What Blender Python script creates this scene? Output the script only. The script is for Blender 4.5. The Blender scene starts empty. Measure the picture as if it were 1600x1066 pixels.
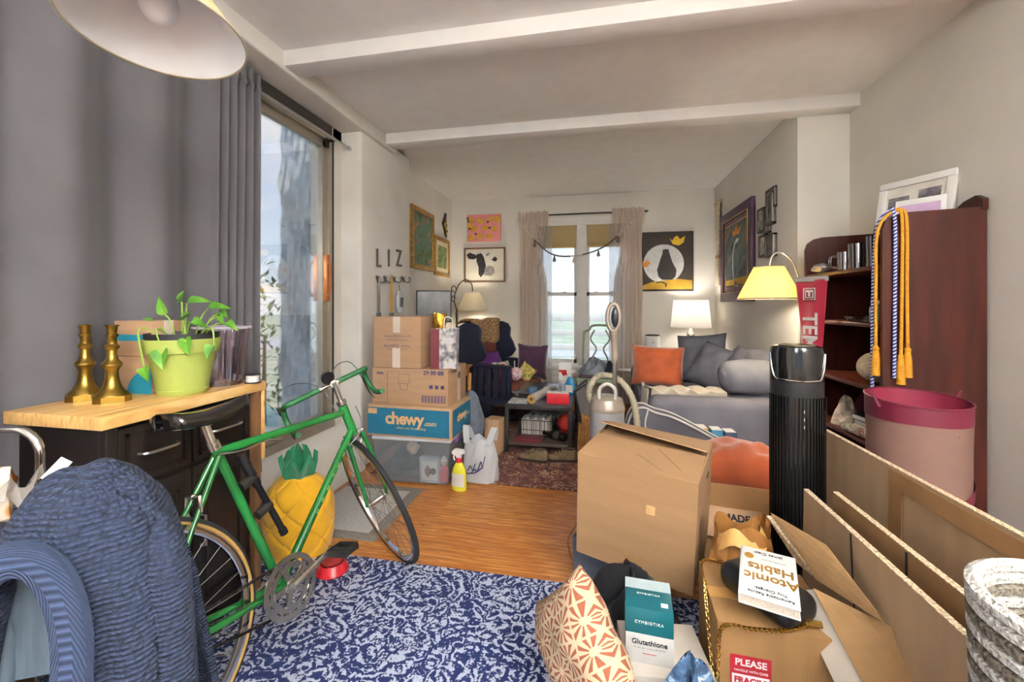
import bpy, bmesh, math, random
from mathutils import Vector, Matrix, Euler
random.seed(7)
SC = bpy.context.scene
COL = SC.collection
R = math.radians
# ---------------------------------------------------------------- camera
PSI = math.atan(132 / 660)
HC = 1.33
cam = bpy.data.cameras.new('camera'); camo = bpy.data.objects.new('camera', cam); COL.objects.link(camo)
camo.location = (0, 0, HC); camo.rotation_euler = (R(90), 0, PSI)
cam.sensor_width = 36; cam.lens = 36 * 660 / 1600; cam.shift_y = -56 / 1600; cam.clip_start = .02; cam.clip_end = 300
SC.camera = camo
# ---------------------------------------------------------------- world, sun, exposure
w = bpy.data.worlds.new('sky'); SC.world = w; w.use_nodes = True
nt = w.node_tree; nt.nodes.clear()
def wn(t, **k):
    n = nt.nodes.new(t)
    for a, b in k.items(): setattr(n, a, b)
    return n
tc = wn('ShaderNodeTexCoord'); sep = wn('ShaderNodeSeparateXYZ'); nt.links.new(tc.outputs['Generated'], sep.inputs[0])
ramp = wn('ShaderNodeValToRGB'); nt.links.new(sep.outputs['Z'], ramp.inputs[0])
cr = ramp.color_ramp; cr.elements[0].position = 0.0; cr.elements[0].color = (.50, .52, .545, 1)
cr.elements[1].position = .55; cr.elements[1].color = (.16, .30, .60, 1)
e = cr.elements.new(.10); e.color = (.40, .475, .56, 1)
e = cr.elements.new(.26); e.color = (.27, .37, .54, 1)
nz = wn('ShaderNodeTexNoise'); nz.inputs['Scale'].default_value = 2.6; nz.inputs['Detail'].default_value = 7
mp = wn('ShaderNodeMapping'); mp.inputs['Scale'].default_value = (1, 1, 2.4); nt.links.new(tc.outputs['Generated'], mp.inputs[0]); nt.links.new(mp.outputs[0], nz.inputs['Vector'])
cl = wn('ShaderNodeValToRGB'); cl.color_ramp.elements[0].position = .47; cl.color_ramp.elements[1].position = .66; nt.links.new(nz.outputs[0], cl.inputs[0])
mx = wn('ShaderNodeMixRGB'); nt.links.new(cl.outputs[0], mx.inputs[0]); nt.links.new(ramp.outputs[0], mx.inputs[1]); mx.inputs[2].default_value = (.50, .51, .53, 1)
bg = wn('ShaderNodeBackground'); bg.inputs['Strength'].default_value = 1.75; nt.links.new(mx.outputs[0], bg.inputs[0])
wo = wn('ShaderNodeOutputWorld'); nt.links.new(bg.outputs[0], wo.inputs[0])
sun = bpy.data.lights.new('sun', 'SUN'); sun.energy = 2.6; sun.angle = R(1.5); sun.color = (1, .95, .86)
so = bpy.data.objects.new('sun', sun); COL.objects.link(so); so.rotation_euler = (R(14), R(40), 0)
SC.view_settings.view_transform = 'Standard'; SC.view_settings.look = 'None'; SC.view_settings.gamma = 1
SC.view_settings.use_curve_mapping = False; SC.view_settings.exposure = 0.5
FILL_W, FILL2_W, LAMP_W, TABLE_W = 60, 1700, 17, 10      # added fill globe and uplighter behind the camera, yellow reading lamp, white table lamp
# ---------------------------------------------------------------- photo pixel -> room point (used to read positions off the photograph)
def at(px, py, X=None, Y=None, Z=None):
    a = (px - 800) / 660; b = -(py - 477) / 660
    r = (-math.sin(PSI) + a * math.cos(PSI), math.cos(PSI) + a * math.sin(PSI), b)
    t = X / r[0] if X is not None else Y / r[1] if Y is not None else (Z - HC) / r[2]
    return Vector((r[0] * t, r[1] * t, HC + r[2] * t))
# ---------------------------------------------------------------- materials
def lin(h):
    h = h.lstrip('#'); o = []
    for i in (0, 2, 4):
        c = int(h[i:i + 2], 16) / 255; o.append(c / 12.92 if c <= .04045 else ((c + .055) / 1.055) ** 2.4)
    return (*o, 1)
MATS = {}
class N:
    "small node helper"
    def __init__(s, m): s.t = m.node_tree
    def n(s, t, ins=None, **k):
        n = s.t.nodes.new(t)
        for a, b in k.items(): setattr(n, a, b)
        for a, b in (ins or {}).items():
            if hasattr(b, 'is_linked'): s.t.links.new(b, n.inputs[a])
            else: n.inputs[a].default_value = b
        return n
    def ramp(s, fac, stops, const=False):
        n = s.n('ShaderNodeValToRGB', {0: fac}); c = n.color_ramp
        if const: c.interpolation = 'CONSTANT'
        while len(c.elements) < len(stops): c.elements.new(.5)
        for e_, (p, col) in zip(c.elements, stops): e_.position = p; e_.color = lin(col) if isinstance(col, str) else col
        return n.outputs[0]
    def math(s, op, a, b=0.0, c=0.0): return s.n('ShaderNodeMath', {0: a, 1: b, 2: c}, operation=op).outputs[0]
    def mix(s, f, a, b, mode='MIX'): return s.n('ShaderNodeMixRGB', {0: f, 1: a, 2: b}, blend_type=mode).outputs[0]
    def coord(s, scale=(1, 1, 1), rot=(0, 0, 0), kind='Object'):
        c = s.n('ShaderNodeTexCoord'); m = s.n('ShaderNodeMapping', {0: c.outputs[kind], 'Scale': scale, 'Rotation': rot}); return m.outputs[0]
def mat(name, col, rough=.6, metal=0, var=.08, vs=9, bump=0, bs=120, spec=.4, trans=0, alpha=1, emit=0, ecol=None, sheen=0, stretch=(1, 1, 1), transl=0):
    if name in MATS: return MATS[name]
    m = bpy.data.materials.new(name); m.use_nodes = True; n = N(m); b = m.node_tree.nodes['Principled BSDF']
    co = n.coord(stretch)
    c = lin(col)
    if var:
        t = n.n('ShaderNodeTexNoise', {'Vector': co, 'Scale': vs, 'Detail': 5.0}).outputs[0]
        lo = tuple(x * (1 - var * 2.2) for x in c[:3]) + (1,); hi = tuple(min(1, x * (1 + var * 1.6)) for x in c[:3]) + (1,)
        cc = n.ramp(t, [(.3, lo), (.7, hi)]); m.node_tree.links.new(cc, b.inputs['Base Color'])
    else: b.inputs['Base Color'].default_value = c
    b.inputs['Roughness'].default_value = rough; b.inputs['Metallic'].default_value = metal
    b.inputs['Specular IOR Level'].default_value = spec
    if trans: b.inputs['Transmission Weight'].default_value = trans
    if alpha < 1: b.inputs['Alpha'].default_value = alpha
    if sheen: b.inputs['Sheen Weight'].default_value = sheen
    if emit: b.inputs['Emission Strength'].default_value = emit; b.inputs['Emission Color'].default_value = lin(ecol or col)
    if bump:
        t2 = n.n('ShaderNodeTexNoise', {'Vector': co, 'Scale': bs, 'Detail': 3.0}).outputs[0]
        bp = n.n('ShaderNodeBump', {'Height': t2, 'Strength': bump, 'Distance': .01}); m.node_tree.links.new(bp.outputs[0], b.inputs['Normal'])
    if transl:
        o = m.node_tree.nodes['Material Output']; ts = n.n('ShaderNodeBsdfTranslucent', {'Color': c}); ms = n.n('ShaderNodeMixShader', {0: transl, 1: b.outputs[0], 2: ts.outputs[0]})
        m.node_tree.links.new(ms.outputs[0], o.inputs[0])
    MATS[name] = m; return m
def custom(name, fn, rough=.7, **kw):
    "fn(N) -> colour socket (and optional height socket)"
    if name in MATS: return MATS[name]
    m = mat(name, '808080', rough=rough, var=0, **kw); n = N(m); b = m.node_tree.nodes['Principled BSDF']
    r = fn(n)
    if isinstance(r, tuple):
        bp = n.n('ShaderNodeBump', {'Height': r[1], 'Strength': r[2] if len(r) > 2 else .4, 'Distance': .01}); m.node_tree.links.new(bp.outputs[0], b.inputs['Normal']); r = r[0]
    m.node_tree.links.new(r, b.inputs['Base Color']); return m
# ---------------------------------------------------------------- geometry
class G:
    def __init__(s): s.v = []; s.f = []
    def add(s, vs, fs, M=None):
        o = len(s.v)
        s.v += [tuple(M @ Vector(v)) if M is not None else tuple(v) for v in vs]; s.f += [[i + o for i in f] for f in fs]; return s
    def box(s, x0, x1, y0, y1, z0, z1, bev=0, M=None, seg=2):
        b = bmesh.new(); bmesh.ops.create_cube(b, size=1)
        for v in b.verts: v.co = ((x0 + x1) / 2 + v.co.x * (x1 - x0), (y0 + y1) / 2 + v.co.y * (y1 - y0), (z0 + z1) / 2 + v.co.z * (z1 - z0))
        if bev: bmesh.ops.bevel(b, geom=b.edges[:], offset=bev, segments=seg, profile=.5, affect='EDGES')
        b.verts.index_update(); s.add([v.co for v in b.verts], [[v.index for v in f.verts] for f in b.faces], M); b.free(); return s
    def tube(s, pts, r, n=8, closed=False, M=None, flat=1.0):
        P = [Vector(p) for p in pts]; k = len(P); rr = r if isinstance(r, (list, tuple)) else [r] * k
        vs = []; fs = []; nor = None
        for i in range(k):
            a = P[i - 1] if (i or closed) else P[0]; b = P[(i + 1) % k] if (i < k - 1 or closed) else P[-1]
            t = (b - a)
            if t.length < 1e-9: t = Vector((0, 0, 1))
            t.normalize()
            if nor is None:
                nor = Vector((0, 0, 1)) if abs(t.z) < .9 else Vector((1, 0, 0))
            nor = nor - t * nor.dot(t)
            if nor.length < 1e-6: nor = t.orthogonal()
            nor.normalize(); bi = t.cross(nor)
            for j in range(n):
                q = 2 * math.pi * j / n; vs.append(P[i] + nor * math.cos(q) * rr[i] + bi * math.sin(q) * rr[i] * flat)
        for i in range(k if closed else k - 1):
            for j in range(n):
                a = i * n + j; b = i * n + (j + 1) % n; c = ((i + 1) % k) * n + (j + 1) % n; d = ((i + 1) % k) * n + j; fs.append([a, b, c, d])
        if not closed: fs += [list(range(n))[::-1], [(k - 1) * n + j for j in range(n)]]
        return s.add(vs, fs, M)
    def lathe(s, prof, n=24, M=None, c=(0, 0, 0), sx=1, sy=1, wob=None):
        vs = []; fs = []
        for i, (r, z) in enumerate(prof):
            for j in range(n):
                q = 2 * math.pi * j / n; k = wob(q, z) if wob else 1
                vs.append((c[0] + r * sx * k * math.cos(q), c[1] + r * sy * k * math.sin(q), c[2] + z))
        for i in range(len(prof) - 1):
            for j in range(n): fs.append([i * n + j, i * n + (j + 1) % n, (i + 1) * n + (j + 1) % n, (i + 1) * n + j])
        if prof[0][0] > 1e-5: fs.append(list(range(n))[::-1])
        if prof[-1][0] > 1e-5: fs.append([(len(prof) - 1) * n + j for j in range(n)])
        return s.add(vs, fs, M)
    def shell(s, prof, n=24, M=None, c=(0, 0, 0), sx=1, sy=1, wob=None):
        "open lathe without caps"
        k = len(s.f); s.lathe(prof, n, M, c, sx, sy, wob)
        s.f = s.f[:k] + [f for f in s.f[k:] if len(f) == 4]; return s
    def grid(s, fn, nu, nv, cu=False, M=None):
        vs = [fn(i / nu, j / nv) for j in range(nv + 1) for i in range(nu + (0 if cu else 1))]; w_ = nu if cu else nu + 1; fs = []
        for j in range(nv):
            for i in range(nu): a = j * w_ + i; b = j * w_ + (i + 1) % w_; fs.append([a, b, b + w_, a + w_])
        return s.add(vs, fs, M)
    def prism(s, poly, d0, d1, ax='z', M=None):
        n = len(poly); f = {'z': lambda a, b, d: (a, b, d), 'y': lambda a, b, d: (a, d, b), 'x': lambda a, b, d: (d, a, b)}[ax]
        vs = [f(a, b, d0) for a, b in poly] + [f(a, b, d1) for a, b in poly]
        return s.add(vs, [list(range(n))[::-1], list(range(n, 2 * n))] + [[i, (i + 1) % n, n + (i + 1) % n, n + i] for i in range(n)], M)
    def ball(s, c, r, n=12, m=8, M=None):
        r = r if isinstance(r, (tuple, list)) else (r, r, r)
        pr = [(math.sin(math.pi * i / m), -math.cos(math.pi * i / m)) for i in range(m + 1)]
        T = Matrix.Translation(c) @ Matrix.Diagonal((r[0], r[1], r[2], 1))
        return s.lathe(pr, n, (M @ T) if M is not None else T)
    def sheet(s, q, t, nu=1, nv=1, bow=0):
        "thick quad from four corner points"
        q = [Vector(p) for p in q]; nrm = (q[1] - q[0]).cross(q[3] - q[0]).normalized()
        def f(u, v, k): return (q[0] * (1 - u) + q[1] * u) * (1 - v) + (q[3] * (1 - u) + q[2] * u) * v + nrm * (k + bow * math.sin(math.pi * u) * math.sin(math.pi * v))
        a = [f(i / nu, j / nv, t / 2) for j in range(nv + 1) for i in range(nu + 1)]; b = [f(i / nu, j / nv, -t / 2) for j in range(nv + 1) for i in range(nu + 1)]
        W = nu + 1; o = len(a); fs = []
        for j in range(nv):
            for i in range(nu): k = j * W + i; fs.append([k, k + 1, k + 1 + W, k + W]); fs.append([o + k, o + k + W, o + k + 1 + W, o + k + 1])
        for i in range(nu): fs.append([i, o + i, o + i + 1, i + 1]); k = nv * W + i; fs.append([k, k + 1, o + k + 1, o + k])
        for j in range(nv): k = j * W; fs.append([k, k + W, o + k + W, o + k]); k += nu; fs.append([k, o + k, o + k + W, k + W])
        return s.add(a + b, fs)
    def pillow(s, w_, h, t, n=18, wr=.004, seed=0, M=None, pinch=.07):
        rnd = random.Random(seed); ph = [rnd.uniform(0, 6) for _ in range(6)]
        def f(sg):
            def g(u, v):
                a = 2 * u - 1; b = 2 * v - 1; k = max(0, (1 - abs(a) ** 3.2) * (1 - abs(b) ** 3.2)) ** .55
                x = w_ / 2 * a * (1 - pinch * (1 - b * b) * abs(a)); y = h / 2 * b * (1 - pinch * (1 - a * a) * abs(b))
                z = sg * (t / 2 * k + wr * k * (math.sin(9 * a + 4 * b + ph[0]) + math.sin(7 * b - 6 * a + ph[1]) + .6 * math.sin(17 * a * b + ph[2])))
                return (x, y, z)
            return g
        s.grid(f(1), n, n, M=M); k = len(s.f); s.grid(f(-1), n, n, M=M); s.f[k:] = [q[::-1] for q in s.f[k:]]; return s
    def build(s, name, m, parent=None, sm=38, label=None, loc=None):
        me = bpy.data.meshes.new(name); me.from_pydata(s.v, [], s.f); me.update()
        b = bmesh.new(); b.from_mesh(me); bmesh.ops.remove_doubles(b, verts=b.verts[:], dist=1e-5); bmesh.ops.recalc_face_normals(b, faces=b.faces[:]); b.to_mesh(me); b.free()
        if sm:
            me.polygons.foreach_set('use_smooth', [True] * len(me.polygons)); me.set_sharp_from_angle(angle=R(sm))
        if m is not None: me.materials.append(m)
        o = bpy.data.objects.new(name, me); COL.objects.link(o)
        if parent is not None: o.parent = parent
        if label: o['label'] = label
        if loc is not None: o.location = loc
        return o
def tag(o, label, cat, group=None):
    o['label'] = label; o['category'] = cat
    if group: o['group'] = group
    return o
def thing(name, label, cat, loc=(0, 0, 0), rot=0, group=None, scale=1):
    o = bpy.data.objects.new(name, None); o.empty_display_size = .05; COL.objects.link(o)
    o.location = loc; o.rotation_euler = rot if isinstance(rot, (tuple, list)) else (0, 0, rot); o.scale = (scale,) * 3
    return tag(o, label, cat, group)
def struct(name, g, m, parent=None, sm=38):
    o = g.build(name, m, parent, sm)
    if parent is None: o['kind'] = 'structure'
    return o
def inst(o, parent, M=None):
    c = o.copy(); COL.objects.link(c); c.parent = parent
    if M is not None: c.matrix_local = M
    return c
def text(s, size, m, parent, loc, rot, name='lettering', ex=.0006, align='CENTER', sx=1, shear=0, bold=0, space=1):
    cu = bpy.data.curves.new('txt', 'FONT'); cu.body = s; cu.size = size; cu.extrude = ex; cu.align_x = align; cu.align_y = 'CENTER'; cu.shear = shear; cu.offset = bold; cu.space_character = space; cu.resolution_u = 3
    t = bpy.data.objects.new('txt', cu); COL.objects.link(t); bpy.context.view_layer.update()
    me = bpy.data.meshes.new_from_object(t.evaluated_get(bpy.context.evaluated_depsgraph_get())); bpy.data.objects.remove(t); bpy.data.curves.remove(cu)
    me.name = name; me.materials.clear(); me.materials.append(m)
    o = bpy.data.objects.new(name, me); COL.objects.link(o); o.parent = parent; o.location = loc; o.rotation_euler = rot; o.scale = (sx, 1, 1); return o
FRONT = (R(90), 0, 0)           # text facing -y
RIGHT = (R(90), 0, R(90))       # text facing +x
LEFT = (R(90), 0, R(-90))       # text facing -x
def T(x, y, z): return Matrix.Translation((x, y, z))
def RX(a): return Matrix.Rotation(a, 4, 'X')
def RY(a): return Matrix.Rotation(a, 4, 'Y')
def RZ(a): return Matrix.Rotation(a, 4, 'Z')
def arc(n, fn): return [fn(i / n) for i in range(n + 1)]
def spline(pts, n=6):
    P = [Vector(p) for p in pts]; P = [2 * P[0] - P[1]] + P + [2 * P[-1] - P[-2]]; o = []
    for i in range(1, len(P) - 2):
        for j in range(n):
            t = j / n; a, b, c, d = P[i - 1:i + 3]
            o.append(.5 * ((2 * b) + (c - a) * t + (2 * a - 5 * b + 4 * c - d) * t * t + (3 * b - a - 3 * c + d) * t ** 3))
    return o + [P[-2]]
# ================================================================ SETTING
wallm = mat('wall_paint', 'dbd7cf', rough=.75, var=.025, vs=2.5, bump=.08, bs=60)
white = mat('white_trim', 'e4e2de', rough=.45, var=.02)
ceilm = mat('ceiling_paint', 'e8e6e3', rough=.85, var=.015, bump=.12, bs=90)
plaster = mat('pier_plaster', 'd9d6cf', rough=.8, var=.04, vs=3, bump=.15, bs=25)
CH = 2.85; YB = 5.88; YF = -1.9; XR = 1.85; XRF = 1.5; XLF = -2.07; XD = -2.05
def wood_floor(n, plank=True):
    co = n.coord((1.2, 14, 1)); g = n.n('ShaderNodeTexNoise', {'Vector': co, 'Scale': 5.0, 'Detail': 8.0, 'Distortion': .8}).outputs[0]
    oi = n.n('ShaderNodeObjectInfo').outputs['Random']
    a = n.ramp(g, [(.25, '6d3a15'), (.45, 'a8682f'), (.62, 'c58a48'), (.8, 'd8a868')])
    b = n.mix(n.math('MULTIPLY', oi, .45), a, lin('8a4d20'))
    return b, g, .12
oak = custom('oak_plank', wood_floor, rough=.28)
def subfloor(n):
    co = n.coord((1, 1, 1)); br = n.n('ShaderNodeTexBrick', {'Vector': co, 'Color1': lin('a8682f'), 'Color2': lin('8f5626'), 'Mortar': lin('3a200d'), 'Scale': 1.0, 'Mortar Size': .002, 'Brick Width': .9, 'Row Height': .07})
    return br.outputs[0]
fl = struct('floor', G().box(-2.4, 2.0, YF - .1, YB + .1, -.1, -.004), custom('oak_subfloor', subfloor, rough=.4), sm=0)
pl = None; PW = .07
for k in range(30):                       # one board after another where the boards show
    y = 1.62 + k * PW; x = -1.86 - random.random() * .5
    while x < 1.75:
        L = random.uniform(.7, 1.3); x0 = max(x, -1.83); x1 = min(x + L, 1.8); x += L
        if x1 - x0 < .08 or x0 > 1.0: continue
        if pl is None: pl = G().box(-.5, .5, -PW / 2 + .0008, PW / 2 - .0008, -.01, 0, bev=.0012, seg=1).build('floor_plank', oak, fl, sm=0); o = pl
        else: o = inst(pl, fl)
        o.location = ((x0 + x1) / 2, y, random.uniform(-.0004, .0004)); o.scale = ((x1 - x0 - .0014), 1, 1)
struct('ceiling', G().box(-2.4, 2.05, YF - .1, YB + .1, CH, CH + .25), ceilm, sm=0)
# right side: near wall, the step, far wall
struct('wall_right', G().box(XR, XR + .2, YF, 3.6, 0, CH), wallm, sm=0)
struct('wall_right_far', G().box(XRF, XR + .2, 3.58, YB, 0, CH, bev=.004), wallm)
# back wall with window opening
WX0, WX1, WZ0, WZ1 = -.83, .42, .50, 2.50
struct('wall_back', G().box(-2.3, WX0, YB, YB + .2, 0, CH).box(WX1, 1.8, YB, YB + .2, 0, CH).box(WX0, WX1, YB, YB + .2, 0, WZ0).box(WX0, WX1, YB, YB + .2, WZ1, CH), wallm, sm=0)
# rear wall behind the camera; its wide window is added to let in fill daylight
struct('wall_front', G().box(-2.3, -1.2, YF - .2, YF, 0, CH).box(1.2, 2.05, YF - .2, YF, 0, CH).box(-1.2, 1.2, YF - .2, YF, 0, .8).box(-1.2, 1.2, YF - .2, YF, 2.4, CH), wallm, sm=0)
wf = struct('rear_fill_window', G().box(-1.2, -1.14, YF - .15, YF - .05, .8, 2.4).box(1.14, 1.2, YF - .15, YF - .05, .8, 2.4).box(-1.2, 1.2, YF - .15, YF - .05, .8, .86).box(-1.2, 1.2, YF - .15, YF - .05, 2.34, 2.4).box(-.03, .03, YF - .15, YF - .05, .8, 2.4), white, sm=0)
# left: door wall, plaster pier, far wall
PY0, PY1 = 3.12, 4.04
struct('wall_left_far', G().box(XLF - .2, XLF, PY1 - .1, YB, 0, CH), wallm, sm=0)
struct('wall_pier', G().box(-2.3, -1.87, PY0, PY1, 0, CH - .02, bev=.025, seg=3), plaster)
DY0, DY1, DZ0, DZ1 = .3, 2.98, .40, 2.66
struct('wall_left', G().box(XD - .2, XD, YF, DY0, 0, CH).box(XD - .2, XD, DY0, PY0 + .02, DZ1, CH).box(XD - .2, XD, DY1 + .03, PY0 + .02, 0, CH).box(XD - .2, XD, DY0, DY1 + .03, 0, DZ0 - .02), wallm, sm=0)
struct('trim_1', G().box(-2.2, -1.83, YF, 3.66, 2.74, CH + .01, bev=.014, seg=3), plaster)          # boxed header along the door wall
# rounded plaster kerb under the door
prof = [(-2.1, 0), (-1.84, 0), (-1.845, .12), (-1.87, .26), (-1.92, .345), (-2.0, .375), (-2.1, .38)]
struct('trim_2', G().prism(prof, 1.78, PY0 + .01, 'y'), plaster, sm=60)
for i, (y0, y1) in enumerate(((2.205, 2.35), (3.45, 3.6))):
    struct('trim_%d' % (i + 3), G().box(-1.84, XR + .01, y0, y1, 2.76, CH + .01, bev=.006), ceilm)
struct('baseboard_back', G().box(-2.07, 1.5, YB - .018, YB + .001, 0, .12, bev=.004), white)
struct('baseboard_right', G().box(XR - .018, XR + .001, YF, 3.58, 0, .12, bev=.004), white)
struct('baseboard_left', G().box(XLF - .001, XLF + .018, PY1, YB, 0, .12, bev=.004), white)
# ---------------------------------------------------------------- sliding glass door
def glass(name='clear_glass', col=(1, 1, 1, 1), alpha=.06):
    if name in MATS: return MATS[name]
    m = bpy.data.materials.new(name); m.use_nodes = True; n = N(m); m.node_tree.nodes.remove(m.node_tree.nodes['Principled BSDF'])
    g = n.n('ShaderNodeBsdfGlossy', {'Color': (1, 1, 1, 1), 'Roughness': .02}); t = n.n('ShaderNodeBsdfTransparent', {'Color': col}); fr = n.n('ShaderNodeFresnel', {0: 1.45})
    f = n.math('ADD', n.math('MULTIPLY', fr.outputs[0], .6), alpha * .2)
    mx_ = n.n('ShaderNodeMixShader', {0: f, 1: t.outputs[0], 2: g.outputs[0]}); m.node_tree.links.new(mx_.outputs[0], m.node_tree.nodes['Material Output'].inputs[0]); MATS[name] = m; return m
alu = mat('bronze_aluminium', 'a29a8c', rough=.4, metal=.6, var=.04)
dark = mat('dark_seal', '2a2624', rough=.6)
copper = mat('copper_handle', 'b9764a', rough=.3, metal=.8)
d = struct('door_1', G().box(XD - .1, XD + .01, DY0, DY1, DZ1 - .05, DZ1).box(XD - .1, XD + .03, DY0, DY1 + .01, DZ0 - .02, DZ0 + .035).box(XD - .1, XD + .01, DY1 - .03, DY1, DZ0, DZ1), alu, sm=0)
def door_leaf(y0, y1, x):
    f = G()
    for a, b, c, e_ in ((y0, y0 + .055, DZ0 + .03, DZ1 - .05), (y1 - .055, y1, DZ0 + .03, DZ1 - .05), (y0, y1, DZ0 + .03, DZ0 + .1), (y0, y1, DZ1 - .11, DZ1 - .05)): f.box(x - .02, x + .02, a, b, c, e_, bev=.003)
    o = f.build('door_leaf', alu, d); G().box(x - .003, x + .003, y0 + .05, y1 - .05, DZ0 + .09, DZ1 - .1).build('pane', glass(), o, sm=0); return o
lf = door_leaf(1.64, DY1 - .03, XD - .03); door_leaf(.33, 1.68, XD - .075)
h = G().box(XD - .012, XD + .03, DY1 - .083, DY1 - .045, 1.36, 1.72, bev=.006).tube(spline([(XD + .03, DY1 - .08, 1.40), (XD + .055, DY1 - .085, 1.45), (XD + .055, DY1 - .085, 1.62), (XD + .03, DY1 - .08, 1.67)]), .008).build('door_handle', copper, lf)
G().box(XD - .03, XD + .005, DY1 + .001, DY1 + .035, DZ0, DZ1, bev=.002).build('seal', dark, d, sm=0)
G().box(XD - .02, XD + .012, DY0, DY1, DZ1, DZ1 + .075).build('head_board', dark, d, sm=0)
# ---------------------------------------------------------------- back window: a pair of double hung sashes
wn1 = struct('window_1', G().box(WX0 - .02, WX0 + .05, YB - .015, YB + .14, WZ0 + .031, WZ1 - .071).box(WX1 - .05, WX1 + .02, YB - .015, YB + .14, WZ0 + .031, WZ1 - .071).box(WX0 - .02, WX1 + .02, YB - .016, YB + .141, WZ1 - .07, WZ1 + .04).box(-.265, -.135, YB - .015, YB + .14, WZ0 + .031, WZ1 - .071).box(WX0 - .02, WX1 + .02, YB - .001, YB + .141, WZ0 - .009, WZ0 + .03), white, sm=0)
G().box(WX0 - .08, WX1 + .08, YB - .09, YB + .02, WZ0 - .05, WZ0 - .01, bev=.008).box(WX0 - .04, WX1 + .04, YB - .03, YB, WZ0 - .14, WZ0 - .05, bev=.004).build('window_sill', white, wn1)
for x0, x1 in ((WX0 + .05, -.265), (-.135, WX1 - .05)):
    for z0, z1, y in ((WZ0 + .03, 1.50, YB + .05), (1.46, WZ1 - .07, YB + .09)):
        g = G().box(x0, x0 + .04, y - .017, y + .017, z0, z1).box(x1 - .04, x1, y - .017, y + .017, z0, z1).box(x0, x1, y - .017, y + .017, z0, z0 + .05).box(x0, x1, y - .017, y + .017, z1 - .04, z1)
        s_ = g.build('sash', white, wn1, sm=0); G().box(x0 + .03, x1 - .03, y - .002, y + .002, z0 + .04, z1 - .03).build('pane', glass(), s_, sm=0)
    G().box(x1 - .2, x1 - .14, YB + .02, YB + .045, 1.5, 1.52, bev=.004).box(x0 + .1, x0 + .16, YB + .02, YB + .045, 1.5, 1.52, bev=.004).build('sash_lock', mat('nickel', 'b9b6b0', rough=.3, metal=.9), wn1)
woven = custom('woven_blind', lambda n: (n.mix(n.n('ShaderNodeTexWave', {'Vector': n.coord(), 'Scale': 60.0, 'Distortion': 1.5}, bands_direction='X').outputs[0], lin('a08656'), lin('d9c596')), n.n('ShaderNodeTexWave', {'Vector': n.coord(), 'Scale': 90.0}, bands_direction='Z').outputs[0], .5))
for i, (x0, x1) in enumerate(((WX0 + .06, -.275), (-.125, WX1 - .06))):
    b_ = thing('woven_blind', ('rolled up woven straw blind at the window top beside the curtain over the purple cushion', 'rolled up woven straw blind at the window top beside the curtain by the cat painting')[i], 'blind', ((x0 + x1) / 2, YB + .0, 2.12), 0, 'straw blinds in the window')
    h_ = (x1 - x0) / 2
    for k in range(4): G().box(-h_, h_, -.012 - .006 * k, -.004 - .006 * k + .004, .025 * k, .31 - .002 * k, bev=.002).build('blind_fold', woven, b_)
    G().box(-h_, h_, -.045, -.006, .0, .016, bev=.003).build('bottom_bar', mat('straw_bar', 'd8b877', rough=.6), b_)
# ---------------------------------------------------------------- outside
lawn = custom('lawn', lambda n: n.ramp(n.n('ShaderNodeTexNoise', {'Vector': n.coord(), 'Scale': 1.3, 'Detail': 8.0}).outputs[0], [(.3, '9dab8a'), (.5, 'b5bda0'), (.7, 'cfcfb8')]), rough=.95)
o = G().box(-60, 60, YB + .6, 90, -.6, -.5).box(-60, -2.6, -40, YB + .6, -.6, -.5).build('lawn', lawn, sm=0); tag(o, 'wide green lawn outside beyond the window', 'lawn'); o['kind'] = 'structure'
rail_w = mat('rail_paint', 'e6e6e2', rough=.5, var=.02)
fence = thing('porch_railing', 'white painted horizontal rail fence outside the window', 'fence', (0, YB + 1.5, -.5))
for z in (.30, .55, .80, 1.05, 1.30, 1.55): G().box(-3.2, 3.2, -.02, .02, z, z + .10, bev=.004).build('rail', rail_w, fence)
for x in (-3.0, -1.35, .95, 3.0): G().box(x - .05, x + .05, .021, .1, 0, 1.70, bev=.006).build('post', rail_w, fence)
stone = mat('street_kerb', 'd3d0c8', rough=.9)
o = G().box(-30, 30, YB + 9, YB + 14, -.5, -.47).build('road', mat('road', 'c6c6c2', rough=.9)); tag(o, 'pale grey road across the lawn', 'road')
o['kind'] = 'structure'
hedge = custom('hedge_leaf', lambda n: n.ramp(n.n('ShaderNodeTexNoise', {'Vector': n.coord(), 'Scale': 9.0, 'Detail': 8.0}).outputs[0], [(.3, '20351a'), (.5, '4d6b37'), (.7, '93a877')]), rough=.9)
def bush(name, label, loc, r, n=420, seed=1):
    rnd = random.Random(seed); b = thing(name, label, 'shrub', loc); g = G()
    for i in range(n):
        u = rnd.uniform(-1, 1); q = rnd.uniform(0, 6.28); k = rnd.uniform(.6, 1); s_ = math.sqrt(1 - u * u) * k
        p = Vector((r[0] * s_ * math.cos(q), r[1] * s_ * math.sin(q), r[2] * (1 + u * k))); l = rnd.uniform(.05, .1)
        M = T(*p) @ RZ(rnd.uniform(0, 6.28)) @ RX(rnd.uniform(-1.2, 1.2))
        g.add([(0, -l, 0), (l * .4, 0, .01), (0, l, 0), (-l * .4, 0, .01)], [[0, 1, 2, 3]], M)
    f = g.build('foliage', hedge, b, sm=0); f['kind'] = 'stuff'
    G().tube([(0, 0, 0), (.02, 0, r[2])], [.04, .02]).build('stem', mat('bark', '4a3a2c', rough=.9), b)
bush('garden_shrub', 'green garden shrub outside the glass door beside the stucco chimney', (-5.0, 5.6, -.5), (.9, .7, 1.3))
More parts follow.
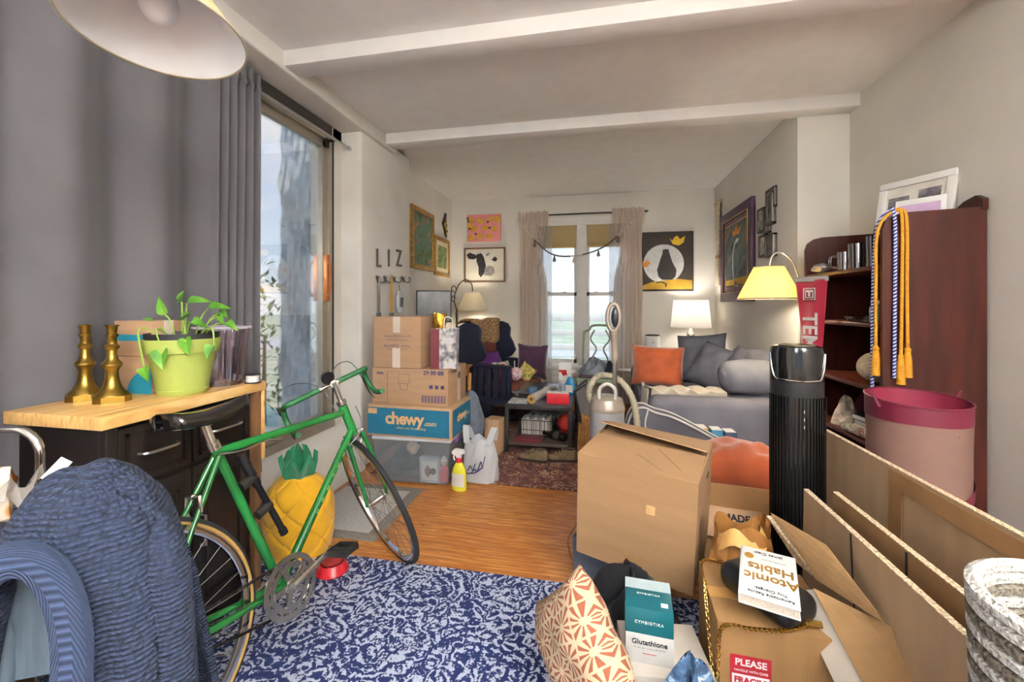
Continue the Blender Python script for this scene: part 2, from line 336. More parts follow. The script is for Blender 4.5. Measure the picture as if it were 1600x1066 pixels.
# chimney breast of rough stucco outside the sliding door
def stucco_fn(n):
    co = n.coord(); v = n.n('ShaderNodeTexVoronoi', {'Vector': co, 'Scale': 4.0}, feature='DISTANCE_TO_EDGE').outputs[0]
    t = n.n('ShaderNodeTexNoise', {'Vector': co, 'Scale': 7.0, 'Detail': 6.0, 'Distortion': 1.2}).outputs[0]
    return n.ramp(t, [(.3, 'a9b3ba'), (.7, 'ccd3d6')]), n.math('ADD', n.math('MULTIPLY', v, .4), t), 1.0
sx0, sx1 = at(437, 400, Y=3.6).x, at(483, 400, Y=3.6).x
yfar = at(503, 400, X=sx1).y + .12
gs = G(); rnd = random.Random(3)
def stucco(u, v): return (sx0 + (sx1 - sx0) * u, 3.6 + .03 * math.sin(u * 40 + v * 21) * math.sin(v * 63 + u * 12) + .02 * rnd.random(), -.6 + 6 * v)
gs.box(sx0 + .02, sx1 - .001, 3.63, yfar, -.6, 5.4); gs.grid(stucco, 12, 90)
o = gs.build('stucco_chimney', custom('grey_stucco', stucco_fn, rough=.95), sm=50); tag(o, 'rough grey stucco chimney stack outside the sliding glass door', 'chimney')
# ---------------------------------------------------------------- added fill lights behind the camera, shaped as a pendant and an uplighter
brass = mat('brass', 'a98a45', rough=.28, metal=.95, var=.1, vs=14)
shade_w = mat('fill_globe_glass', 'ffffff', rough=.3, var=0, emit=1.2)
def globe(loc, W, label, r=.16):  # point light added as fill, hung on pendant parts
    t = thing('fill_pendant', label, 'fill light', loc)
    z = CH - loc[2]
    G().lathe([(.06, z - .03), (.06, z - .001)], 20).build('canopy', brass, t)
    G().tube([(0, 0, r), (0, 0, z - .02)], .006, 6).build('cord', mat('black_cord', '141414', rough=.6, var=0), t)
    G().lathe([(.03, r + .03), (.05, r - .005), (.05, r - .02)], 16).build('cap', brass, t)
    l = bpy.data.lights.new('bulb', 'POINT'); l.energy = W; l.shadow_soft_size = r; l.color = (1, .985, .965); lo = bpy.data.objects.new('bulb', l); COL.objects.link(lo); lo.parent = t
globe((-.2, -1.0, 1.95), FILL_W, 'added fill light shaped as a low hanging pendant behind the camera', .28)
tl = thing('fill_uplighter', 'added fill light shaped as a tall floor uplighter behind the camera', 'floor lamp', (1.45, -1.4, 0))
G().lathe([(0, 0), (.14, 0), (.14, .02), (.02, .035), (0, .035)], 24).build('base', brass, tl); G().tube([(0, 0, .03), (0, 0, 1.7)], .012, 10).build('pole', brass, tl)
G().shell([(.03, 1.70), (.11, 1.74), (.16, 1.82)], 28).build('bowl', white, tl)
l = bpy.data.lights.new('fill_uplight', 'SPOT'); l.energy = FILL2_W; l.spot_size = R(150); l.spot_blend = .6; l.shadow_soft_size = .12; l.color = (.97, .985, 1); lo = bpy.data.objects.new('fill_uplight', l); COL.objects.link(lo); lo.parent = tl; lo.location = (0, 0, 1.85); lo.rotation_euler = (R(180), 0, 0)  # added fill, bounced off the ceiling
# ================================================================ LEFT SIDE
steel = mat('brushed_steel', 'b4b2ae', rough=.3, metal=.95, var=.05)
chrome = mat('chrome', 'd2d2d2', rough=.12, metal=1, var=.03)
black = mat('black_plastic', '131315', rough=.4, var=.05)
kraft = mat('cardboard', 'a58364', rough=.85, var=.05, vs=5, bump=.15, bs=40, stretch=(1, 1, 6))
kraft2 = mat('cardboard_light', 'b08e6c', rough=.85, var=.05, vs=5, bump=.12, bs=40, stretch=(6, 1, 1))
kraft_in = mat('cardboard_edge', 'd3b48c', rough=.9, var=.12, vs=60)
ink = mat('black_ink', '1d1a1c', rough=.8, var=0)
navy_ink = mat('purple_ink', '3b3560', rough=.8, var=0)
tape = mat('clear_tape', 'd4c4b4', rough=.25, var=.03)
paper = mat('white_paper', 'e6e5e2', rough=.7, var=.02)
# ---- curtain on rod
XC = -1.965
rod = thing('curtain_rod', 'thin silver curtain rod with round finial over the sliding door', 'curtain rod', (XC, 0, 2.60))
G().tube([(0, .0, 0), (0, 3.08, 0)], .011, 10).build('pole', steel, rod)
G().lathe([(.0, -.03), (.016, -.02), (.02, 0), (.014, .02), (.012, .03)], 14, T(0, 3.09, 0) @ RX(R(90))).build('finial', chrome, rod)
for y in (.1, 2.92): G().box(-.085, .0, y - .008, y + .008, -.01, .004).box(-.085, -.07, y - .015, y + .015, -.05, .02).build('bracket', mat('dark_metal', '3a3735', rough=.4, metal=.7), rod)
cgrey = mat('grey_curtain', '4f4d51', rough=.75, var=.06, vs=3, bump=.12, bs=300, sheen=.15)
cur = thing('grommet_curtain', 'charcoal grey floor length curtain with metal grommets drawn beside the glass door', 'curtain', (XC, 0, 0))
YC0, YC1 = .15, 2.17
def cy(u): return YC0 + (YC1 - YC0) * (1 - (1 - u) ** 1.0)
def cfold(u):      # broad folds on the left, packed folds on the right
    ph = 2 * math.pi * (6.0 * u + 5.0 * max(0, u - .84) / .16)
    return math.sin(ph)
def curt(u, v):
    a = .042 * (.75 + .25 * v); z = .03 + 2.65 * v
    return (a * cfold(u) + .012 * math.sin(3 * u + 2 * v) * (1 - v), cy(u) + .012 * math.sin(9 * u + 5 * v) * (1 - v) + (.02 * (1 - v) if u > .95 else 0), z)
o = G().grid(curt, 300, 12).build('cloth', cgrey, cur, sm=80)
sm_ = o.modifiers.new('thick', 'SOLIDIFY'); sm_.thickness = .004
for i in range(300):
    u0, u1 = i / 300, (i + 1) / 300
    if cfold(u0) * cfold(u1) < 0 and u0 > .02:
        g = G().lathe([(.021, -.004), (.031, -.004), (.033, 0), (.031, .004), (.021, .004), (.019, 0), (.021, -.004)], 18, T(0, cy((u0 + u1) / 2), 2.60) @ RX(R(90)) @ RY(R(18)))
        g.build('grommet', steel, cur)
# ---- sideboard
zt = .98; cx0, cx1, cy0, cy1 = -1.918, -1.505, 1.035, 1.70
top_w = custom('maple_top', lambda n: n.ramp(n.n('ShaderNodeTexNoise', {'Vector': n.coord((14, 1.0, 3)), 'Scale': 6.0, 'Detail': 6.0, 'Distortion': .6}).outputs[0], [(.25, 'b58446'), (.5, 'd8ac6a'), (.75, 'e8c78c')]), rough=.35)
ebony = mat('ebony_wood', '1b1513', rough=.35, var=.3, vs=4, stretch=(1, 8, 1))
walnut = mat('walnut_edge', '6a4a30', rough=.5, var=.15, vs=6, stretch=(6, 6, 1))
sb = thing('sideboard', 'black sideboard with pale maple top standing before the grey curtain', 'sideboard', (0, 0, 0))
G().box(cx0, cx1 - .05, cy0, cy1, zt - .042, zt, bev=.003).box(cx1 - .049, cx1, cy0, cy1, zt - .042, zt, bev=.003).build('top', top_w, sb)
G().box(cx0 + .02, cx1 - .045, cy0 + .03, cy1 - .03, .06, zt - .043).box(cx0 + .04, cx1 - .06, cy0 + .05, cy1 - .05, .0115, .06).build('body', ebony, sb, sm=0)
for y in (cy0 + .02, cy1 - .05): G().box(cx1 - .045, cx1 - .012, y, y + .035, .0115, zt - .043, bev=.002).build('front_post', walnut if y > 1.3 else ebony, sb)
G().box(cx1 - .044, cx1 - .005, cy1 - .014, cy1 - .0, .62, zt - .043, bev=.002).build('drop_leaf_edge', top_w, sb)
fx = cx1 - .045
for (y0, y1, z0, z1) in ((cy0 + .07, 1.36, .72, .92), (1.37, cy1 - .06, .72, .92)):
    dr = G().box(fx, fx + .014, y0, y1, z0, z1, bev=.003).box(fx + .014, fx + .02, y0 + .02, y1 - .02, z0 + .02, z0 + .03).box(fx + .014, fx + .02, y0 + .02, y1 - .02, z1 - .03, z1 - .02).box(fx + .014, fx + .02, y0 + .02, y0 + .03, z0 + .02, z1 - .02).box(fx + .014, fx + .02, y1 - .03, y1 - .02, z0 + .02, z1 - .02).build('drawer', ebony, sb)
    G().tube(spline([(fx + .014, y0 + .06, z0 + .1), (fx + .04, y0 + .08, z0 + .1), (fx + .04, y1 - .08, z0 + .1), (fx + .014, y1 - .06, z0 + .1)]), .006).build('handle', steel, dr)
for (y0, y1) in ((cy0 + .07, 1.36), (1.37, cy1 - .06)):
    dr = G().box(fx, fx + .012, y0, y1, .1, .7, bev=.003).build('cabinet_door', ebony, sb)
    G().box(fx + .012, fx + .018, y0 + .05, y1 - .05, .16, .17).box(fx + .012, fx + .018, y0 + .05, y1 - .05, .63, .64).box(fx + .012, fx + .018, y0 + .05, y0 + .06, .16, .64).box(fx + .012, fx + .018, y1 - .06, y1 - .05, .16, .64).build('panel_moulding', ebony, dr)
    G().tube([(fx + .012, y0 + .03, .5), (fx + .035, y0 + .03, .5), (fx + .035, y0 + .03, .38), (fx + .012, y0 + .03, .38)], .005).build('handle', steel, dr)
# candlesticks
brz = mat('aged_brass', '9a7d3a', rough=.3, metal=.95, var=.15, vs=18)
cprof = [(.0, .02), (.052, .02), (.05, .026), (.036, .04), (.026, .06), (.021, .08), (.019, .11), (.024, .125), (.03, .132), (.03, .14), (.02, .152), (.015, .17), (.015, .19), (.021, .197), (.022, .205), (.015, .213), (.014, .235), (.019, .242), (.019, .248), (.014, .252), (.016, .275), (.023, .283), (.0, .283)]
for i, (px, py, lb) in enumerate(((103, 626, 'brass candlestick standing by the corner of the maple top'), (150, 629, 'brass candlestick standing between the other candlestick and the green pot'))):
    p = at(px, py, Z=zt); c = thing('brass_candlestick', lb, 'candlestick', (p.x + (.045, .03)[i], p.y + .03, zt + .0003), R(12), 'brass candlesticks', .98)
    G().lathe(cprof, 28).build('stem', brz, c); G().prism([(.062 * math.cos(a), .062 * math.sin(a)) for a in [R(45 * k + 22.5 + (8 if k % 2 else -8)) for k in range(8)]], 0, .022).build('base', brz, c)
# two parcel boxes
tealp = mat('teal_print', '1d7d94', rough=.7, var=.04)
for i, (x, y, z, s_, rz, lb) in enumerate(((-1.815, 1.42, zt + .0003, (.19, .15, .145), .05, 'cardboard parcel with teal corner curves under another parcel on the sideboard'), (-1.815, 1.425, zt + .147, (.18, .14, .14), .02, 'cardboard parcel with a teal band stacked on another parcel on the sideboard'))):
    b = thing('parcel_box', lb, 'box', (x, y, z), rz, 'parcels on the sideboard'); a, c_, h = s_[0] / 2, s_[1] / 2, s_[2]
    G().box(-a, a, -c_, c_, 0, h, bev=.002).build('carton', kraft, b)
    if i: G().box(-a - .0005, a + .0005, -c_ - .0006, -c_ + .01, .06, .085).build('printed_band', tealp, b, sm=0)
    else: G().prism([(a, .0), (a, .1)] + [(a - .11 * math.sin(R(q)), .1 - .1 * (1 - math.cos(R(q))) - .001) for q in range(0, 91, 15)] + [(a - .11, 0)], -c_ - .0007, -c_ + .005, 'y').build('printed_corner', tealp, b, sm=0)
    G().box(a - .002, a + .0008, -.02, .02, .0, h).box(-a, a, -.02, .02, h - .002, h + .0008).build('tape', tape, b, sm=0)
# potted pothos
lime = mat('lime_pot', '9daa55', rough=.45, var=.04)
leafm = custom('pothos_leaf', lambda n: n.ramp(n.n('ShaderNodeTexNoise', {'Vector': n.coord(), 'Scale': 14.0, 'Detail': 4.0}).outputs[0], [(.3, '3f7d22'), (.55, '6fae3a'), (.8, 'a3cc5e')]), rough=.35, transl=.25)
p = at(262, 622, Z=zt); pot = thing('potted_pothos', 'pothos plant trailing from a lime green plastic pot on the sideboard', 'plant', (p.x - .035, p.y + .09, zt + .0003), .3)
G().lathe([(.0, .0), (.078, .0), (.083, .008), (.087, .02), (.084, .022), (.089, .045), (.112, .165), (.122, .166), (.128, .218), (.118, .218), (.116, .19), (.0, .19)], 40).build('pot', lime, pot)
G().lathe([(.118, .2), (.122, .24), (.114, .24), (.11, .2)], 32).build('inner_pot', mat('black_liner', '232327', rough=.5), pot)
G().lathe([(.0, .222), (.06, .225), (.112, .215)], 24).build('soil', mat('potting_soil', '2e2118', rough=.95, var=.3, vs=60, bump=.8, bs=90), pot)
def leaf(g, base, tip, wd, up=(0, 0, 1)):
    B = Vector(base); t = Vector(tip) - B; l = t.length; t.normalize(); s_ = t.cross(Vector(up)); s_ = s_.normalized() if s_.length > .01 else Vector((1, 0, 0)); n_ = s_.cross(t); k = []
    prof_ = [(0, .0), (.03, .55), (.12, .95), (.28, 1.0), (.5, .8), (.75, .42), (1, 0)]
    for a, b in prof_: k += [B + t * l * a + s_ * wd * b + n_ * (.018 * b - .06 * a * a * l), B + t * l * a + n_ * (-.06 * a * a * l), B + t * l * a - s_ * wd * b + n_ * (.018 * b - .06 * a * a * l)]
    fs = []
    for i in range(len(prof_) - 1):
        for j in (0, 1): fs.append([i * 3 + j, i * 3 + j + 1, i * 3 + 3 + j + 1, i * 3 + 3 + j])
    g.add(k, fs)
stemm = mat('pothos_stem', '86a548', rough=.5)
vines = [  # px,py pairs read off the photo: leaf base, leaf tip, half width, offset toward camera
    ((258, 492), (247, 463), .018, .0), ((284, 472), (287, 453), .014, .03), ((292, 474), (330, 470), .022, .02), ((325, 482), (362, 481), .02, .05), ((344, 488), (357, 497), .016, .05),
    ((287, 500), (297, 488), .02, -.02), ((300, 503), (324, 512), .018, -.05), ((290, 528), (295, 556), .022, -.07), ((252, 545), (253, 578), .028, -.11), ((225, 575), (232, 597), .018, -.12),
    ((335, 540), (322, 562), .022, -.03), ((355, 505), (372, 517), .016, .02), ((236, 505), (222, 497), .010, .0), ((343, 494), (350, 508), .014, .03)]
org = Vector(pot.location); inv = (Matrix.Translation(pot.location) @ RZ(.3)).inverted()
bpy.context.view_layer.update()
for (a, b, wd, dy) in vines:
    Y = org.y + dy; A = at(*a, Y=Y); B = at(*b, Y=Y - .02)
    rise = A.z > org.z + .26; S = org + Vector(((A.x - org.x) * .45, dy * .5, .225))
    mid = (S + A) / 2 + Vector((0, 0, .04 if not rise else .02))
    if not rise and A.z < org.z + .2:
        rim = org + (A - org) * 1.0; mid = Vector((org.x + (A.x - org.x) * .95, org.y + dy * 1.15, org.z + .262))
    g = G().tube([inv @ q for q in spline([S, mid, A], 5)], .0032, 5); g.build('vine', stemm, pot)
    g = G(); leaf(g, inv @ A, inv @ B, wd, up=(0, -.7, .7)); g.build('leaf', leafm, pot, sm=60)
# clear ribbed vase and spool
p = at(350, 604, Z=zt)
clearp = glass('smoky_acrylic', (.86, .82, .87, 1), .5)
vs = thing('acrylic_bin', 'tall clear fluted acrylic bin on the end of the sideboard', 'bin', (p.x - .055, p.y + .045, zt + .0003), .2, scale=1.15)
vw = lambda q, z: 1 + .035 * math.cos(12 * q)
G().shell([(.066, .004), (.09, .215), (.094, .22), (.086, .215), (.062, .008)], 72, wob=vw).lathe([(0, .0), (.066, .0), (.066, .006), (0, .006)], 72, wob=vw).build('wall', clearp, vs)
G().shell([(.0915, .213), (.096, .218), (.0915, .223)], 72, wob=vw).build('rim', mat('acrylic_edge', 'd8d2dc', rough=.15, var=0), vs)
p = at(411, 598, Z=zt); sp = thing('ribbon_spool', 'small white ribbon spool with black flanges on the sideboard', 'spool', (p.x - .045, p.y - .01, zt + .0003))
G().lathe([(0, .004), (.026, .004), (.026, .036), (0, .036)], 20).build('ribbon', paper, sp); 
for z in (0, .036): G().lathe([(0, z), (.033, z), (.033, z + .004), (0, z + .004)], 24).build('flange', black, sp)
# ---- pendant shade over the sideboard
cream = mat('cream_shade', 'e9d9a4', rough=.6, var=.03, transl=.3); enamel = mat('white_enamel', 'dfe3e2', rough=.25, var=.02)
pd = thing('cone_pendant', 'cream cone pendant shade with white enamel inside by the grey curtain', 'pendant lamp', (-1.085, .87, 2.02), (R(-5), R(-4), 0))
G().shell([(.055, .17), (.075, .165), (.19, .0)], 56).build('shade', cream, pd)
G().shell([(.052, .165), (.07, .16), (.187, .001)], 56).build('lining', enamel, pd)
G().shell([(.187, -.002), (.191, -.002), (.192, .003), (.188, .004)], 56).build('rim', mat('rim_wire', 'cfc6b0', rough=.3, metal=.4), pd)
G().ball((0, 0, .075), (.042, .042, .05), 20, 12).build('bulb', mat('frosted_bulb', 'dfe0e0', rough=.3, var=0), pd)
G().lathe([(.028, .12), (.03, .19), (.012, .23), (0, .23)], 16).build('socket', paper, pd)
G().tube([(0, 0, .225), (-.03, .04, CH - 2.025)], .004, 6).lathe([(.05, CH - 2.05), (.05, CH - 2.024)], 16, c=(-.05, .055, 0)).build('cord', mat('cream_cord', 'd8d0bd', rough=.6), pd)
# ---- dining chair with a knitted cardigan over its back
def knit_fn(n):
    co = n.coord((1, 1, 1)); w1 = n.n('ShaderNodeTexWave', {'Vector': co, 'Scale': 34.0, 'Distortion': 1.2, 'Detail': 2.0}, bands_direction='Z').outputs[0]
    v = n.n('ShaderNodeTexVoronoi', {'Vector': n.coord((1, 1, .8)), 'Scale': 110.0}).outputs[0]
    hgt = n.math('MULTIPLY', n.math('ADD', w1, .4), n.math('SUBTRACT', 1.0, v))
    return n.mix(n.math('POWER', hgt, .8), lin('0f1420'), lin('323e5a')), hgt, .9
knit = custom('navy_knit', knit_fn, rough=.95)
ribk = custom('navy_rib', lambda n: (n.mix(n.n('ShaderNodeTexWave', {'Vector': n.coord(), 'Scale': 160.0, 'Distortion': .3}, bands_direction='Y').outputs[0], lin('1f2940'), lin('34425f')), n.n('ShaderNodeTexWave', {'Vector': n.coord(), 'Scale': 160.0}, bands_direction='Y').outputs[0], .6), rough=.95)
chwood = mat('grey_blue_wood', '55626e', rough=.5, var=.15, vs=6, stretch=(8, 8, 1))
# chair: local x across, front at -y (seen from behind), placed close to the camera
CHX, CHY = -.985, .64
ch = thing('dining_chair', 'grey blue wooden dining chair under a navy cardigan', 'chair', (CHX, CHY, .011), R(28))
G().box(-.16, .16, -.40, .0, .43, .46, bev=.01).build('seat', chwood, ch)
for x in (-.13, .13):
    G().tube([(x, .0, 0), (x, -.01, .45), (x * .95, .05, .80)], [.018, .02, .017], 10).build('leg', chwood, ch)
    G().tube([(x, -.4, 0), (x, -.4, .43)], [.015, .02], 10).build('leg', chwood, ch)
bp_ = [(-.13, .60), (-.13, .82), (-.10, .90), (-.05, .935), (.05, .935), (.10, .90), (.13, .82), (.13, .60)]
G().prism(bp_, .02, .045, 'y').build('backrest', chwood, ch)
for y in (-.41, -.03): G().box(-.125, .125, y, y + .02, .2, .22).build('stretcher', chwood, ch)
cd = thing('knit_cardigan', 'chunky navy blue knitted cardigan draped over the dining chair back', 'cardigan', (CHX, CHY, 0), R(28))
ARC = lambda x: .70 + .20 * math.sqrt(max(0, 1 - ((x + .03) / .09) ** 2))
def drape(u, v):
    # v: 0 front hem -> top fold -> 1 rear hem ; u across
    a = 2 * u - 1; prof_ = [(-.15, .30), (-.13, .48), (-.10, .66), (-.075, .85), (-.035, .965), (.035, 1.0), (.105, .96), (.15, .82), (.19, .6), (.23, .33)]
    k = v * (len(prof_) - 1); i = min(int(k), len(prof_) - 2); f = k - i; y = prof_[i][0] * (1 - f) + prof_[i + 1][0] * f; z = prof_[i][1] * (1 - f) + prof_[i + 1][1] * f
    wd = .135 + .06 * max(0, (.97 - z)) ** 1.1
    x = a * wd; zf = z - .17 * abs(a) ** 2.6 * max(0, (z - .45) / .55)
    fold = .022 * math.sin(a * 9 + z * 4) * max(0, 1.0 - z) * 1.6
    if v < .45 and abs(x + .03) < .089: zf = max(zf, ARC(x)); y = y if z > ARC(x) else -.075 - .12 * max(0, .86 - zf) ** 1.0
    return (x, y * (1 + .12 * (1 - abs(a))) + fold - .03 * a * a * (1 if y > 0 else -1), zf + .006 * math.sin(11 * a))
kg = G()
kg.grid(lambda u, v: drape(u, v), 64, 64)
ob = kg.build('body', knit, cd, sm=80); md = ob.modifiers.new('thick', 'SOLIDIFY'); md.thickness = .014; md.offset = 1
# ribbed collar that arches over the front and leaves the chair back showing
col = []
for i in range(25):
    q = math.pi * i / 24; x = -.03 + .092 * math.cos(q); z = .70 + .20 * math.sin(q); col.append((x, -.10 - .14 * (.92 - z), z))
col = [(.075, -.175, .42)] + col + [(-.135, -.175, .42)]
G().tube(spline(col, 2), .03, 10, flat=.6).build('collar', ribk, cd)
for s_, r_ in ((1, .02), (-1, .03)):
    pts = [(s_ * .11, .02, .90), (s_ * .145, -.01, .80), (s_ * .165, -.03, .6), (s_ * .18, -.04, .36)]
    G().tube(spline(pts, 6), [.02 + r_ * min(1, i / 6) for i in range(19)], 12).build('sleeve', knit, cd)
G().prism([(0, 0), (.022, 0), (.022, .045), (.0, .045)], -.0008, .0008, 'y', M=T(-.09, .05, .985) @ RY(R(35)) @ RX(R(-20))).build('care_label', paper, cd, sm=0)
# ---- chrome cart with a bag of bread
ct = thing('chrome_cart', 'chrome tube serving cart beside the sideboard', 'cart', (-1.63, .65, 0.011), R(14))
hoop = lambda z0, z1, x0, x1, y, r: [(x0, y, z0), (x0, y, z1 - r)] + [(x0 + r - r * math.cos(R(a)), y, z1 - r + r * math.sin(R(a))) for a in range(15, 91, 15)] + [(x1 - r + r * math.sin(R(a)), y, z1 - r + r * math.cos(R(a))) for a in range(0, 91, 15)] + [(x1, y, z0)]
for y in (-.16, .16): G().tube(hoop(.0, .99, -.2, .22, y, .07), .0105, 10).build('side_hoop', chrome, ct)
for z in (.3, .80):
    g = G()
    for x in [-.19 + .033 * k for k in range(13)]: g.tube([(x, -.16, z), (x, .16, z)], .003, 6)
    for y in (-.16, 0, .16): g.tube([(-.2, y, z - .004), (.22, y, z - .004)], .004, 6)
    g.build('wire_shelf', chrome, ct)
br = thing('bread_bag', 'clear plastic bag of sliced bread with a brown printed wrapper', 'bread', (-1.475, .70, .817), R(20))
brc = custom('bread_wrapper', lambda n: n.ramp(n.n('ShaderNodeTexWave', {'Vector': n.coord((1, 1, 1)), 'Scale': 9.0, 'Distortion': 5.0}).outputs[0], [(.1, '8a4f22'), (.45, 'b97a3d'), (.7, 'd9b184'), (.9, 'e8ddcb')]), rough=.2)
G().pillow(.26, .13, .12, n=16, wr=.006, M=T(0, 0, .068) @ RX(R(90)), pinch=.04).build('loaf', brc, br)
G().grid(lambda u, v: (.125 + .035 * u, (v - .5) * .12 * (1 - .2 * u), .07 + .05 * u * math.sin(9 * v) + .01 * math.sin(22 * v)), 5, 14).build('bag_end', mat('clear_film', 'c9c4bc', rough=.1, var=.05, alpha=.55), br, sm=80)
G().box(.06, .14, -.068, -.064, .085, .12).build('price_tag', paper, br, sm=0)
# ================================================================ FLOOR COVERINGS
def damask(n):
    "navy rug with a worn white scroll pattern"
    co = n.coord(); d = n.n('ShaderNodeTexNoise', {'Vector': co, 'Scale': 7.0, 'Detail': 3.0}); 
    wv = n.n('ShaderNodeVectorMath', {0: co, 1: n.n('ShaderNodeVectorMath', {0: d.outputs['Color'], 'Scale': .16}, operation='SCALE').outputs[0]}, operation='ADD').outputs[0]
    v1 = n.n('ShaderNodeTexVoronoi', {'Vector': wv, 'Scale': 2.6, 'Randomness': .25}, feature='F1'); r1 = n.math('SINE', n.math('MULTIPLY', v1.outputs['Distance'], 58.0))
    v2 = n.n('ShaderNodeTexVoronoi', {'Vector': wv, 'Scale': 15.0, 'Randomness': .7}); r2 = n.math('SINE', n.math('MULTIPLY', v2.outputs['Distance'], 19.0))
    p = n.math('ADD', n.math('MULTIPLY', r1, .5), n.math('MULTIPLY', r2, .6))
    w1 = n.n('ShaderNodeTexNoise', {'Vector': co, 'Scale': 120.0, 'Detail': 5.0}).outputs[0]; w2 = n.n('ShaderNodeTexNoise', {'Vector': co, 'Scale': 3.0, 'Detail': 4.0}).outputs[0]
    q = n.math('ADD', n.math('ADD', p, n.math('MULTIPLY', n.math('SUBTRACT', w1, .5), 4.2)), n.math('MULTIPLY', n.math('SUBTRACT', w2, .5), 2.0))
    f = n.ramp(n.math('ADD', q, .5), [(.44, (0, 0, 0, 1)), (.78, (1, 1, 1, 1))])
    return n.mix(f, lin('16265a'), lin('c3cbe0')), w1, .5
navyrug = custom('navy_damask', damask, rough=.95)
RY1 = 2.02
o = G().box(-1.83, .62, -.55, RY1, .0, .011, bev=.004).build('navy_rug', navyrug); tag(o, 'worn navy and white scroll patterned rug under the green bicycle', 'rug')
def persian(n):
    co = n.coord(); v = n.n('ShaderNodeTexVoronoi', {'Vector': co, 'Scale': 9.0, 'Randomness': .5}); t = n.n('ShaderNodeTexNoise', {'Vector': co, 'Scale': 14.0, 'Detail': 8.0, 'Distortion': 1.0}).outputs[0]; g = n.n('ShaderNodeTexNoise', {'Vector': co, 'Scale': 70.0, 'Detail': 3.0}).outputs[0]
    a = n.ramp(n.math('ADD', n.math('MULTIPLY', n.math('SINE', n.math('MULTIPLY', v.outputs['Distance'], 34.0)), .16), t), [(.28, '2c2a33'), (.42, '5b2a25'), (.54, '7a4238'), (.64, '8d6a55'), (.78, 'b39a80')])
    return n.mix(n.math('MULTIPLY', g, .5), a, lin('3a2a26')), g, .4
o = G().box(-1.75, 1.15, 3.04, 5.35, .0, .010, bev=.004).build('persian_rug', custom('faded_persian', persian, rough=.95)); tag(o, 'faded red patterned rug under the coffee table', 'rug')
mt = thing('door_mat', 'pale grey door mat with darker border below the sliding door', 'door mat', (0, 0, 0))
matq = [at(507, 842, Z=0), at(594, 851, Z=0), at(657, 765, Z=0), at(560, 752, Z=0)]
mx0, mx1, my0, my1 = -1.80, -1.22, 2.17, 2.86
G().box(mx0, mx1, my0, my1, 0, .008, bev=.002).build('border', mat('mat_border', '7b746c', rough=.95, var=.1, vs=60, bump=.5, bs=200), mt)
G().box(mx0 + .01, mx1 - .075, my0 + .07, my1 - .07, .0, .011, bev=.002).build('pile', mat('mat_pile', 'b9b7b1', rough=.95, var=.12, vs=90, bump=.6, bs=220), mt)
# ================================================================ BICYCLE
gm = mat('green_enamel', '17642b', rough=.22, var=.22, vs=4, spec=.6); rub = mat('tyre_rubber', '17171a', rough=.75, var=.1)
gum = mat('gum_sidewall', '9a7a3e', rough=.7); bark_ = mat('dark_saddle', '1a1513', rough=.2, spec=.8, var=.2)
gtape = mat('green_bar_tape', '1c5a30', rough=.5, var=.1, vs=60, bump=.2, bs=200); cabl = mat('grey_cable', '55585a', rough=.4); bchrome = mat('worn_chrome', 'bdb8ae', rough=.25, metal=.9, var=.1, vs=20)
bk = thing('road_bicycle', 'green vintage road bicycle leaning on the sideboard', 'bicycle', (-1.096, 1.357, .011), (0, -.185, -.187), scale=1.055)
BBp = (0, 0, .27); SEAT = (0, -.158, .786); HT = (0, .40, .80); HB = (0, .437, .68); RA = (0, -.425, .335)
G().tube([SEAT, (0, .405, .785)], .0145, 14).build('top_tube', gm, bk)
G().tube([(0, .43, .70), BBp], .016, 14).build('down_tube', gm, bk)
G().tube([(0, -.165, .81), BBp], .0148, 14).build('seat_tube', gm, bk)
G().tube([(0, .395, .815), HB], .019, 16).build('head_tube', gm, bk)
G().tube([(-.036, 0, .27), (.036, 0, .27)], .021, 16).build('bottom_bracket', gm, bk)
for s_ in (-1, 1):
    G().tube([(s_ * .02, -.02, .27), (s_ * .045, -.25, .30), (s_ * .062, -.425, .335)], [.012, .011, .008], 10).build('chainstay', gm, bk)
    G().tube([(s_ * .012, -.158, .775), (s_ * .035, -.27, .60), (s_ * .062, -.425, .335)], [.009, .008, .007], 10).build('seatstay', gm, bk)
def wheel(name, gumwall):
    n = 72
    t_ = G().grid(lambda u, v: ((.0125 * math.cos(2 * math.pi * v)), (.3225 + .0125 * math.sin(2 * math.pi * v)) * math.cos(2 * math.pi * u), (.3225 + .0125 * math.sin(2 * math.pi * v)) * math.sin(2 * math.pi * u)), n, 10, cu=True).build(name, rub, bk, sm=80)
    if gumwall:
        for s_ in (-1, 1): G().grid(lambda u, v: (s_ * (.0133 - .004 * v), (.321 - .009 * v) * math.cos(2 * math.pi * u), (.321 - .009 * v) * math.sin(2 * math.pi * u)), n, 2, cu=True).build('sidewall', gum, t_, sm=80)
    rp = [(-.010, .314), (-.011, .304), (-.007, .292), (.007, .292), (.011, .304), (.010, .314), (-.010, .314)]
    G().grid(lambda u, v: (rp[round(v * 6)][0], rp[round(v * 6)][1] * math.cos(2 * math.pi * u), rp[round(v * 6)][1] * math.sin(2 * math.pi * u)), n, 6, cu=True).build('rim', chrome, t_, sm=50)
    G().tube([(-.05, 0, 0), (-.036, 0, 0), (-.034, 0, 0), (-.028, 0, 0), (.028, 0, 0), (.034, 0, 0), (.036, 0, 0), (.05, 0, 0)], [.006, .006, .024, .014, .014, .024, .006, .006], 16).build('hub', bchrome, t_)
    sp_ = G()
    for k in range(32):
        a = 2 * math.pi * k / 32; b_ = a + (.5 if (k // 2) % 2 else -.5); s2 = 1 if k % 2 else -1
        sp_.tube([(s2 * .032, .021 * math.cos(b_), .021 * math.sin(b_)), (0, .294 * math.cos(a), .294 * math.sin(a))], .0011, 4)
    q = sp_.build('spokes', bchrome, t_, sm=0); q['kind'] = 'stuff'
    return t_
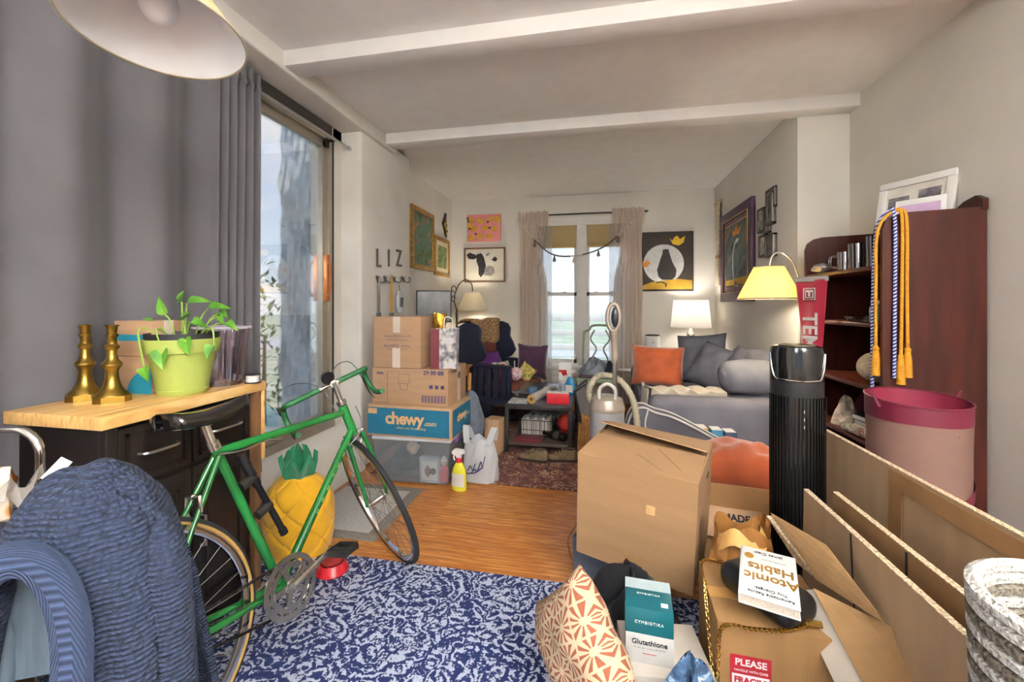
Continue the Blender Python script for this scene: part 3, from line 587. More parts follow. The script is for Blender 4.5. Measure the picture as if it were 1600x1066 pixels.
rw = wheel('rear_wheel', True); rw.location = RA
# steered front end
axv = Vector((0, -math.cos(R(73)), math.sin(R(73)))); ST = Matrix.Translation(HB) @ Matrix.Rotation(1.09, 4, axv) @ Matrix.Translation(Vector(HB) * -1)
fw_ = wheel('front_wheel', False); fw_.matrix_local = ST @ T(0, .593, .335)
for s_ in (-1, 1):
    G().tube([ST @ Vector(p_) for p_ in spline([(s_ * .036, .442, .672), (s_ * .047, .50, .50), (s_ * .05, .54, .40), (s_ * .052, .593, .335)], 5)], [.0125 - .0003 * i for i in range(16)], 10, flat=.75).build('fork_blade', gm, bk)
G().tube([ST @ Vector((-.042, .442, .677)), ST @ Vector((.042, .442, .677))], .013, 12).tube([ST @ Vector(HB), ST @ Vector((0, .446, .655))], .021, 14).build('fork_crown', bchrome, bk)
G().tube([ST @ Vector((0, .393, .822)), ST @ Vector((0, .389, .838))], .021, 16).tube([ST @ Vector((0, .389, .838)), ST @ Vector((0, .362, .925))], .0112, 12).build('quill', bchrome, bk)
G().tube([ST @ Vector(p_) for p_ in ((0, .36, .918), (0, .41, .922), (0, .455, .925))], [.016, .012, .017], 12).build('stem', bchrome, bk)
hbc = [(0, .455, .925), (.09, .455, .925), (.165, .455, .925), (.19, .475, .925), (.195, .53, .915), (.198, .555, .87), (.2, .54, .82), (.2, .50, .795), (.2, .43, .79)]
for s_ in (-1, 1):
    P_ = spline([(s_ * x, y, z) for x, y, z in hbc], 5); G().tube([ST @ Vector(q) for q in P_], .0122, 10).build('handlebar', gtape, bk)
    hd = G().tube([ST @ Vector(q) for q in ((s_ * .197, .545, .90), (s_ * .197, .575, .905), (s_ * .197, .595, .93))], [.012, .014, .010], 10).build('brake_hood', bchrome, bk)
    G().tube([ST @ Vector(q) for q in spline([(s_ * .197, .59, .91), (s_ * .198, .605, .86), (s_ * .198, .60, .81), (s_ * .198, .57, .775)], 4)], [.006 - .0002 * i for i in range(13)], 8, flat=.6).build('brake_lever', chrome, hd)
    G().tube([ST @ Vector(q) for q in spline([(s_ * .197, .597, .935), (s_ * .17, .60, 1.0), (s_ * .09, .55, 1.0), (s_ * .03, .48, .93), (s_ * .02, .46, .80)], 6)], .0026, 6).build('brake_cable', cabl, bk)
G().tube([ST @ Vector((-.045, .455, .925)), ST @ Vector((.045, .455, .925))], .0135, 12).build('bar_centre', bchrome, bk)
G().tube([ST @ Vector((0, .41, .955)), ST @ Vector((0, .43, .968))], [.03, .024], 18).build('bell', black, bk)
G().tube(spline([(.02, .45, .80), (.05, .44, .74), (.045, .42, .68), (.02, .38, .64)], 5), .0024, 6).build('gear_cable', cabl, bk)
# saddle
sp_ = G().tube([(0, -.165, .80), (0, -.185, .885)], .0133, 12).build('seatpost', bchrome, bk)
G().tube([(-.02, -.165, .806), (.02, -.165, .806)], .006, 8).tube([(0, -.16, .795), (0, -.168, .822)], .018, 14).build('seat_clamp', bchrome, bk)
def sad(u, v):
    y = -.31 + .275 * v; wd = (.072 * (1 - v) ** 1.1 + .016 + .012 * math.sin(math.pi * v) ** 2) * min(1, (v * 14 + .25)) * (1 if v < .97 else .6)
    a = (2 * u - 1); x = wd * math.sin(a * 1.75) / math.sin(1.57) if abs(a) < .9 else wd * (1 if a > 0 else -1) * .92
    z = .945 - .052 * abs(a) ** 3 * (1 - .25 * v) - .02 * math.sin(math.pi * v) + .008 * v
    return (x, y, z)
q = G().grid(sad, 20, 24).build('saddle', bark_, bk, sm=80); q.modifiers.new('thick', 'SOLIDIFY').thickness = .004
for s_ in (-1, 1): G().tube(spline([(s_ * .03, -.29, .905), (s_ * .022, -.25, .885), (s_ * .02, -.16, .89), (s_ * .008, -.06, .93)], 4), .0035, 6).build('saddle_rail', chrome, q)
G().tube([(-.03, -.185, .888), (.03, -.185, .888)], .011, 10).build('saddle_clamp', bchrome, q)
# crankset
def ringg(r0, r1, x0, x1, holes, n=60, h0=0, h1=0):
    g = G()
    g.shell([(r0, x0), (r1, x0), (r1, x1), (r0, x1), (r0, x0)], n, RY(R(90))); return g
ck = ringg(.085, .103, .050, .054, 0).shell([(.060, .046), (.078, .046), (.078, .051), (.060, .051), (.060, .046)], 60, RY(R(90)))
for k in range(15):
    a = 2 * math.pi * k / 15; ck.box(-.0025, .0025, -.006, .006, .076, .088, M=T(.051, 0, 0) @ RX(a))
for k in range(5):
    a = 2 * math.pi * k / 5 + .3; ck.box(-.003, .003, -.009, .009, .012, .064, M=T(.052, 0, 0) @ RX(a))
ck.shell([(.0, .050), (.022, .050), (.022, .060), (.0, .060)], 24, RY(R(90)))
crk = ck.build('chainring', bchrome, bk); crk.location = BBp
ca = R(14)
def crank(s_, ang):
    M = T(s_ * .066, 0, 0) @ RX(ang)
    o_ = G().tube([M @ Vector((0, 0, 0)), M @ Vector((s_ * .004, .09, 0)), M @ Vector((s_ * .008, .17, 0))], [.013, .0095, .0105], 10, flat=.6).build('crank_arm', bchrome, bk); o_.location = BBp
    P0 = M @ Vector((s_ * .008, .17, 0)); g = G().tube([P0, P0 + Vector((s_ * .095, 0, 0))], .009, 10)
    for dy in (-.032, .032): g.box(-.045 + s_ * .058, .045 + s_ * .058, dy - .003, dy + .003, -.013, .013, bev=.002, M=T(*P0))
    for dx in (.016, .098): g.box(s_ * dx - .003, s_ * dx + .003, -.033, .033, -.013, .013, bev=.002, M=T(*P0))
    for dy in (-.02, .02): g.box(s_ * .03, s_ * .085, dy - .004, dy + .004, -.012, .012, M=T(*P0)) if s_ > 0 else g.box(-.085, -.03, dy - .004, dy + .004, -.012, .012, M=T(*P0))
    pd_ = g.build('pedal', mat('pedal_black', '242220', rough=.4, metal=.3), bk); pd_.location = BBp
crank(1, ca); crank(-1, ca + math.pi)
# chain, cogs, brakes, reflector, pump
top_ = [(.046, .02, .27 + .083), (.044, -.425, .335 + .038)]; bot_ = [(.046, .02, .27 - .083), (.044, -.425, .335 - .045)]
g = G()
for A_, B_ in ((top_[0], top_[1]), (bot_[0], bot_[1])):
    A_ = Vector(A_); B_ = Vector(B_)
    for k in range(34):
        p_ = A_.lerp(B_, (k + .5) / 34); q_ = (B_ - A_).to_track_quat('Y', 'Z').to_matrix().to_4x4(); g.box(-.004, .004, -.0055, .0055, -.004, .004, M=T(*p_) @ q_)
cc_ = g.build('chain', mat('oily_steel', '3b3632', rough=.4, metal=.8), bk, sm=0); cc_['kind'] = 'stuff'
g = G()
for k in range(5): g.lathe([(0, 0), (.028 + .004 * k, 0), (.028 + .004 * k, .0022), (0, .0022)], 26, T(.05 - .005 * k, *RA[1:]) @ RY(R(90)))
g.build('cog_cassette', mat('oily_steel', '3b3632'), bk)
G().tube([(.05, -.425, .31), (.054, -.40, .25), (.054, -.44, .20)], [.008, .012, .009], 8).build('derailleur', bchrome, bk)
for nm, M in (('rear_brake', T(0, -.255, .665)), ('front_brake', ST @ T(0, .478, .672))):
    g = G()
    for s_ in (-1, 1): g.tube([M @ Vector(v_) for v_ in ((0, .012, .01), (s_ * .03, .014, .012), (s_ * .036, .01, -.03), (s_ * .02, .006, -.05))], [.006, .006, .005, .005], 8)
    g.ball(M @ Vector((0, .014, .012)), .009, 10, 6); g.build(nm, bchrome, bk)
G().box(-.012, .07, -.322, -.312, .498, .512, bev=.002).build('reflector_bracket', bchrome, bk)
G().box(-.01, .055, -.333, -.323, .485, .525, bev=.003).build('reflector', mat('red_reflector', 'c02a2f', rough=.2, emit=0), bk)
pA = Vector((.0, -.12, .745)); pB = Vector((.0, .035, .335)); dn = (pB - pA).normalized(); off = Vector((0.0, .036, .012))
G().tube([pA + off, pA + off + dn * .13, pA + off + dn * .135, pA + off + dn * .33], [.015, .015, .011, .011], 12).tube([pA + off + dn * .33, pA + off + dn * .35], .014, 10).build('pump', black, bk)
for k in (.10, .22): G().tube([pA + dn * k + Vector((0, -.01, -.004)), pA + dn * k + off * 1.2], .017, 12, flat=.9).build('pump_clip', mat('dark_metal', '3a3735'), bk)
G().tube(spline([(.02, -.17, .78), (.022, -.08, .768), (.02, .0, .775), (.02, .06, .762)], 4), [.003] * 9 + [.005] * 4, 6).build('cable_guide', bchrome, bk)
dcl = G()
for k in range(7):      # worn gold lettering on the down tube, too faded to read
    c_ = Vector((.0163, .38 - .034 * k, .648 - .034 * k)); dcl.box(-.0006, .0006, -.009, .009, -.0065, .0065, M=T(*c_) @ RX(R(45))) if k % 3 else dcl.box(-.0006, .0006, -.004, .012, -.004, .006, M=T(*c_) @ RX(R(45)))
q = dcl.build('worn_decal', mat('gold_decal', '5f7a3e', rough=.4, var=.3, vs=80), bk, sm=0); q['kind'] = 'stuff'
# ================================================================ pineapple pet house, bowl
yel = mat('yellow_plush', 'd9a318', rough=.85, var=.08, vs=6, sheen=.3); grn = mat('green_felt', '0f6a45', rough=.9, var=.1, vs=20, sheen=.3)
pn = thing('pineapple_cushion', 'yellow quilted pineapple pet house with green felt leaves behind the bicycle', 'pet house', (-1.585, 2.02, 0.0115), R(15))
def pinef(u, v):
    q = 2 * math.pi * u; z = .40 * v; r = .185 * (1 - max(0, (v - .55) / .45) ** 2.6 * .55) * (.9 + .1 * min(1, v * 4))
    s1 = abs(math.sin((q * 3 + v * 7.5))); s2 = abs(math.sin((q * 3 - v * 7.5))); k = 1 - .085 * (math.exp(-s1 * 7) + math.exp(-s2 * 7))
    return (r * k * math.cos(q), r * k * math.sin(q) * .85, z)
G().grid(pinef, 180, 80, cu=True).lathe([(.005, .402), (.085, .397)], 30, sy=.85).build('body', yel, pn, sm=70)
def bigleaf(ang, tilt, L, W):
    M = T(0, 0, .395) @ RZ(ang) @ RX(tilt); pr_ = [(0, .55), (.2, .85), (.45, 1), (.75, .7), (1, .06)]; g = G()
    for i in range(len(pr_) - 1):
        a, b = pr_[i], pr_[i + 1]
        vs_ = []
        for (t_, w2) in (a, b):
            for s_ in (-1, -.5, 0, .5, 1): vs_.append((s_ * w2 * W, .03 + .012 * abs(s_) - .05 * t_ * t_, t_ * L))
        for (t_, w2) in (a, b):
            for s_ in (-1, -.5, 0, .5, 1): vs_.append((s_ * w2 * W * .96, .045 + .012 * abs(s_) - .05 * t_ * t_, t_ * L))
        fs = [[j, j + 1, j + 6, j + 5] for j in range(4)] + [[10 + j, 10 + j + 5, 10 + j + 6, 10 + j + 1] for j in range(4)] + [[0, 5, 15, 10], [4, 14, 19, 9]]
        if i == len(pr_) - 2: fs.append([5, 6, 7, 8, 9, 19, 18, 17, 16, 15])
        g.add(vs_, fs, M)
    return g
for k in range(6): bigleaf(R(60 * k), R(-38), .15, .042).build('leaf', grn, pn, sm=50)
for k in range(3): bigleaf(R(120 * k + 30), R(-12), .17, .036).build('leaf', grn, pn, sm=50)
p = at(525, 886, Z=0.011); bw = thing('pet_bowl', 'small red pet bowl on the navy rug behind the bicycle pedal', 'bowl', (p.x, p.y - .03, .011))
redc = mat('red_enamel', 'b81f2c', rough=.3)
G().lathe([(0, 0), (.075, 0), (.078, .006), (.06, .04), (.056, .045), (.05, .04), (.045, .02), (0, .018)], 32).build('dish', redc, bw)
G().lathe([(.045, .040), (.05, .052), (.03, .058), (0, .055)], 24).build('kibble', mat('kibble', '8a2027', rough=.6, bump=.5, bs=80), bw)
# ================================================================ BOX STACK by the plaster pier
bin_m = glass('bin_plastic', (.93, .95, .97, 1), .4)
frost = mat('clear_bin_wall', 'aab3ba', rough=.12, var=.03, alpha=.26)
BX = (-1.355, 3.125); RZB = R(2)
bn = thing('storage_bin', 'clear plastic storage bin at the bottom of the box stack', 'storage bin', (BX[0], BX[1], 0.011), RZB)
bw_, bd_ = .295, .2
def tapered(g, x, y, z0, z1, k, t):
    for sx, sy in ((-1, 0), (1, 0), (0, -1), (0, 1)):
        if sx: q = [(sx * x * k, -y * k, z0), (sx * x * k, y * k, z0), (sx * x, y, z1), (sx * x, -y, z1)]
        else: q = [(-x * k, sy * y * k, z0), (x * k, sy * y * k, z0), (x, sy * y, z1), (-x, sy * y, z1)]
        g.sheet(q, t)
    return g.box(-x * k, x * k, -y * k, y * k, z0, z0 + t)
tapered(G(), bw_, bd_, .0, .315, .93, .003).build('tub', frost, bn, sm=0)
G().box(-bw_ - .014, bw_ + .014, -bd_ - .014, bd_ + .014, .312, .338, bev=.008).build('lid', mat('bin_lid', 'd6d8dc', rough=.3, alpha=.9, var=.02), bn)
for s_ in (-1, 1): G().box(s_ * (bw_ + .005) - .012, s_ * (bw_ + .005) + .012, -.06, .06, .27, .33, bev=.004).build('latch', mat('purple_latch', '7a4f9a', rough=.4), bn)
# what the bin holds
def lump(name, lb, cat, c, r, m, seed, parent=None):
    rnd = random.Random(seed); k = [rnd.uniform(0, 6) for _ in range(4)]
    def f(u, v):
        q = 2 * math.pi * u; t = math.pi * v; w_ = 1 + .13 * math.sin(3 * q + k[0]) * math.sin(t) + .10 * math.sin(5 * t + 2 * q + k[1]) + .06 * math.sin(8 * q + k[2])
        return (r[0] * w_ * math.sin(t) * math.cos(q), r[1] * w_ * math.sin(t) * math.sin(q), r[2] * (1 - math.cos(t)))
    o = G().grid(f, 28, 16, cu=True).build(name, m, parent, sm=80)
    if parent is None: tag(o, lb, cat); o.location = c
    return o
darkgreen = mat('dark_garland', '2c3a3a', rough=.9, var=.4, vs=30, bump=.8, bs=60)
lump('garland', 'dark green artificial garland packed inside the clear bin', 'garland', (-1.47, 3.14, .018), (.12, .12, .10), darkgreen, 4)
lump('plush_toy', 'cream plush toy lying inside the clear bin', 'plush toy', (-1.375, 3.02, .19), (.045, .04, .05), mat('cream_plush', 'cdb9a2', rough=.95, bump=.5, bs=80), 6)
kb = thing('craft_kit_box', 'small pale craft box with a fanned dark flower picture inside the clear bin', 'box', (-1.215, 2.965, .016), RZB)
G().box(-.075, .075, -.02, .02, 0, .185, bev=.002).build('carton', mat('pale_blue_box', 'b9c6ce', rough=.6), kb)
G().box(-.058, .062, -.0208, -.018, .02, .16).build('picture', paper, kb, sm=0)
for k in range(7):
    a = R(130 + 17 * k); G().tube([(.02 + .015 * math.cos(a), -.0215, .085 + .015 * math.sin(a)), (.02 + .055 * math.cos(a), -.0215, .085 + .055 * math.sin(a))], [.003, .006], 6, flat=.1).build('petal', mat('petal_%d' % (k % 2), ('8a2f3c', '5a4a66')[k % 2], rough=.7), kb)
G().lathe([(0, 0), (.026, 0), (.026, .0012), (0, .0012)], 7, T(.03, -.0205, .085) @ RX(R(90))).build('flower_head', mat('dark_teal', '1f3a3c', rough=.7), kb)
fg = thing('santa_figurine', 'red coated figurine standing inside the clear bin', 'figurine', (-1.118, 3.0, .018))
G().lathe([(0, 0), (.035, 0), (.04, .03), (.032, .08), (.018, .115), (0, .118)], 18).build('coat', redc, fg); G().ball((0, 0, .135), .024).build('head', mat('porcelain', 'd9b9a2', rough=.4), fg); G().lathe([(.026, .148), (.02, .165), (0, .19)], 14).build('hat', paper, fg)
# blue shipping carton
chb = thing('shipping_carton', 'blue printed shipping carton under the white paper towel carton in the stack', 'box', (BX[0], BX[1] + .0, .350), R(-1.5)); a, c_, h = .338, .215, .232
G().box(-a, a, -c_, c_, 0, h, bev=.003).build('carton', kraft2, chb)
blu = mat('blue_print', '14607c', rough=.7, var=.05)
G().box(-a + .003, a - .02, -c_ - .001, -c_ + .01, .014, h - .02).build('printed_panel', blu, chb, sm=0)
G().box(a - .01, a + .001, -c_ + .015, c_ - .01, .014, h - .02).build('printed_panel', blu, chb, sm=0)
tan_ink = mat('tan_ink', 'd6a878', rough=.8, var=0)
text('chewy', .125, tan_ink, chb, (-.035, -c_ - .0012, .135), FRONT, bold=.004, space=.95); text('.com', .05, tan_ink, chb, (.17, -c_ - .0012, .112), FRONT, bold=.001)
text('where pet lovers shop', .026, tan_ink, chb, (.02, -c_ - .0012, .07), FRONT)
text('chewy', .085, tan_ink, chb, (a + .0012, .0, .135), RIGHT, bold=.003, space=.95); text('.com', .035, tan_ink, chb, (a + .0012, .14, .12), RIGHT)
G().box(-a + .006, -a + .08, -c_ - .0018, -c_ - .0008, .165, .205).build('stamp_panel', tan_ink, chb, sm=0)
# printed paper towel carton
tk = thing('towel_carton', 'kraft carton printed 29 00 88 with a dispenser drawing, on the blue carton', 'box', (BX[0] - .01, BX[1] + .02, .583), R(-1)); a, c_, h = .305, .205, .272
G().box(-a, a, -c_, c_, 0, h, bev=.003).build('carton', kraft, tk)
text('29 00 88', .045, navy_ink, tk, (.19, -c_ - .001, .245), FRONT, bold=.001)
g = G()
for x0, x1, z0, z1 in ((-.18, -.178, .01, .25), (-a + .01, -.18, .01, .012), (-.18, a - .02, .248, .2495)): g.box(x0, x1, -c_ - .0012, -c_ - .0004, z0, z1)
g.build('printed_rule', navy_ink, tk, sm=0)
G().tube([(-.09, -c_ - .0008, .16), (.0, -c_ - .0008, .16), (.0, -c_ - .0008, .23), (-.09, -c_ - .0008, .23)], .0013, 4, closed=True).tube([(-.08, -c_ - .0008, .16), (-.07, -c_ - .0008, .115), (-.02, -c_ - .0008, .115), (-.015, -c_ - .0008, .16)], .0013, 4).build('dispenser_drawing', navy_ink, tk, sm=0)
g = G()
for k in range(22): g.box(.10 + k * .0085, .10 + k * .0085 + (.003 + .003 * (k % 3 == 0)), -c_ - .0012, -c_ - .0004, .025, .08)
g.build('bar_code', navy_ink, tk, sm=0)
for k in range(3): G().box(.16 + k * .045, .185 + k * .045, -c_ - .0012, -c_ - .0004, .13, .155, bev=.004).build('care_symbol', navy_ink, tk)
text('tork', .03, navy_ink, tk, (-.24, -c_ - .001, .235), FRONT, bold=.001); text('29 00 88', .03, navy_ink, tk, (a + .001, -.09, .24), RIGHT)
G().box(a - .002, a + .001, .0, .06, .0, h).build('tape', tape, tk, sm=0); G().lathe([(0, 0), (.03, 0), (.03, .001), (0, .001)], 12, T(a, .03, .2) @ RY(R(90))).build('printed_dot', navy_ink, tk)
# top carton
tp = thing('moving_carton', 'plain kraft carton with clear tape and printed lines on top of the stack', 'box', (BX[0] - .115, BX[1] + .02, .857), R(-2)); a, c_, h = .195, .195, .385
G().box(-a, a, -c_, c_, 0, h, bev=.003).build('carton', kraft, tp)
G().box(-.03, .03, -c_ - .001, -c_ + .01, h - .12, h + .001).box(-.03, .03, -c_, c_, h - .01, h + .0012).build('tape', tape, tp, sm=0); G().box(-.035, .03, -c_ - .001, -c_ + .01, 0, .15).build('tape', tape, tp, sm=0)
def fake_lines(parent, x, y, z, wd, hgt, m, seed, face='front', n=14):
    "print too small to read: a run of little dark strokes"
    rnd = random.Random(seed); g = G(); u = -wd / 2
    while u < wd / 2:
        l = rnd.uniform(.25, .6) * hgt
        if rnd.random() > .14:
            for (a0, a1, b0, b1) in ((0, .3, 0, 1), (.3, 1, rnd.choice((0, .4, .8)), None)):
                b1 = b1 if b1 is not None else b0 + .2
                q_ = (u + a0 * l, u + a1 * l, (b0 - .5) * hgt, (b1 - .5) * hgt)
                if face == 'front': g.box(x + q_[0], x + q_[1], y - .0006, y + .0004, z + q_[2], z + q_[3])
                elif face == 'right': g.box(x - .0004, x + .0006, y + q_[0], y + q_[1], z + q_[2], z + q_[3])
                else: g.box(x + q_[0], x + q_[1], y + q_[2], y + q_[3], z - .0004, z + .0006)
        u += l * 1.25 + .002
    o = g.build('small_print', m, parent, sm=0); o['kind'] = 'stuff'; return o
for z, wd, hg in ((.238, .25, .017), (.212, .18, .013), (.165, .21, .02), (.142, .16, .009)): fake_lines(tp, 0, -c_ - .0004, z, wd, hg, navy_ink, int(z * 1000))
# gift bags
gb = thing('gift_bag', 'paper gift bag with wine red side and painted front beside the top carton', 'gift bag', (-1.118, 3.03, .857), R(8))
G().sheet([(-.10, -.05, 0), (-.10, .05, 0), (-.095, .055, .30), (-.10, -.055, .30)], .002).build('gusset', mat('wine_paper', '6d2c33', rough=.5, var=.1), gb, sm=0)
def bagart(n): return n.ramp(n.n('ShaderNodeTexNoise', {'Vector': n.coord(), 'Scale': 16.0, 'Detail': 3.0}).outputs[0], [(.35, '4a4238'), (.45, '8f8f98'), (.55, 'd8d3cb'), (.66, 'c9ccd4'), (.74, '8b3a3f')])
gba = custom('painted_paper', bagart, rough=.4)
G().sheet([(-.10, -.05, 0), (.09, -.05, 0), (.095, -.055, .30), (-.10, -.055, .30)], .002, 4, 4, .004).sheet([(.09, -.05, 0), (.09, .05, 0), (.095, .055, .30), (.095, -.055, .30)], .002).sheet([(.09, .05, 0), (-.10, .05, 0), (-.10, .055, .30), (.095, .055, .30)], .002).box(-.1, .09, -.05, .05, 0, .003).build('bag', gba, gb, sm=0)
G().box(-.1005, -.035, -.0575, -.052, .0, .295).build('wine_panel', mat('wine_paper', '6d2c33'), gb, sm=0)
G().tube(spline([(.0, -.053, .28), (.005, -.056, .37), (.035, -.056, .385), (.065, -.056, .36), (.06, -.053, .28)], 5), .004, 6).build('handle', paper, gb)
gd = thing('gold_foil_bag', 'crumpled gold foil bag standing inside the gift bag', 'gift bag', (-1.165, 3.03, .865), R(8))
G().grid(lambda u, v: ((.045 + .004 * math.sin(14 * v + 5 * u * 6.28)) * math.cos(6.28 * u) * (1.15 if v > .8 else 1), .035 * math.sin(6.28 * u) + .004 * math.sin(19 * v + 18 * u), .40 * v + (.008 * math.sin(20 * u) if v > .9 else 0)), 30, 22, cu=True).build('foil', mat('gold_foil', 'b88a2e', rough=.25, metal=.85, var=.15, bump=.9, bs=45), gd, sm=45)
# spray bottle, carrier bag, tote and small box by the stack
p = at(718, 764, Z=0); sy = thing('spray_bottle', 'yellow spray cleaner bottle with red collar and white trigger by the clear bin', 'spray bottle', (p.x + .0, p.y - .01, 0), R(-10), scale=1.08)
G().lathe([(0, 0), (.05, 0), (.053, .01), (.052, .1), (.046, .14), (.026, .175), (.018, .19), (0, .19)], 28, sx=1, sy=.62).build('bottle', mat('yellow_plastic', 'd8d23a', rough=.25, var=.03), sy)
G().lathe([(.022, .185), (.022, .205), (.016, .215), (0, .215)], 18).build('collar', redc, sy)
G().prism([(-.045, .232), (-.05, .25), (-.03, .27), (.03, .268), (.04, .245), (.016, .235), (.014, .21), (-.014, .21), (-.02, .23)], -.012, .012, 'y').tube(spline([(-.022, 0, .235), (-.04, 0, .215), (-.034, 0, .19)], 4), .005, 6).build('trigger', paper, sy)
G().grid(lambda u, v: (.054 * math.cos(R(-150 + 120 * u)), .0338 * math.sin(R(-150 + 120 * u)), .03 + .085 * v), 10, 1).build('label_panel', mat('label_white', 'd9d6cb', rough=.5), sy)
p = at(745, 760, Z=0.01)
cb = thing('carrier_bag', 'white plastic carrier bag with blue lettering beside the spray bottle', 'carrier bag', (-.865, 3.10, .011), R(-6))
wp = mat('white_plastic_film', 'dcdee2', rough=.3, var=.03, transl=.25)
def bagf(u, v):
    q = 2 * math.pi * u; r = (1 - .25 * max(0, v - .55) / .45) * (1 + .05 * math.sin(5 * q + 3 * v) + .03 * math.sin(11 * q - 7 * v)); return (.135 * r * math.cos(q), .09 * r * math.sin(q), .30 * v + .02 * math.sin(4 * q) * v * v)
G().grid(bagf, 48, 18, cu=True).lathe([(.001, .002), (.13, .002)], 20, sy=.66).build('bag', wp, cb, sm=80)
for s_ in (-1, 1): G().grid(lambda u, v: (s_ * (.085 + .03 * math.sin(math.pi * v)) + (u - .5) * .05, -.06 + .12 * v, .28 + .12 * math.sin(math.pi * v)), 3, 12).build('handle', wp, cb, sm=80)
for k, pts in enumerate(([(-.06, .09), (-.04, .13), (-.02, .10), (.0, .15)], [(-.03, .08), (.0, .11), (.01, .09), (.04, .16)], [(.02, .10), (.045, .17), (.055, .13), (.075, .21)], [(-.07, .07), (.0, .085), (.06, .13)])):
    G().tube([(x, -.1 + .25 * x * x * 4 - .004, z) for x, z in [(q[0], q[2]) for q in spline([(a_, 0, b_) for a_, b_ in pts], 5)]], .0045, 5, flat=.5).build('blue_script', navy_ink, cb)
lump('grey_tote', 'grey fabric tote bag slumped behind the box stack', 'tote bag', (-1.07, 3.52, .012), (.10, .10, .29), mat('grey_canvas', '5d6470', rough=.9, var=.1, vs=20), 8)
o = thing('printed_carton', 'small printed kraft carton standing behind the carrier bag', 'box', (-.90, 3.70, .012), R(-12)); G().box(-.07, .07, -.06, .08, 0, .30, bev=.002).build('carton', kraft2, o); G().prism([(-.03, .14), (.02, .18), (.03, .24), (-.01, .22)], -.0612, -.059, 'y').build('printed_shape', ink, o, sm=0)
# ================================================================ LIZ letters and hooks on the pier
pew = mat('pewter', '6c6a66', rough=.35, metal=.8); XP = -1.87
for ch_, px, z0, sz in (('L', 590, 0, 0), ('I', 606, 0, 0), ('Z', 622, 0, 0)):
    p = at(px, 405, X=XP); l = thing('wall_letter', 'pewter wall letter %s above the key hooks' % ch_, 'letter', (XP + .001, p.y, p.z))
    text(ch_, .23, pew, l, (.008, 0, 0), RIGHT, 'letter', ex=.007, sx=.75)
for i, (px, lb) in enumerate(((588, 'curled metal coat hook under the letter L'), (600, 'curled metal coat hook under the letter I'), (614, 'curled metal coat hook under the letter Z beside the key rack'), (628, 'curled metal coat hook at the end of the row by the pier edge'))):
    p = at(px, 438, X=XP); hk = thing('wall_hook', lb, 'hook', (XP, p.y, p.z), 0, 'hooks on the pier')
    G().lathe([(0, 0), (.012, 0), (.012, .006), (0, .006)], 12, T(0, 0, .03) @ RY(R(90))).build('plate', pew, hk)
    for s_ in (-1, 1): G().tube(spline([(.006, 0, .03), (.02, s_ * .02, -.01), (.045, s_ * .05, -.02), (.055, s_ * .065, .015), (.05, s_ * .045, .03)], 4), .005, 6).build('prong', pew, hk)
for i, (px, py0, py1, m_, lb, wd) in enumerate(((592, 432, 494, pew, 'long grey lanyard hanging from the hook under the letter L', .012), (612, 430, 494, mat('mustard_strap', 'a8803a', rough=.7), 'mustard yellow leash hanging from a pier hook', .012))):
    A_ = at(px, py0, X=XP + .06); B_ = at(px, py1, X=XP + .06); s_ = thing('hanging_strap', lb, 'strap', tuple(B_)); h = A_.z - B_.z
    G().tube(spline([(0, -.01, 0), (0, -.012, h * .5), (0, 0, h), (0, .014, h * .5), (0, .012, .03)], 6), wd * .6, 6, flat=.3).build('webbing', m_, s_)
    G().box(-.008, .008, -.03, .03, -.01, .03, bev=.004).build('clip', pew, s_)
A_ = at(625, 470, X=XP + .05); s_ = thing('lint_brush', 'white plastic hand tool with grey grip hanging at the pier edge', 'hand tool', tuple(A_))
G().grid(lambda u, v: (.02 * math.cos(6.28 * u), (.05 + .035 * math.sin(3.0 * v)) * math.sin(6.28 * u) * .8, -.11 + .2 * v), 20, 10, cu=True).build('body', mat('grey_white_plastic', 'bcbfc6', rough=.35), s_, sm=80); G().box(.016, .024, -.03, .03, -.06, .03, bev=.008).build('grip', pew, s_); G().tube([(0, 0, .08), (-.01, 0, .15)], .004, 6).build('loop', pew, s_)
# ================================================================ PICTURES ON THE WALLS
gold = mat('gilt_frame', 'a5803f', rough=.4, metal=.5, var=.2, vs=25, bump=.3, bs=60)
def frame(par, w_, h, b, d, m, art, name='canvas', mount=None):
    "picture in local xz plane, facing -y, origin at bottom centre on the wall (y=0)"
    g = G()
    for x0, x1, z0, z1 in ((-w_ / 2, w_ / 2, 0, b), (-w_ / 2, w_ / 2, h - b, h), (-w_ / 2, -w_ / 2 + b, b, h - b), (w_ / 2 - b, w_ / 2, b, h - b)): g.box(x0, x1, -d, 0, z0, z1, bev=min(.006, b * .2))
    g.build('frame', m, par)
    if mount:
        G().box(-w_ / 2 + b * .8, w_ / 2 - b * .8, -d * .5, -.001, b * .8, h - b * .8).build('mount', mount[1], par, sm=0); k = b + mount[0]
        return G().box(-w_ / 2 + k, w_ / 2 - k, -d * .5 - .002, -d * .5 + .001, k, h - k).build(name, art, par, sm=0)
    return G().box(-w_ / 2 + b * .8, w_ / 2 - b * .8, -d * .6, -.001, b * .8, h - b * .8).build(name, art, par, sm=0)
def paintfn(stops, sc, dist=1.5):
    return lambda n: n.ramp(n.n('ShaderNodeTexNoise', {'Vector': n.coord(), 'Scale': sc, 'Detail': 6.0, 'Distortion': dist}).outputs[0], stops)
E0 = XLF
p0, p1 = at(640, 318, X=XLF), at(675, 425, X=XLF)
t = thing('landscape_painting', 'large gilt framed garden landscape painting beside the plaster pier', 'painting', (XLF + .001, (p0.y + p1.y) / 2, p1.z), R(90)); frame(t, p1.y - p0.y, p0.z - p1.z, .055, .035, gold, custom('garden_art', paintfn([(.3, '3d3f3c'), (.42, '5c6b3a'), (.52, '4e7a72'), (.6, '8a6a4a'), (.7, 'b59a74')], 6)))
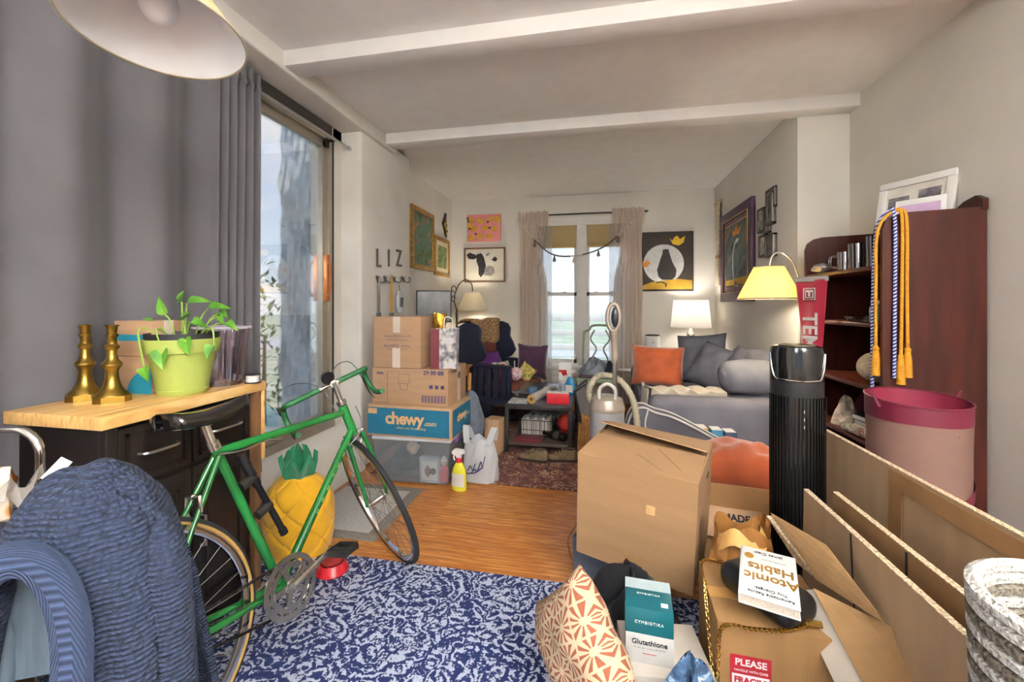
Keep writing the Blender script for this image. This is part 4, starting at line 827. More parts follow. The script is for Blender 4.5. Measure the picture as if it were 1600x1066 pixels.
p0, p1 = at(677, 367, X=XLF), at(700, 434, X=XLF)
t = thing('small_landscape', 'small gilt framed green landscape with cream mount below the bird plaque', 'painting', (XLF + .001, (p0.y + p1.y) / 2, p1.z), R(90)); frame(t, p1.y - p0.y, p0.z - p1.z, .05, .03, gold, custom('meadow_art', paintfn([(.35, '4a5836'), (.5, '7d8a55'), (.65, 'a9ac82')], 5)), mount=(.06, mat('cream_mount', 'd5c6a6', rough=.8)))
p = at(694, 370, X=XLF); t = thing('bird_plaque', 'black and yellow bird shaped wall plaque above the small landscape', 'wall plaque', (XLF + .001, p.y, p.z), R(90))
G().prism([(-.10, .17), (-.02, .27), (.02, .33), (.05, .31), (.03, .25), (.06, .19), (.09, .08), (.05, .0), (.0, .03), (-.04, .10)], -.02, 0, 'y').build('silhouette', mat('plaque_black', '231f1a', rough=.5), t, sm=0)
for x, z, r in ((-.02, .16, .028), (.03, .2, .025), (.035, .12, .03), (.045, .05, .024)): G().lathe([(0, 0), (r, 0), (r, .004), (0, .004)], 12, T(x, -.0205, z) @ RX(R(90))).build('yellow_spot', mat('plaque_yellow', 'c9b24a', rough=.5), t)
YW = YB - .001
def wallpic(name, lb, px0, py0, px1, py1, Y=YW):
    a = at(px0, py0, Y=Y); b = at(px1, py1, Y=Y); return thing(name, lb, 'painting', ((a.x + b.x) / 2, Y, b.z)), b.x - a.x, a.z - b.z
t, w_, h = wallpic('lemon_painting', 'pink canvas painted with yellow lemons above the cow picture', 731, 337, 783, 377)
G().box(-w_ / 2, w_ / 2, -.035, 0, 0, h, bev=.003).build('canvas', mat('pink_canvas', 'd98a86', rough=.7, var=.05), t)
lem = mat('lemon_paint', 'd0a22c', rough=.6, var=.1, vs=20); lf_ = mat('leaf_paint', '3a2f25', rough=.6)
for i, (u, v, a) in enumerate(((.12, .8, 20), (.4, .75, 30), (.75, .82, -40), (.95, .8, 60), (.2, .48, 0), (.55, .5, 25), (.83, .45, 10), (.1, .15, -30), (.37, .18, 30), (.68, .18, 20), (.05, .6, 70))):
    M = T((u - .5) * w_ * .94, -.036, v * h) @ RY(R(a)); G().lathe([(0, 0), (.035, 0), (.035, .002), (0, .002)], 14, M @ RX(R(90)), sx=1.35).build('lemon', lem, t)
    if i % 2 == 0: G().prism([(-.045, 0), (-.065, .018), (-.095, .012), (-.07, -.012)], -.0025, .0, 'y', M=M).build('leaf', lf_, t, sm=0)
t, w_, h = wallpic('cow_picture', 'framed black and white cow portrait below the lemon painting', 726, 388, 790, 441)
frame(t, w_, h, .022, .03, mat('brown_frame', '6d4f35', rough=.5), mat('cow_paper', 'cfcabb', rough=.8, var=.04))
bl = mat('cow_black', '2e2b2d', rough=.8, var=.2, vs=30); gy = mat('cow_grey', '8c8682', rough=.8, var=.2, vs=25)
for m_, poly in ((bl, [(-.27, .40), (-.22, .43), (-.14, .40), (-.10, .36), (-.16, .33), (-.24, .34)]), (bl, [(-.12, .40), (-.05, .42), (-.01, .36), (.02, .24), (-.01, .12), (-.06, .07), (-.09, .12), (-.09, .22), (-.12, .3)]), (gy, [(-.0, .2), (.05, .24), (.13, .22), (.15, .14), (.10, .09), (.0, .10)]), (bl, [(.10, .32), (.15, .37), (.19, .33), (.16, .29)]), (gy, [(.02, .40), (.07, .43), (.08, .40), (.03, .37)])):
    G().prism([(x, z) for x, z in poly], -.0208, -.018, 'y').build('cow_patch', m_, t, sm=0)
t, w_, h = wallpic('cat_painting', 'painting of a black cat before a white moon with yellow tulip crowns', 1001, 364, 1083, 455)
G().box(-w_ / 2, w_ / 2, -.03, 0, 0, h, bev=.003).build('canvas', mat('umber_canvas', '3a322c', rough=.7, var=.1), t)
S_ = w_ / 300.
def cp(pts, m_, d, nm): G().prism([((x - 955) * S_ * .98, (570 - y) * S_ * .98) for x, y in pts], -.03 - d, -.029, 'y').build(nm, m_, t, sm=0)
cp([(935 + 118 * math.cos(R(a)), 402 + 118 * math.sin(R(a))) for a in range(0, 360, 10)], mat('moon_paint', 'c9cac8', rough=.7, var=.06, vs=20), .001, 'moon'); cp([(812, 558), (812, 535), (860, 515), (930, 505), (1020, 495), (1100, 505), (1100, 558)], mat('ochre_paint', 'b8912c', rough=.7), .002, 'hill')
cp([(930, 318), (945, 312), (965, 316), (967, 330), (985, 390), (1010, 440), (1005, 480), (985, 500), (925, 500), (905, 480), (897, 440), (915, 380), (930, 335)], mat('cat_paint', '2f2a28', rough=.7), .003, 'cat')
cp([(968, 245), (985, 262), (1000, 240), (1015, 232), (1030, 255), (1060, 235), (1050, 275), (1025, 292), (990, 285)], mat('tulip_yellow', 'd9b02c', rough=.7), .002, 'tulip'); cp([(812, 385), (825, 392), (838, 378), (858, 395), (840, 420), (815, 422)], mat('tulip_orange', 'c9822c', rough=.7), .003, 'tulip'); cp([(893, 512), (930, 512), (955, 525), (950, 545), (945, 545), (945, 528), (925, 518), (893, 520)], mat('cat_paint', '2f2a28'), .003, 'tail')
# right far wall
XW = XRF - .001
def rightpic(name, lb, px0, px1, py0, py1, cat='painting'):
    a = at(px0, py0, X=XRF); b = at(px1, py0, X=XRF); c = at(px0, py1, X=XRF); return thing(name, lb, cat, (XW, (a.y + b.y) / 2, c.z), R(-90)), a.y - b.y, a.z - c.z
t, w_, h = rightpic('purple_framed_picture', 'big purple framed moon picture with gold lines on the wall above the sofa', 1131, 1181, 340, 472)
pur = mat('plum_frame', '4a2f48', rough=.45, var=.1)
frame(t, w_, h, .10, .04, pur, custom('moon_art', paintfn([(.3, '2a3238'), (.5, '4c5a5c'), (.6, '6d6a58'), (.7, '8c7a5a')], 4)), mount=(.06, mat('plum_mount', '7a6470', rough=.8)))
for k, dd in ((.1, .041), (.16, .024)):
    g = G(); a, b, c, d_ = -w_ / 2 + k, w_ / 2 - k, k, h - k
    g.tube([(a, -dd, c), (b, -dd, c), (b, -dd, d_), (a, -dd, d_)], .006, 6, closed=True).build('gold_line', gold, t)
G().prism([(.05 + .16 * math.cos(R(a)), .42 + .26 * math.sin(R(a))) for a in range(70, 291, 15)] + [(.02 + .11 * math.cos(R(a)), .42 + .22 * math.sin(R(a))) for a in range(285, 74, -15)], -.0245, -.022, 'y').build('crescent', mat('moon_paint', 'c9cac8'), t, sm=0)
G().prism([(-.1, .72), (.12, .72), (.16, .80), (.08, .76), (.02, .83), (-.05, .76), (-.13, .8)], -.0245, -.022, 'y').build('crown', mat('tulip_orange', 'c9822c'), t, sm=0); G().prism([(-w_ / 2 + .17, .18), (w_ / 2 - .17, .18), (w_ / 2 - .17, .26), (-w_ / 2 + .17, .24)], -.0245, -.022, 'y').build('ground', mat('ochre_paint', 'b8912c'), t, sm=0)
t, w_, h = rightpic('collage_frame', 'dark collage frame of six small photographs on the wall by the reading lamp', 1178, 1217, 332, 410, 'picture frame')
t.location.y = 4.12
slots = ((-.02, .42, .20, .18), (-.20, .25, .15, .22), (.03, .28, .13, .28), (-.06, .22, .12, .15), (-.17, .02, .17, .2), (.0, .0, .18, .2))
dkf = mat('pewter_frame', '5a544f', rough=.4, metal=.3)
for i, (x, z, ww, hh) in enumerate(slots):
    y = -.012 - .006 * (i % 3); g = G()
    for x0, x1, z0, z1 in ((x, x + ww, z, z + .02), (x, x + ww, z + hh - .02, z + hh), (x, x + .02, z, z + hh), (x + ww - .02, x + ww, z, z + hh)): g.box(x0, x1, y - .012, 0, z0, z1, bev=.002)
    f_ = g.build('frame', dkf, t); G().box(x + .015, x + ww - .015, y - .002, 0, z + .015, z + hh - .015).build('photo', mat('photo_%d' % (i % 3), ('8c857e', 'a59d92', '6d6862')[i % 3], rough=.4, var=.5, vs=18), f_, sm=0)
p0 = at(1118, 318, X=XRF); mc = thing('macrame_hanging', 'cream macrame wall hanging with long tassel in the corner by the window', 'wall hanging', (XW, 5.62, 1.55), R(-90))
mcm = mat('macrame_cotton', 'cbbda6', rough=.95, var=.12, vs=40, bump=.9, bs=70)
G().tube([(-.12, -.03, 1.05), (.12, -.03, 1.05)], .014, 8).build('dowel', mat('dowel_wood', 'b9a484', rough=.6), mc)
G().grid(lambda u, v: ((u - .5) * (.2 - .12 * (1 - v)), -.03 - .012 * math.sin(u * 25) * math.sin(v * 60), .38 + .67 * v), 30, 60).build('knotwork', mcm, mc, sm=80)
for k in range(9): G().tube(spline([((k - 4) * .008, -.03, .40), ((k - 4) * .014, -.04, .2), ((k - 4) * .022 + .01 * (k % 2), -.03, .02)], 4), .009, 6).build('tassel_strand', mcm, mc)
G().tube([(0, -.03, .39), (0, -.03, .36)], .05, 12, flat=.5).build('binding', mat('tan_cord', 'a5825a', rough=.9), mc)
# ================================================================ WINDOW CURTAINS AND GARLAND
sheer = mat('sheer_curtain', 'ebdfd5', rough=.9, var=.04, vs=6, transl=.55, stretch=(8, 8, 1))
wr = thing('window_rod', 'dark thin curtain rod above the double window', 'curtain rod', (-.19, YB - .07, 2.575))
G().tube([(-.86, 0, 0), (.86, 0, 0)], .010, 10).build('pole', mat('dark_metal', '3a3735'), wr)
for x in (-.84, .84): G().box(x - .008, x + .008, 0, .07, -.008, .008).build('bracket', mat('dark_metal', '3a3735'), wr)
def sheerc(lb, xo, xi, tx, grp):
    t = thing('sheer_curtain', lb, 'curtain', ((xo + xi) / 2, YB - .07, .02), 0, grp); s_ = 1 if xi > xo else -1; W = abs(xi - xo)
    def f(u, v):
        z = 2.56 * v; k = 1 - .28 * math.exp(-((z - 2.05) / .28) ** 2) * 1.0
        x = (u - .5) * W * (k if z < 2.4 else 1); x = x * s_ - s_ * (1 - k) * W * .35
        return (x, .022 * math.sin(u * 44 + .8 * math.sin(v * 5)) * (.6 + .4 * (1 - v)), z)
    G().grid(f, 90, 26).build('panel', sheer, t, sm=80)
    G().grid(lambda u, v: ((u - .5) * W * 1.08, -.03 - .016 * math.sin(u * 60), 2.40 + .20 * v + .012 * math.sin(u * 31)), 80, 6).build('gathered_header', sheer, t, sm=80)
    G().grid(lambda u, v: (s_ * W * (.15 + .50 * u), -.012 + .014 * math.sin(u * 40), .02 + 2.38 * v), 30, 10).build('inner_veil', mat('sheer_veil', 'e9e6e2', rough=.9, var=.02, alpha=.35, transl=.4), t, sm=80)
    return t
sheerc('blush sheer curtain gathered at the window above the purple cushion', -1.06, -.66, 0, 'sheer curtains'); sheerc('blush sheer curtain gathered at the window beside the cat painting', .60, .22, 0, 'sheer curtains')
gl = thing('bead_garland', 'drooping garland of small wooden beads across the window', 'garland', (0, YB - .16, 0))
gp = [at(808, 343, Y=5.72), at(832, 372, Y=5.72), at(862, 397, Y=5.72), at(897, 400, Y=5.72), at(935, 390, Y=5.72), at(966, 368, Y=5.72), at(990, 338, Y=5.72)]
P_ = spline([(q.x, 0, q.z) for q in gp], 8); G().tube(P_, .003, 5).build('string', mat('dark_string', '4a4038', rough=.8), gl)
bd = [mat('bead_dark', '55483c', rough=.5), mat('bead_pale', 'cfc4b2', rough=.5)]; proto = None
for i in range(0, len(P_) - 1):
    for k in (0, .5):
        q = Vector(P_[i]).lerp(Vector(P_[i + 1]), k); pale = not (8 < i < 40) or 22 < i < 27
        o = G().ball((0, 0, 0), .012, 8, 6).build('bead', bd[pale], gl); o.location = q
for i in (9, 17, 24, 32, 40):
    q = Vector(P_[i])
    for dx in (-.012, .0, .012): G().tube([q, q + Vector((dx * 1.5, 0, -.10 + .02 * abs(dx) * 50))], [.004, .008], 6).build('tassel', bd[i == 24], gl)
# ================================================================ FAR LEFT CORNER
tv = thing('flat_television', 'dark grey flat screen on a stand in the far corner by the floor lamp', 'television', (-1.78, 4.62, 0), R(24))
G().box(-.20, .20, -.02, .02, 1.13, 1.50, bev=.008).build('bezel', mat('tv_bezel', '2b2c30', rough=.4), tv); G().box(-.185, .185, -.022, -.018, 1.145, 1.485).build('screen', custom('tv_screen', paintfn([(.3, '4a4b50'), (.7, '6a6b70')], 3), rough=.25), tv, sm=0)
G().box(-.03, .03, .0, .03, .66, 1.14).box(-.14, .14, -.1, .1, .645, .66, bev=.004).build('stand', black, tv)
tvc = thing('pine_side_table', 'small pine table behind the box stack', 'side table', (-1.50, 4.42, 0), R(6))
pine_w = mat('pine_wood', 'c08a42', rough=.5, var=.15, vs=5, stretch=(1, 8, 8))
tvc.location = (-1.69, 4.47, .0)
G().box(-.34, .30, -.24, .24, .62, .645, bev=.006).build('top', pine_w, tvc); G().box(-.31, .27, -.21, .21, .54, .62).build('apron', pine_w, tvc, sm=0)
tv.location = (-1.845, 4.62, .0)
for x in (-.31, .27):
    for y in (-.21, .21): G().box(x - .022, x + .022, y - .022, y + .022, 0, .545, bev=.003).build('leg', pine_w, tvc)
fl_ = thing('pharmacy_floor_lamp', 'dark floor lamp with curled arm and cream cone shade behind the armchair', 'floor lamp', (-1.90, 5.60, .0))
iron = mat('wrought_iron', '2a211c', rough=.5, metal=.5)
G().lathe([(0, 0), (.14, 0), (.14, .015), (.03, .04), (0, .045)], 24).build('base', iron, fl_); G().lathe([(.014, .04), (.014, .9), (.022, .92), (.014, .95), (.018, 1.2), (.010, 1.28)], 12).build('pole', iron, fl_)
G().tube(spline([(0, 0, 1.25), (-.04, 0, 1.42), (.02, 0, 1.6), (.13, -.02, 1.68), (.22, -.03, 1.62), (.235, -.03, 1.52)], 6), .008, 8).build('arm', iron, fl_)
for z in (1.36, 1.5): G().tube(spline([(-.03, 0, z), (-.08, 0, z + .05), (-.05, 0, z + .1), (-.01, 0, z + .06)], 4), .006, 6).build('scroll', iron, fl_)
G().shell([(.10, 1.50), (.21, 1.26), (.207, 1.26), (.097, 1.50)], 32, c=(.235, -.03, 0)).build('shade', mat('ivory_shade', 'e3dac2', rough=.7, transl=.12, var=.02), fl_); G().ball((.235, -.03, 1.36), .03).build('bulb', mat('lit_bulb', 'fff4e0', emit=3, var=0), fl_)
l = bpy.data.lights.new('floor_bulb', 'POINT'); l.energy = 9; l.shadow_soft_size = .05; l.color = (1, .9, .75); lo = bpy.data.objects.new('floor_bulb', l); COL.objects.link(lo); lo.parent = fl_; lo.location = (.235, -.03, 1.42)
# ---------------------------------------------------------------- wing chair (front at -y)
navyw = mat('navy_painted_wood', '23283a', rough=.4, var=.12); rust = mat('rust_upholstery', '6d3a2c', rough=.85, var=.12, vs=8)
ac = thing('glider_armchair', 'navy wooden wing glider chair with rust cushions in the far corner', 'armchair', (-1.20, 5.10, .011), R(70))
for s_ in (-1, 1):
    wing = [(.10, .62), (.0, .66), (-.06, .74), (-.02, .84), (.03, .92), (.02, 1.02), (.06, 1.08), (.15, 1.11), (.26, 1.10), (.36, 1.05), (.36, .3), (.10, .3)]
    G().prism([(a, b) for a, b in wing], s_ * .33 - .018, s_ * .33 + .018, 'x').build('wing', navyw, ac, sm=30)
    G().box(s_ * .34 - .045, s_ * .34 + .045, -.40, .16, .60, .635, bev=.012).build('armrest', navyw, ac)
    for k in range(5): G().box(s_ * .34 - .012, s_ * .34 + .012, -.34 + k * .105, -.265 + k * .105, .24, .60, bev=.004).build('side_slat', navyw, ac)
    G().box(s_ * .34 - .02, s_ * .34 + .02, -.40, .36, .18, .25, bev=.006).build('side_rail', navyw, ac); G().box(s_ * .34 - .022, s_ * .34 + .022, -.40, -.355, .12, .60, bev=.006).build('front_post', navyw, ac)
    G().tube(spline([(s_ * .30, -.46, .05), (s_ * .30, -.25, .035), (s_ * .30, .1, .03), (s_ * .30, .45, .06)], 5), .03, 8, flat=.8).build('base_runner', navyw, ac)
    G().box(s_ * .30 - .02, s_ * .30 + .02, -.12, .12, .05, .19).build('glider_link', navyw, ac)
G().box(-.33, .33, -.40, .36, .20, .30, bev=.008).build('seat_frame', navyw, ac); G().prism([(-.32, .30), (-.32, 1.02), (-.2, 1.10), (0, 1.13), (.2, 1.10), (.32, 1.02), (.32, .30)], .33, .36, 'y').build('back_panel', navyw, ac, sm=30)
G().box(-.30, .30, -.46, .24, .30, .42, bev=.04, seg=4).build('seat_cushion', rust, ac); G().box(-.30, .30, .20, .325, .42, 1.04, bev=.04, seg=4).build('back_cushion', rust, ac)
leo = custom('leopard_fleece', lambda n: n.ramp(n.n('ShaderNodeTexVoronoi', {'Vector': n.coord(), 'Scale': 48.0}).outputs['Distance'], [(.2, '2a1d14'), (.35, '6d4d33'), (.5, 'a3835c')]), rough=.95)
th = thing('leopard_throw', 'leopard print throw draped over the armchair back', 'throw', tuple(ac.location), ac.rotation_euler[:])
G().grid(lambda u, v: ((u - .5) * .62, .18 - .02 * math.sin(u * 9) + (.22 * max(0, (v - .62) / .38)), (.84 + .30 * v / .62 + .012 * math.sin(u * 14)) if v < .62 else 1.14 + .015 * math.sin(u * 9) - .12 * max(0, v - .9) * 4), 30, 20).build('fleece', leo, th, sm=80); th.children[0].modifiers.new('thick', 'SOLIDIFY').thickness = .012
def cushion(name, lb, cat, loc, rot, w_, h, t_, m_, seed=0, grp=None, wr=.004):
    o = G().pillow(w_, h, t_, seed=seed, wr=wr).build(name, m_, sm=80); o.location = loc; o.rotation_euler = rot; tag(o, lb, cat, grp); return o
plum = mat('purple_velvet', '4a1f52', rough=.8, var=.15, vs=5, sheen=.5); aubg = mat('aubergine_velvet', '3b1a36', rough=.8, var=.12, vs=6, sheen=.5)
cushion('purple_cushion', 'bright purple satin cushion lying against the armchair back', 'cushion', (-1.30, 5.10, .60), (R(62), 0, R(52)), .40, .34, .13, mat('violet_satin', '5b2470', rough=.45, var=.15, vs=5), 2)
cushion('aubergine_cushion', 'dark purple velvet cushion standing upright on the armchair seat edge', 'cushion', (-.775, 5.13, .64), (R(84), R(3), R(6)), .37, .42, .12, aubg, 3)
rbag = lump('red_bag', 'bright red plastic bag on the armchair seat against the arm', 'bag', (-1.10, 4.875, .435), (.10, .06, .10), mat('red_film', 'd0202c', rough=.35), 12)
cushion('rainbow_cushion', 'white round appliqued cushion on the armchair behind the red bag', 'cushion', (-1.13, 5.04, .55), (R(60), 0, R(50)), .26, .2, .08, custom('applique', lambda n: n.ramp(n.n('ShaderNodeTexWave', {'Vector': n.coord(), 'Scale': 5.0}, wave_type='RINGS', rings_direction='Z').outputs[0], [(.2, 'd9d4c8'), (.5, '9aa0a0'), (.7, 'd2c9b8'), (.9, '7a8a5a')]), rough=.9), 5)
lump('pink_parcel', 'pink and white patterned plastic parcel on the armchair seat', 'parcel', (-.94, 4.93, .435), (.075, .055, .08), custom('pink_print', paintfn([(.35, 'c23a6a'), (.5, 'e6c9cf'), (.65, 'dcdcd8'), (.75, 'd05a72')], 14), rough=.4), 13)
cushion('leaf_print_cushion', 'yellow and green leaf print cushion leaning by the pink parcel', 'cushion', (-.83, 5.03, .52), (R(78), R(38), R(10)), .20, .2, .07, custom('leaf_print', paintfn([(.35, '5c7a4a'), (.5, 'c2a94e'), (.65, 'd8cfae')], 12), rough=.9), 6)
# ================================================================ COFFEE TABLE
gun = mat('gunmetal', '34302f', rough=.5, metal=.4); ztt = .44
ctb = thing('coffee_table', 'dark metal coffee table with lower shelf covered in clutter', 'coffee table', (-.51, 4.27, .011)); TX, TY = .295, .55
G().box(-TX, TX, -TY, TY, .395, .43, bev=.004).build('top', mat('grey_top', '4a484c', rough=.35, var=.1), ctb); [G().box(-TX - .003, TX + .003, y - .0075, y + .0075, .388, .432, bev=.002).build('edge_rail', gun, ctb) for y in (-TY + .004, TY - .004)]
for x in (-TX + .012, TX - .012):
    for y in (-TY + .012, TY - .012): G().box(x - .016, x + .016, y - .016, y + .016, 0, .395, bev=.002).build('leg', gun, ctb)
G().box(-TX + .01, TX - .01, -TY + .01, TY - .01, .06, .09, bev=.003).build('shelf', mat('shelf_board', '4a4038', rough=.6), ctb)
zt2 = .441; zs = .101
def prop(name, lb, cat, px, py, z, dx=0, dy=0, rz=0, grp=None, scale=1):
    p = at(px, py, Z=z); return thing(name, lb, cat, (p.x + dx, p.y + dy, z), rz, grp, scale)
t = prop('paper_roll', 'big roll of kraft backed wrapping paper on the coffee table', 'paper roll', 838, 630, zt2, 0, .0, R(-14)); t.location = (-.53, 3.95, zt2)
M = T(0, 0, .042) @ RX(R(-90)); G().lathe([(.016, -.19), (.041, -.19), (.042, -.188), (.042, .24), (.041, .242), (.016, .242)], 28, M).build('paper', mat('grey_wrap', 'a8a3a0', rough=.5, var=.05), t); G().shell([(.0165, -.1915), (.041, -.1915)], 28, M).build('paper_end', mat('kraft_roll', 'b08a52', rough=.8, var=.1, vs=60), t); G().lathe([(.016, -.192), (.0125, -.192), (.0125, .243), (.016, .243)], 18, M).build('core', mat('dark_core', '5a4026', rough=.9), t)
t = thing('tissue_box', 'bright red box on the front of the coffee table', 'box', (-.345, 3.86, zt2), R(4)); G().box(-.10, .10, -.06, .06, 0, .095, bev=.003).build('carton', mat('red_carton', 'c4222e', rough=.45), t); G().box(-.097, .097, -.057, .057, .094, .0965).build('lid', paper, t, sm=0)
t = thing('eyeglasses', 'thin rimmed eyeglasses lying on the red box', 'eyeglasses', (-.36, 3.865, zt2 + .0965), R(20))
for s_ in (-1, 1):
    f_ = G().tube([(s_ * .03 + .022 * math.cos(R(a)), .004, .02 + .018 * math.sin(R(a))) for a in range(0, 360, 24)], .0016, 5, closed=True).build('rim', ink, t); G().tube([(s_ * .052, .004, .028), (s_ * .055, .06, .028), (s_ * .055, .085, .015)], .0016, 5).build('temple', ink, f_)
G().tube([(-.01, .004, .024), (.01, .004, .024)], .0016, 5).build('bridge', ink, t)
t = thing('window_cleaner', 'blue liquid spray bottle with white trigger on the coffee table', 'spray bottle', (-.255, 4.22, zt2), R(160)); G().lathe([(0, 0), (.045, 0), (.048, .01), (.047, .11), (.034, .155), (.016, .18), (0, .18)], 24, sy=.6).build('bottle', mat('blue_liquid', '2f86b8', rough=.15, var=.04), t); G().box(-.036, .036, .025, .029, .03, .1).build('label_panel', paper, t, sm=0); G().prism([(-.02, .18), (-.015, .215), (-.06, .23), (-.055, .25), (.03, .25), (.035, .225), (.016, .18)], -.012, .012, 'y').build('trigger', paper, t)
t = thing('appliance_box', 'tall white box with a red band standing on the coffee table', 'box', (-.32, 4.42, zt2), R(4)); G().box(-.065, .065, -.05, .05, 0, .30, bev=.002).build('carton', paper, t); G().box(-.0655, .0655, -.0508, -.045, .20, .222).build('red_band', redc, t, sm=0); G().prism([(-.045, .2), (-.02, .16), (.05, .185), (.05, .2)], -.0512, -.045, 'y').build('printed_shape', redc, t, sm=0)
t = thing('glass_jar', 'white topped clear jar standing before the tall white box', 'jar', (-.33, 4.31, zt2)); G().lathe([(0, 0), (.04, 0), (.042, .09), (.03, .1), (0, .1)], 20).build('jar', mat('milky_plastic', 'b9c6d2', rough=.2), t); G().lathe([(.032, .1), (.032, .125), (0, .125)], 20).build('lid', paper, t)
magc = [mat('mag_%d' % i, c, rough=.35, var=.25, vs=14) for i, c in enumerate(('93a5b8', 'd2cfca', '51627c', 'c3bec6'))]
for i, (x, y, rz, w_, h, dz) in enumerate(((-.705, 3.85, 4, .17, .24, 0), (-.70, 3.86, -3, .16, .23, .006), (-.71, 4.16, 25, .2, .27, 0), (-.42, 4.62, 5, .22, .28, 0))):
    o = G().box(-w_ / 2, w_ / 2, -h / 2, h / 2, 0, .0055, bev=.001).build('magazine', magc[i], sm=0); o.location = (x, y + .01, zt2 + dz); o.rotation_euler = (0, 0, R(rz)); tag(o, ('grey blue magazine at the front corner of the coffee table', 'pale magazine on top of the grey blue magazine', 'dark blue magazine under the rolled tape on the coffee table', 'pale magazine at the far end of the coffee table')[i], 'magazine', 'magazines on the coffee table')
t = thing('black_tablet', 'black tablet case lying tilted on the magazines', 'tablet', (-.69, 4.0, zt2 + .0125), R(-8)); G().box(-.10, .10, -.07, .07, .0, .014, bev=.005).build('case', black, t); G().box(-.09, .09, -.06, .06, .0135, .015).build('screen', mat('dark_glass', '20242c', rough=.1), t, sm=0)
t = thing('tape_roll', 'roll of blue painters tape on the coffee table', 'tape roll', (-.64, 4.26, zt2 + .0062)); G().lathe([(.035, 0), (.055, 0), (.055, .045), (.035, .045), (.035, 0)], 26).build('roll', mat('blue_tape', '4a6a8a', rough=.5), t); G().shell([(.033, .001), (.0355, .001), (.0355, .0455), (.033, .0455)], 26).build('core', kraft2, t)
t = thing('ceramic_dish', 'grey green ceramic dish on the coffee table near the window', 'dish', (-.47, 4.40, zt2)); G().lathe([(0, 0), (.04, 0), (.07, .035), (.066, .035), (.038, .006), (0, .006)], 24).build('dish', mat('sage_ceramic', '8c917f', rough=.4), t)
# lower shelf
t = thing('wire_basket', 'black wire basket holding white spined books on the lower shelf', 'basket', (-.55, 4.02, zs), R(-3)); bx_, by_ = .16, .11
g = G()
for z in (.008, .06, .15): g.tube([(-bx_, -by_, z), (bx_, -by_, z), (bx_, by_, z), (-bx_, by_, z)], .003, 5, closed=True)
for k in range(9): x = -bx_ + k * bx_ / 4; g.tube([(x, -by_, .15), (x, -by_, .008), (x, by_, .008), (x, by_, .15)], .002, 4)
for k in range(1, 6): y = -by_ + k * by_ / 3; g.tube([(-bx_, y, .15), (-bx_, y, .008), (bx_, y, .008), (bx_, y, .15)], .002, 4)
g.build('wire_mesh', black, t)
for k in range(11):
    o = thing('paperback', '%s spined paperback in the wire basket, %s from the red pouch' % (('cream', 'taupe', 'white')[k % 3], ('eleventh', 'tenth', 'ninth', 'eighth', 'seventh', 'sixth', 'fifth', 'fourth', 'third', 'second', 'first')[k]), 'book', (-.55 - .13 + k * .0245, 4.015, zs + .012), R(-3), 'paperbacks in the wire basket')
    G().box(-.0105, .0105, -.08, .07, 0, .145 + .008 * (k % 3), bev=.001).build('cover', mat('spine_%d' % (k % 3), ('c9c4ba', 'b5aca2', 'd6d1cb')[k % 3], rough=.6), o, sm=0); G().box(-.009, .009, -.076, .069, .143 + .008 * (k % 3), .1455 + .008 * (k % 3)).build('pages', paper, o, sm=0)
t = thing('maroon_album', 'maroon album lying at the front of the lower shelf', 'album', (-.59, 3.80, zs), R(-3)); G().box(-.14, .12, -.075, .085, 0, .028, bev=.004).build('cover', mat('maroon_leather', '5d1f26', rough=.4), t); G().box(-.139, .115, -.07, .07, .004, .024).build('pages', paper, t, sm=0)
t = thing('dark_bottle', 'black bottle lying on its side on the lower shelf', 'bottle', (-.37, 3.86, zs + .001), R(-30)); G().lathe([(0, -.11), (.036, -.11), (.04, -.1), (.04, .03), (.02, .07), (.015, .11), (.02, .112), (.02, .13), (0, .13)], 22, T(0, 0, .041) @ RY(R(-90))).build('bottle', mat('black_glass', '1b1a1a', rough=.25), t); G().shell([(.0405, -.06), (.0405, 0)], 22, T(0, 0, .041) @ RY(R(-90))).build('label_band', mat('dark_label', '3a352f', rough=.6), t)
lump('red_pouch', 'red fabric pouch heaped on the basket end of the lower shelf', 'pouch', (-.30, 4.08, zs), (.07, .08, .09), mat('red_cloth', 'b02a22', rough=.7), 21); lump('silver_bag', 'silver grey plastic bag on the lower shelf behind the basket', 'bag', (-.50, 4.33, zs), (.17, .14, .10), mat('silver_film', '8f949b', rough=.3, metal=.3), 22)
# shoes under the table
suede = mat('olive_suede', '6d5b42', rough=.9, var=.12, vs=15, bump=.3, bs=90)
def shoe(lb, loc, rz):
    t = thing('suede_shoe', lb, 'shoe', loc, rz, 'shoes by the coffee table')
    up = lambda u, v: ((.044 - .010 * abs(v - .35)) * math.cos(math.pi * u) * min(1, v * 8 + .3) * min(1, (1 - v) * 6 + .25), -.13 + .26 * v, .022 + (.085 - .055 * min(1, max(0, (v - .38) / .3))) * math.sin(math.pi * u) ** .6 * min(1, v * 6 + .6) * min(1, (1 - v) * 5 + .35))
    G().grid(up, 16, 22).build('upper', suede, t, sm=80); G().prism([(.038, -.125), (.047, 0), (.045, .07), (.03, .13), (-.02, .13), (-.042, .08), (-.036, 0), (-.038, -.125)], 0, .022).build('sole', mat('dark_sole', '2c2520', rough=.8), t)
    G().shell([(.026, .098), (.032, .104), (.026, .11)], 18, c=(0, -.07, 0), sy=1.5).build('collar', mat('dark_lining', '3a2f26', rough=.9), t)
    for k in range(3): G().tube(spline([(-.028, -.005 + .025 * k, .085 - .014 * k), (0, -.003 + .025 * k, .105 - .016 * k), (.028, -.005 + .025 * k, .085 - .014 * k)], 3), .004, 6).build('lace', mat('lace', '8c7a5c', rough=.9), t)
p = at(850, 718, Z=0.011); shoe('olive suede shoe lying in front of the coffee table leg', (p.x - .09, p.y - .04, .011), R(80)); shoe('olive suede shoe lying behind its mate under the coffee table', (p.x + .15, p.y + .0, .011), R(98))
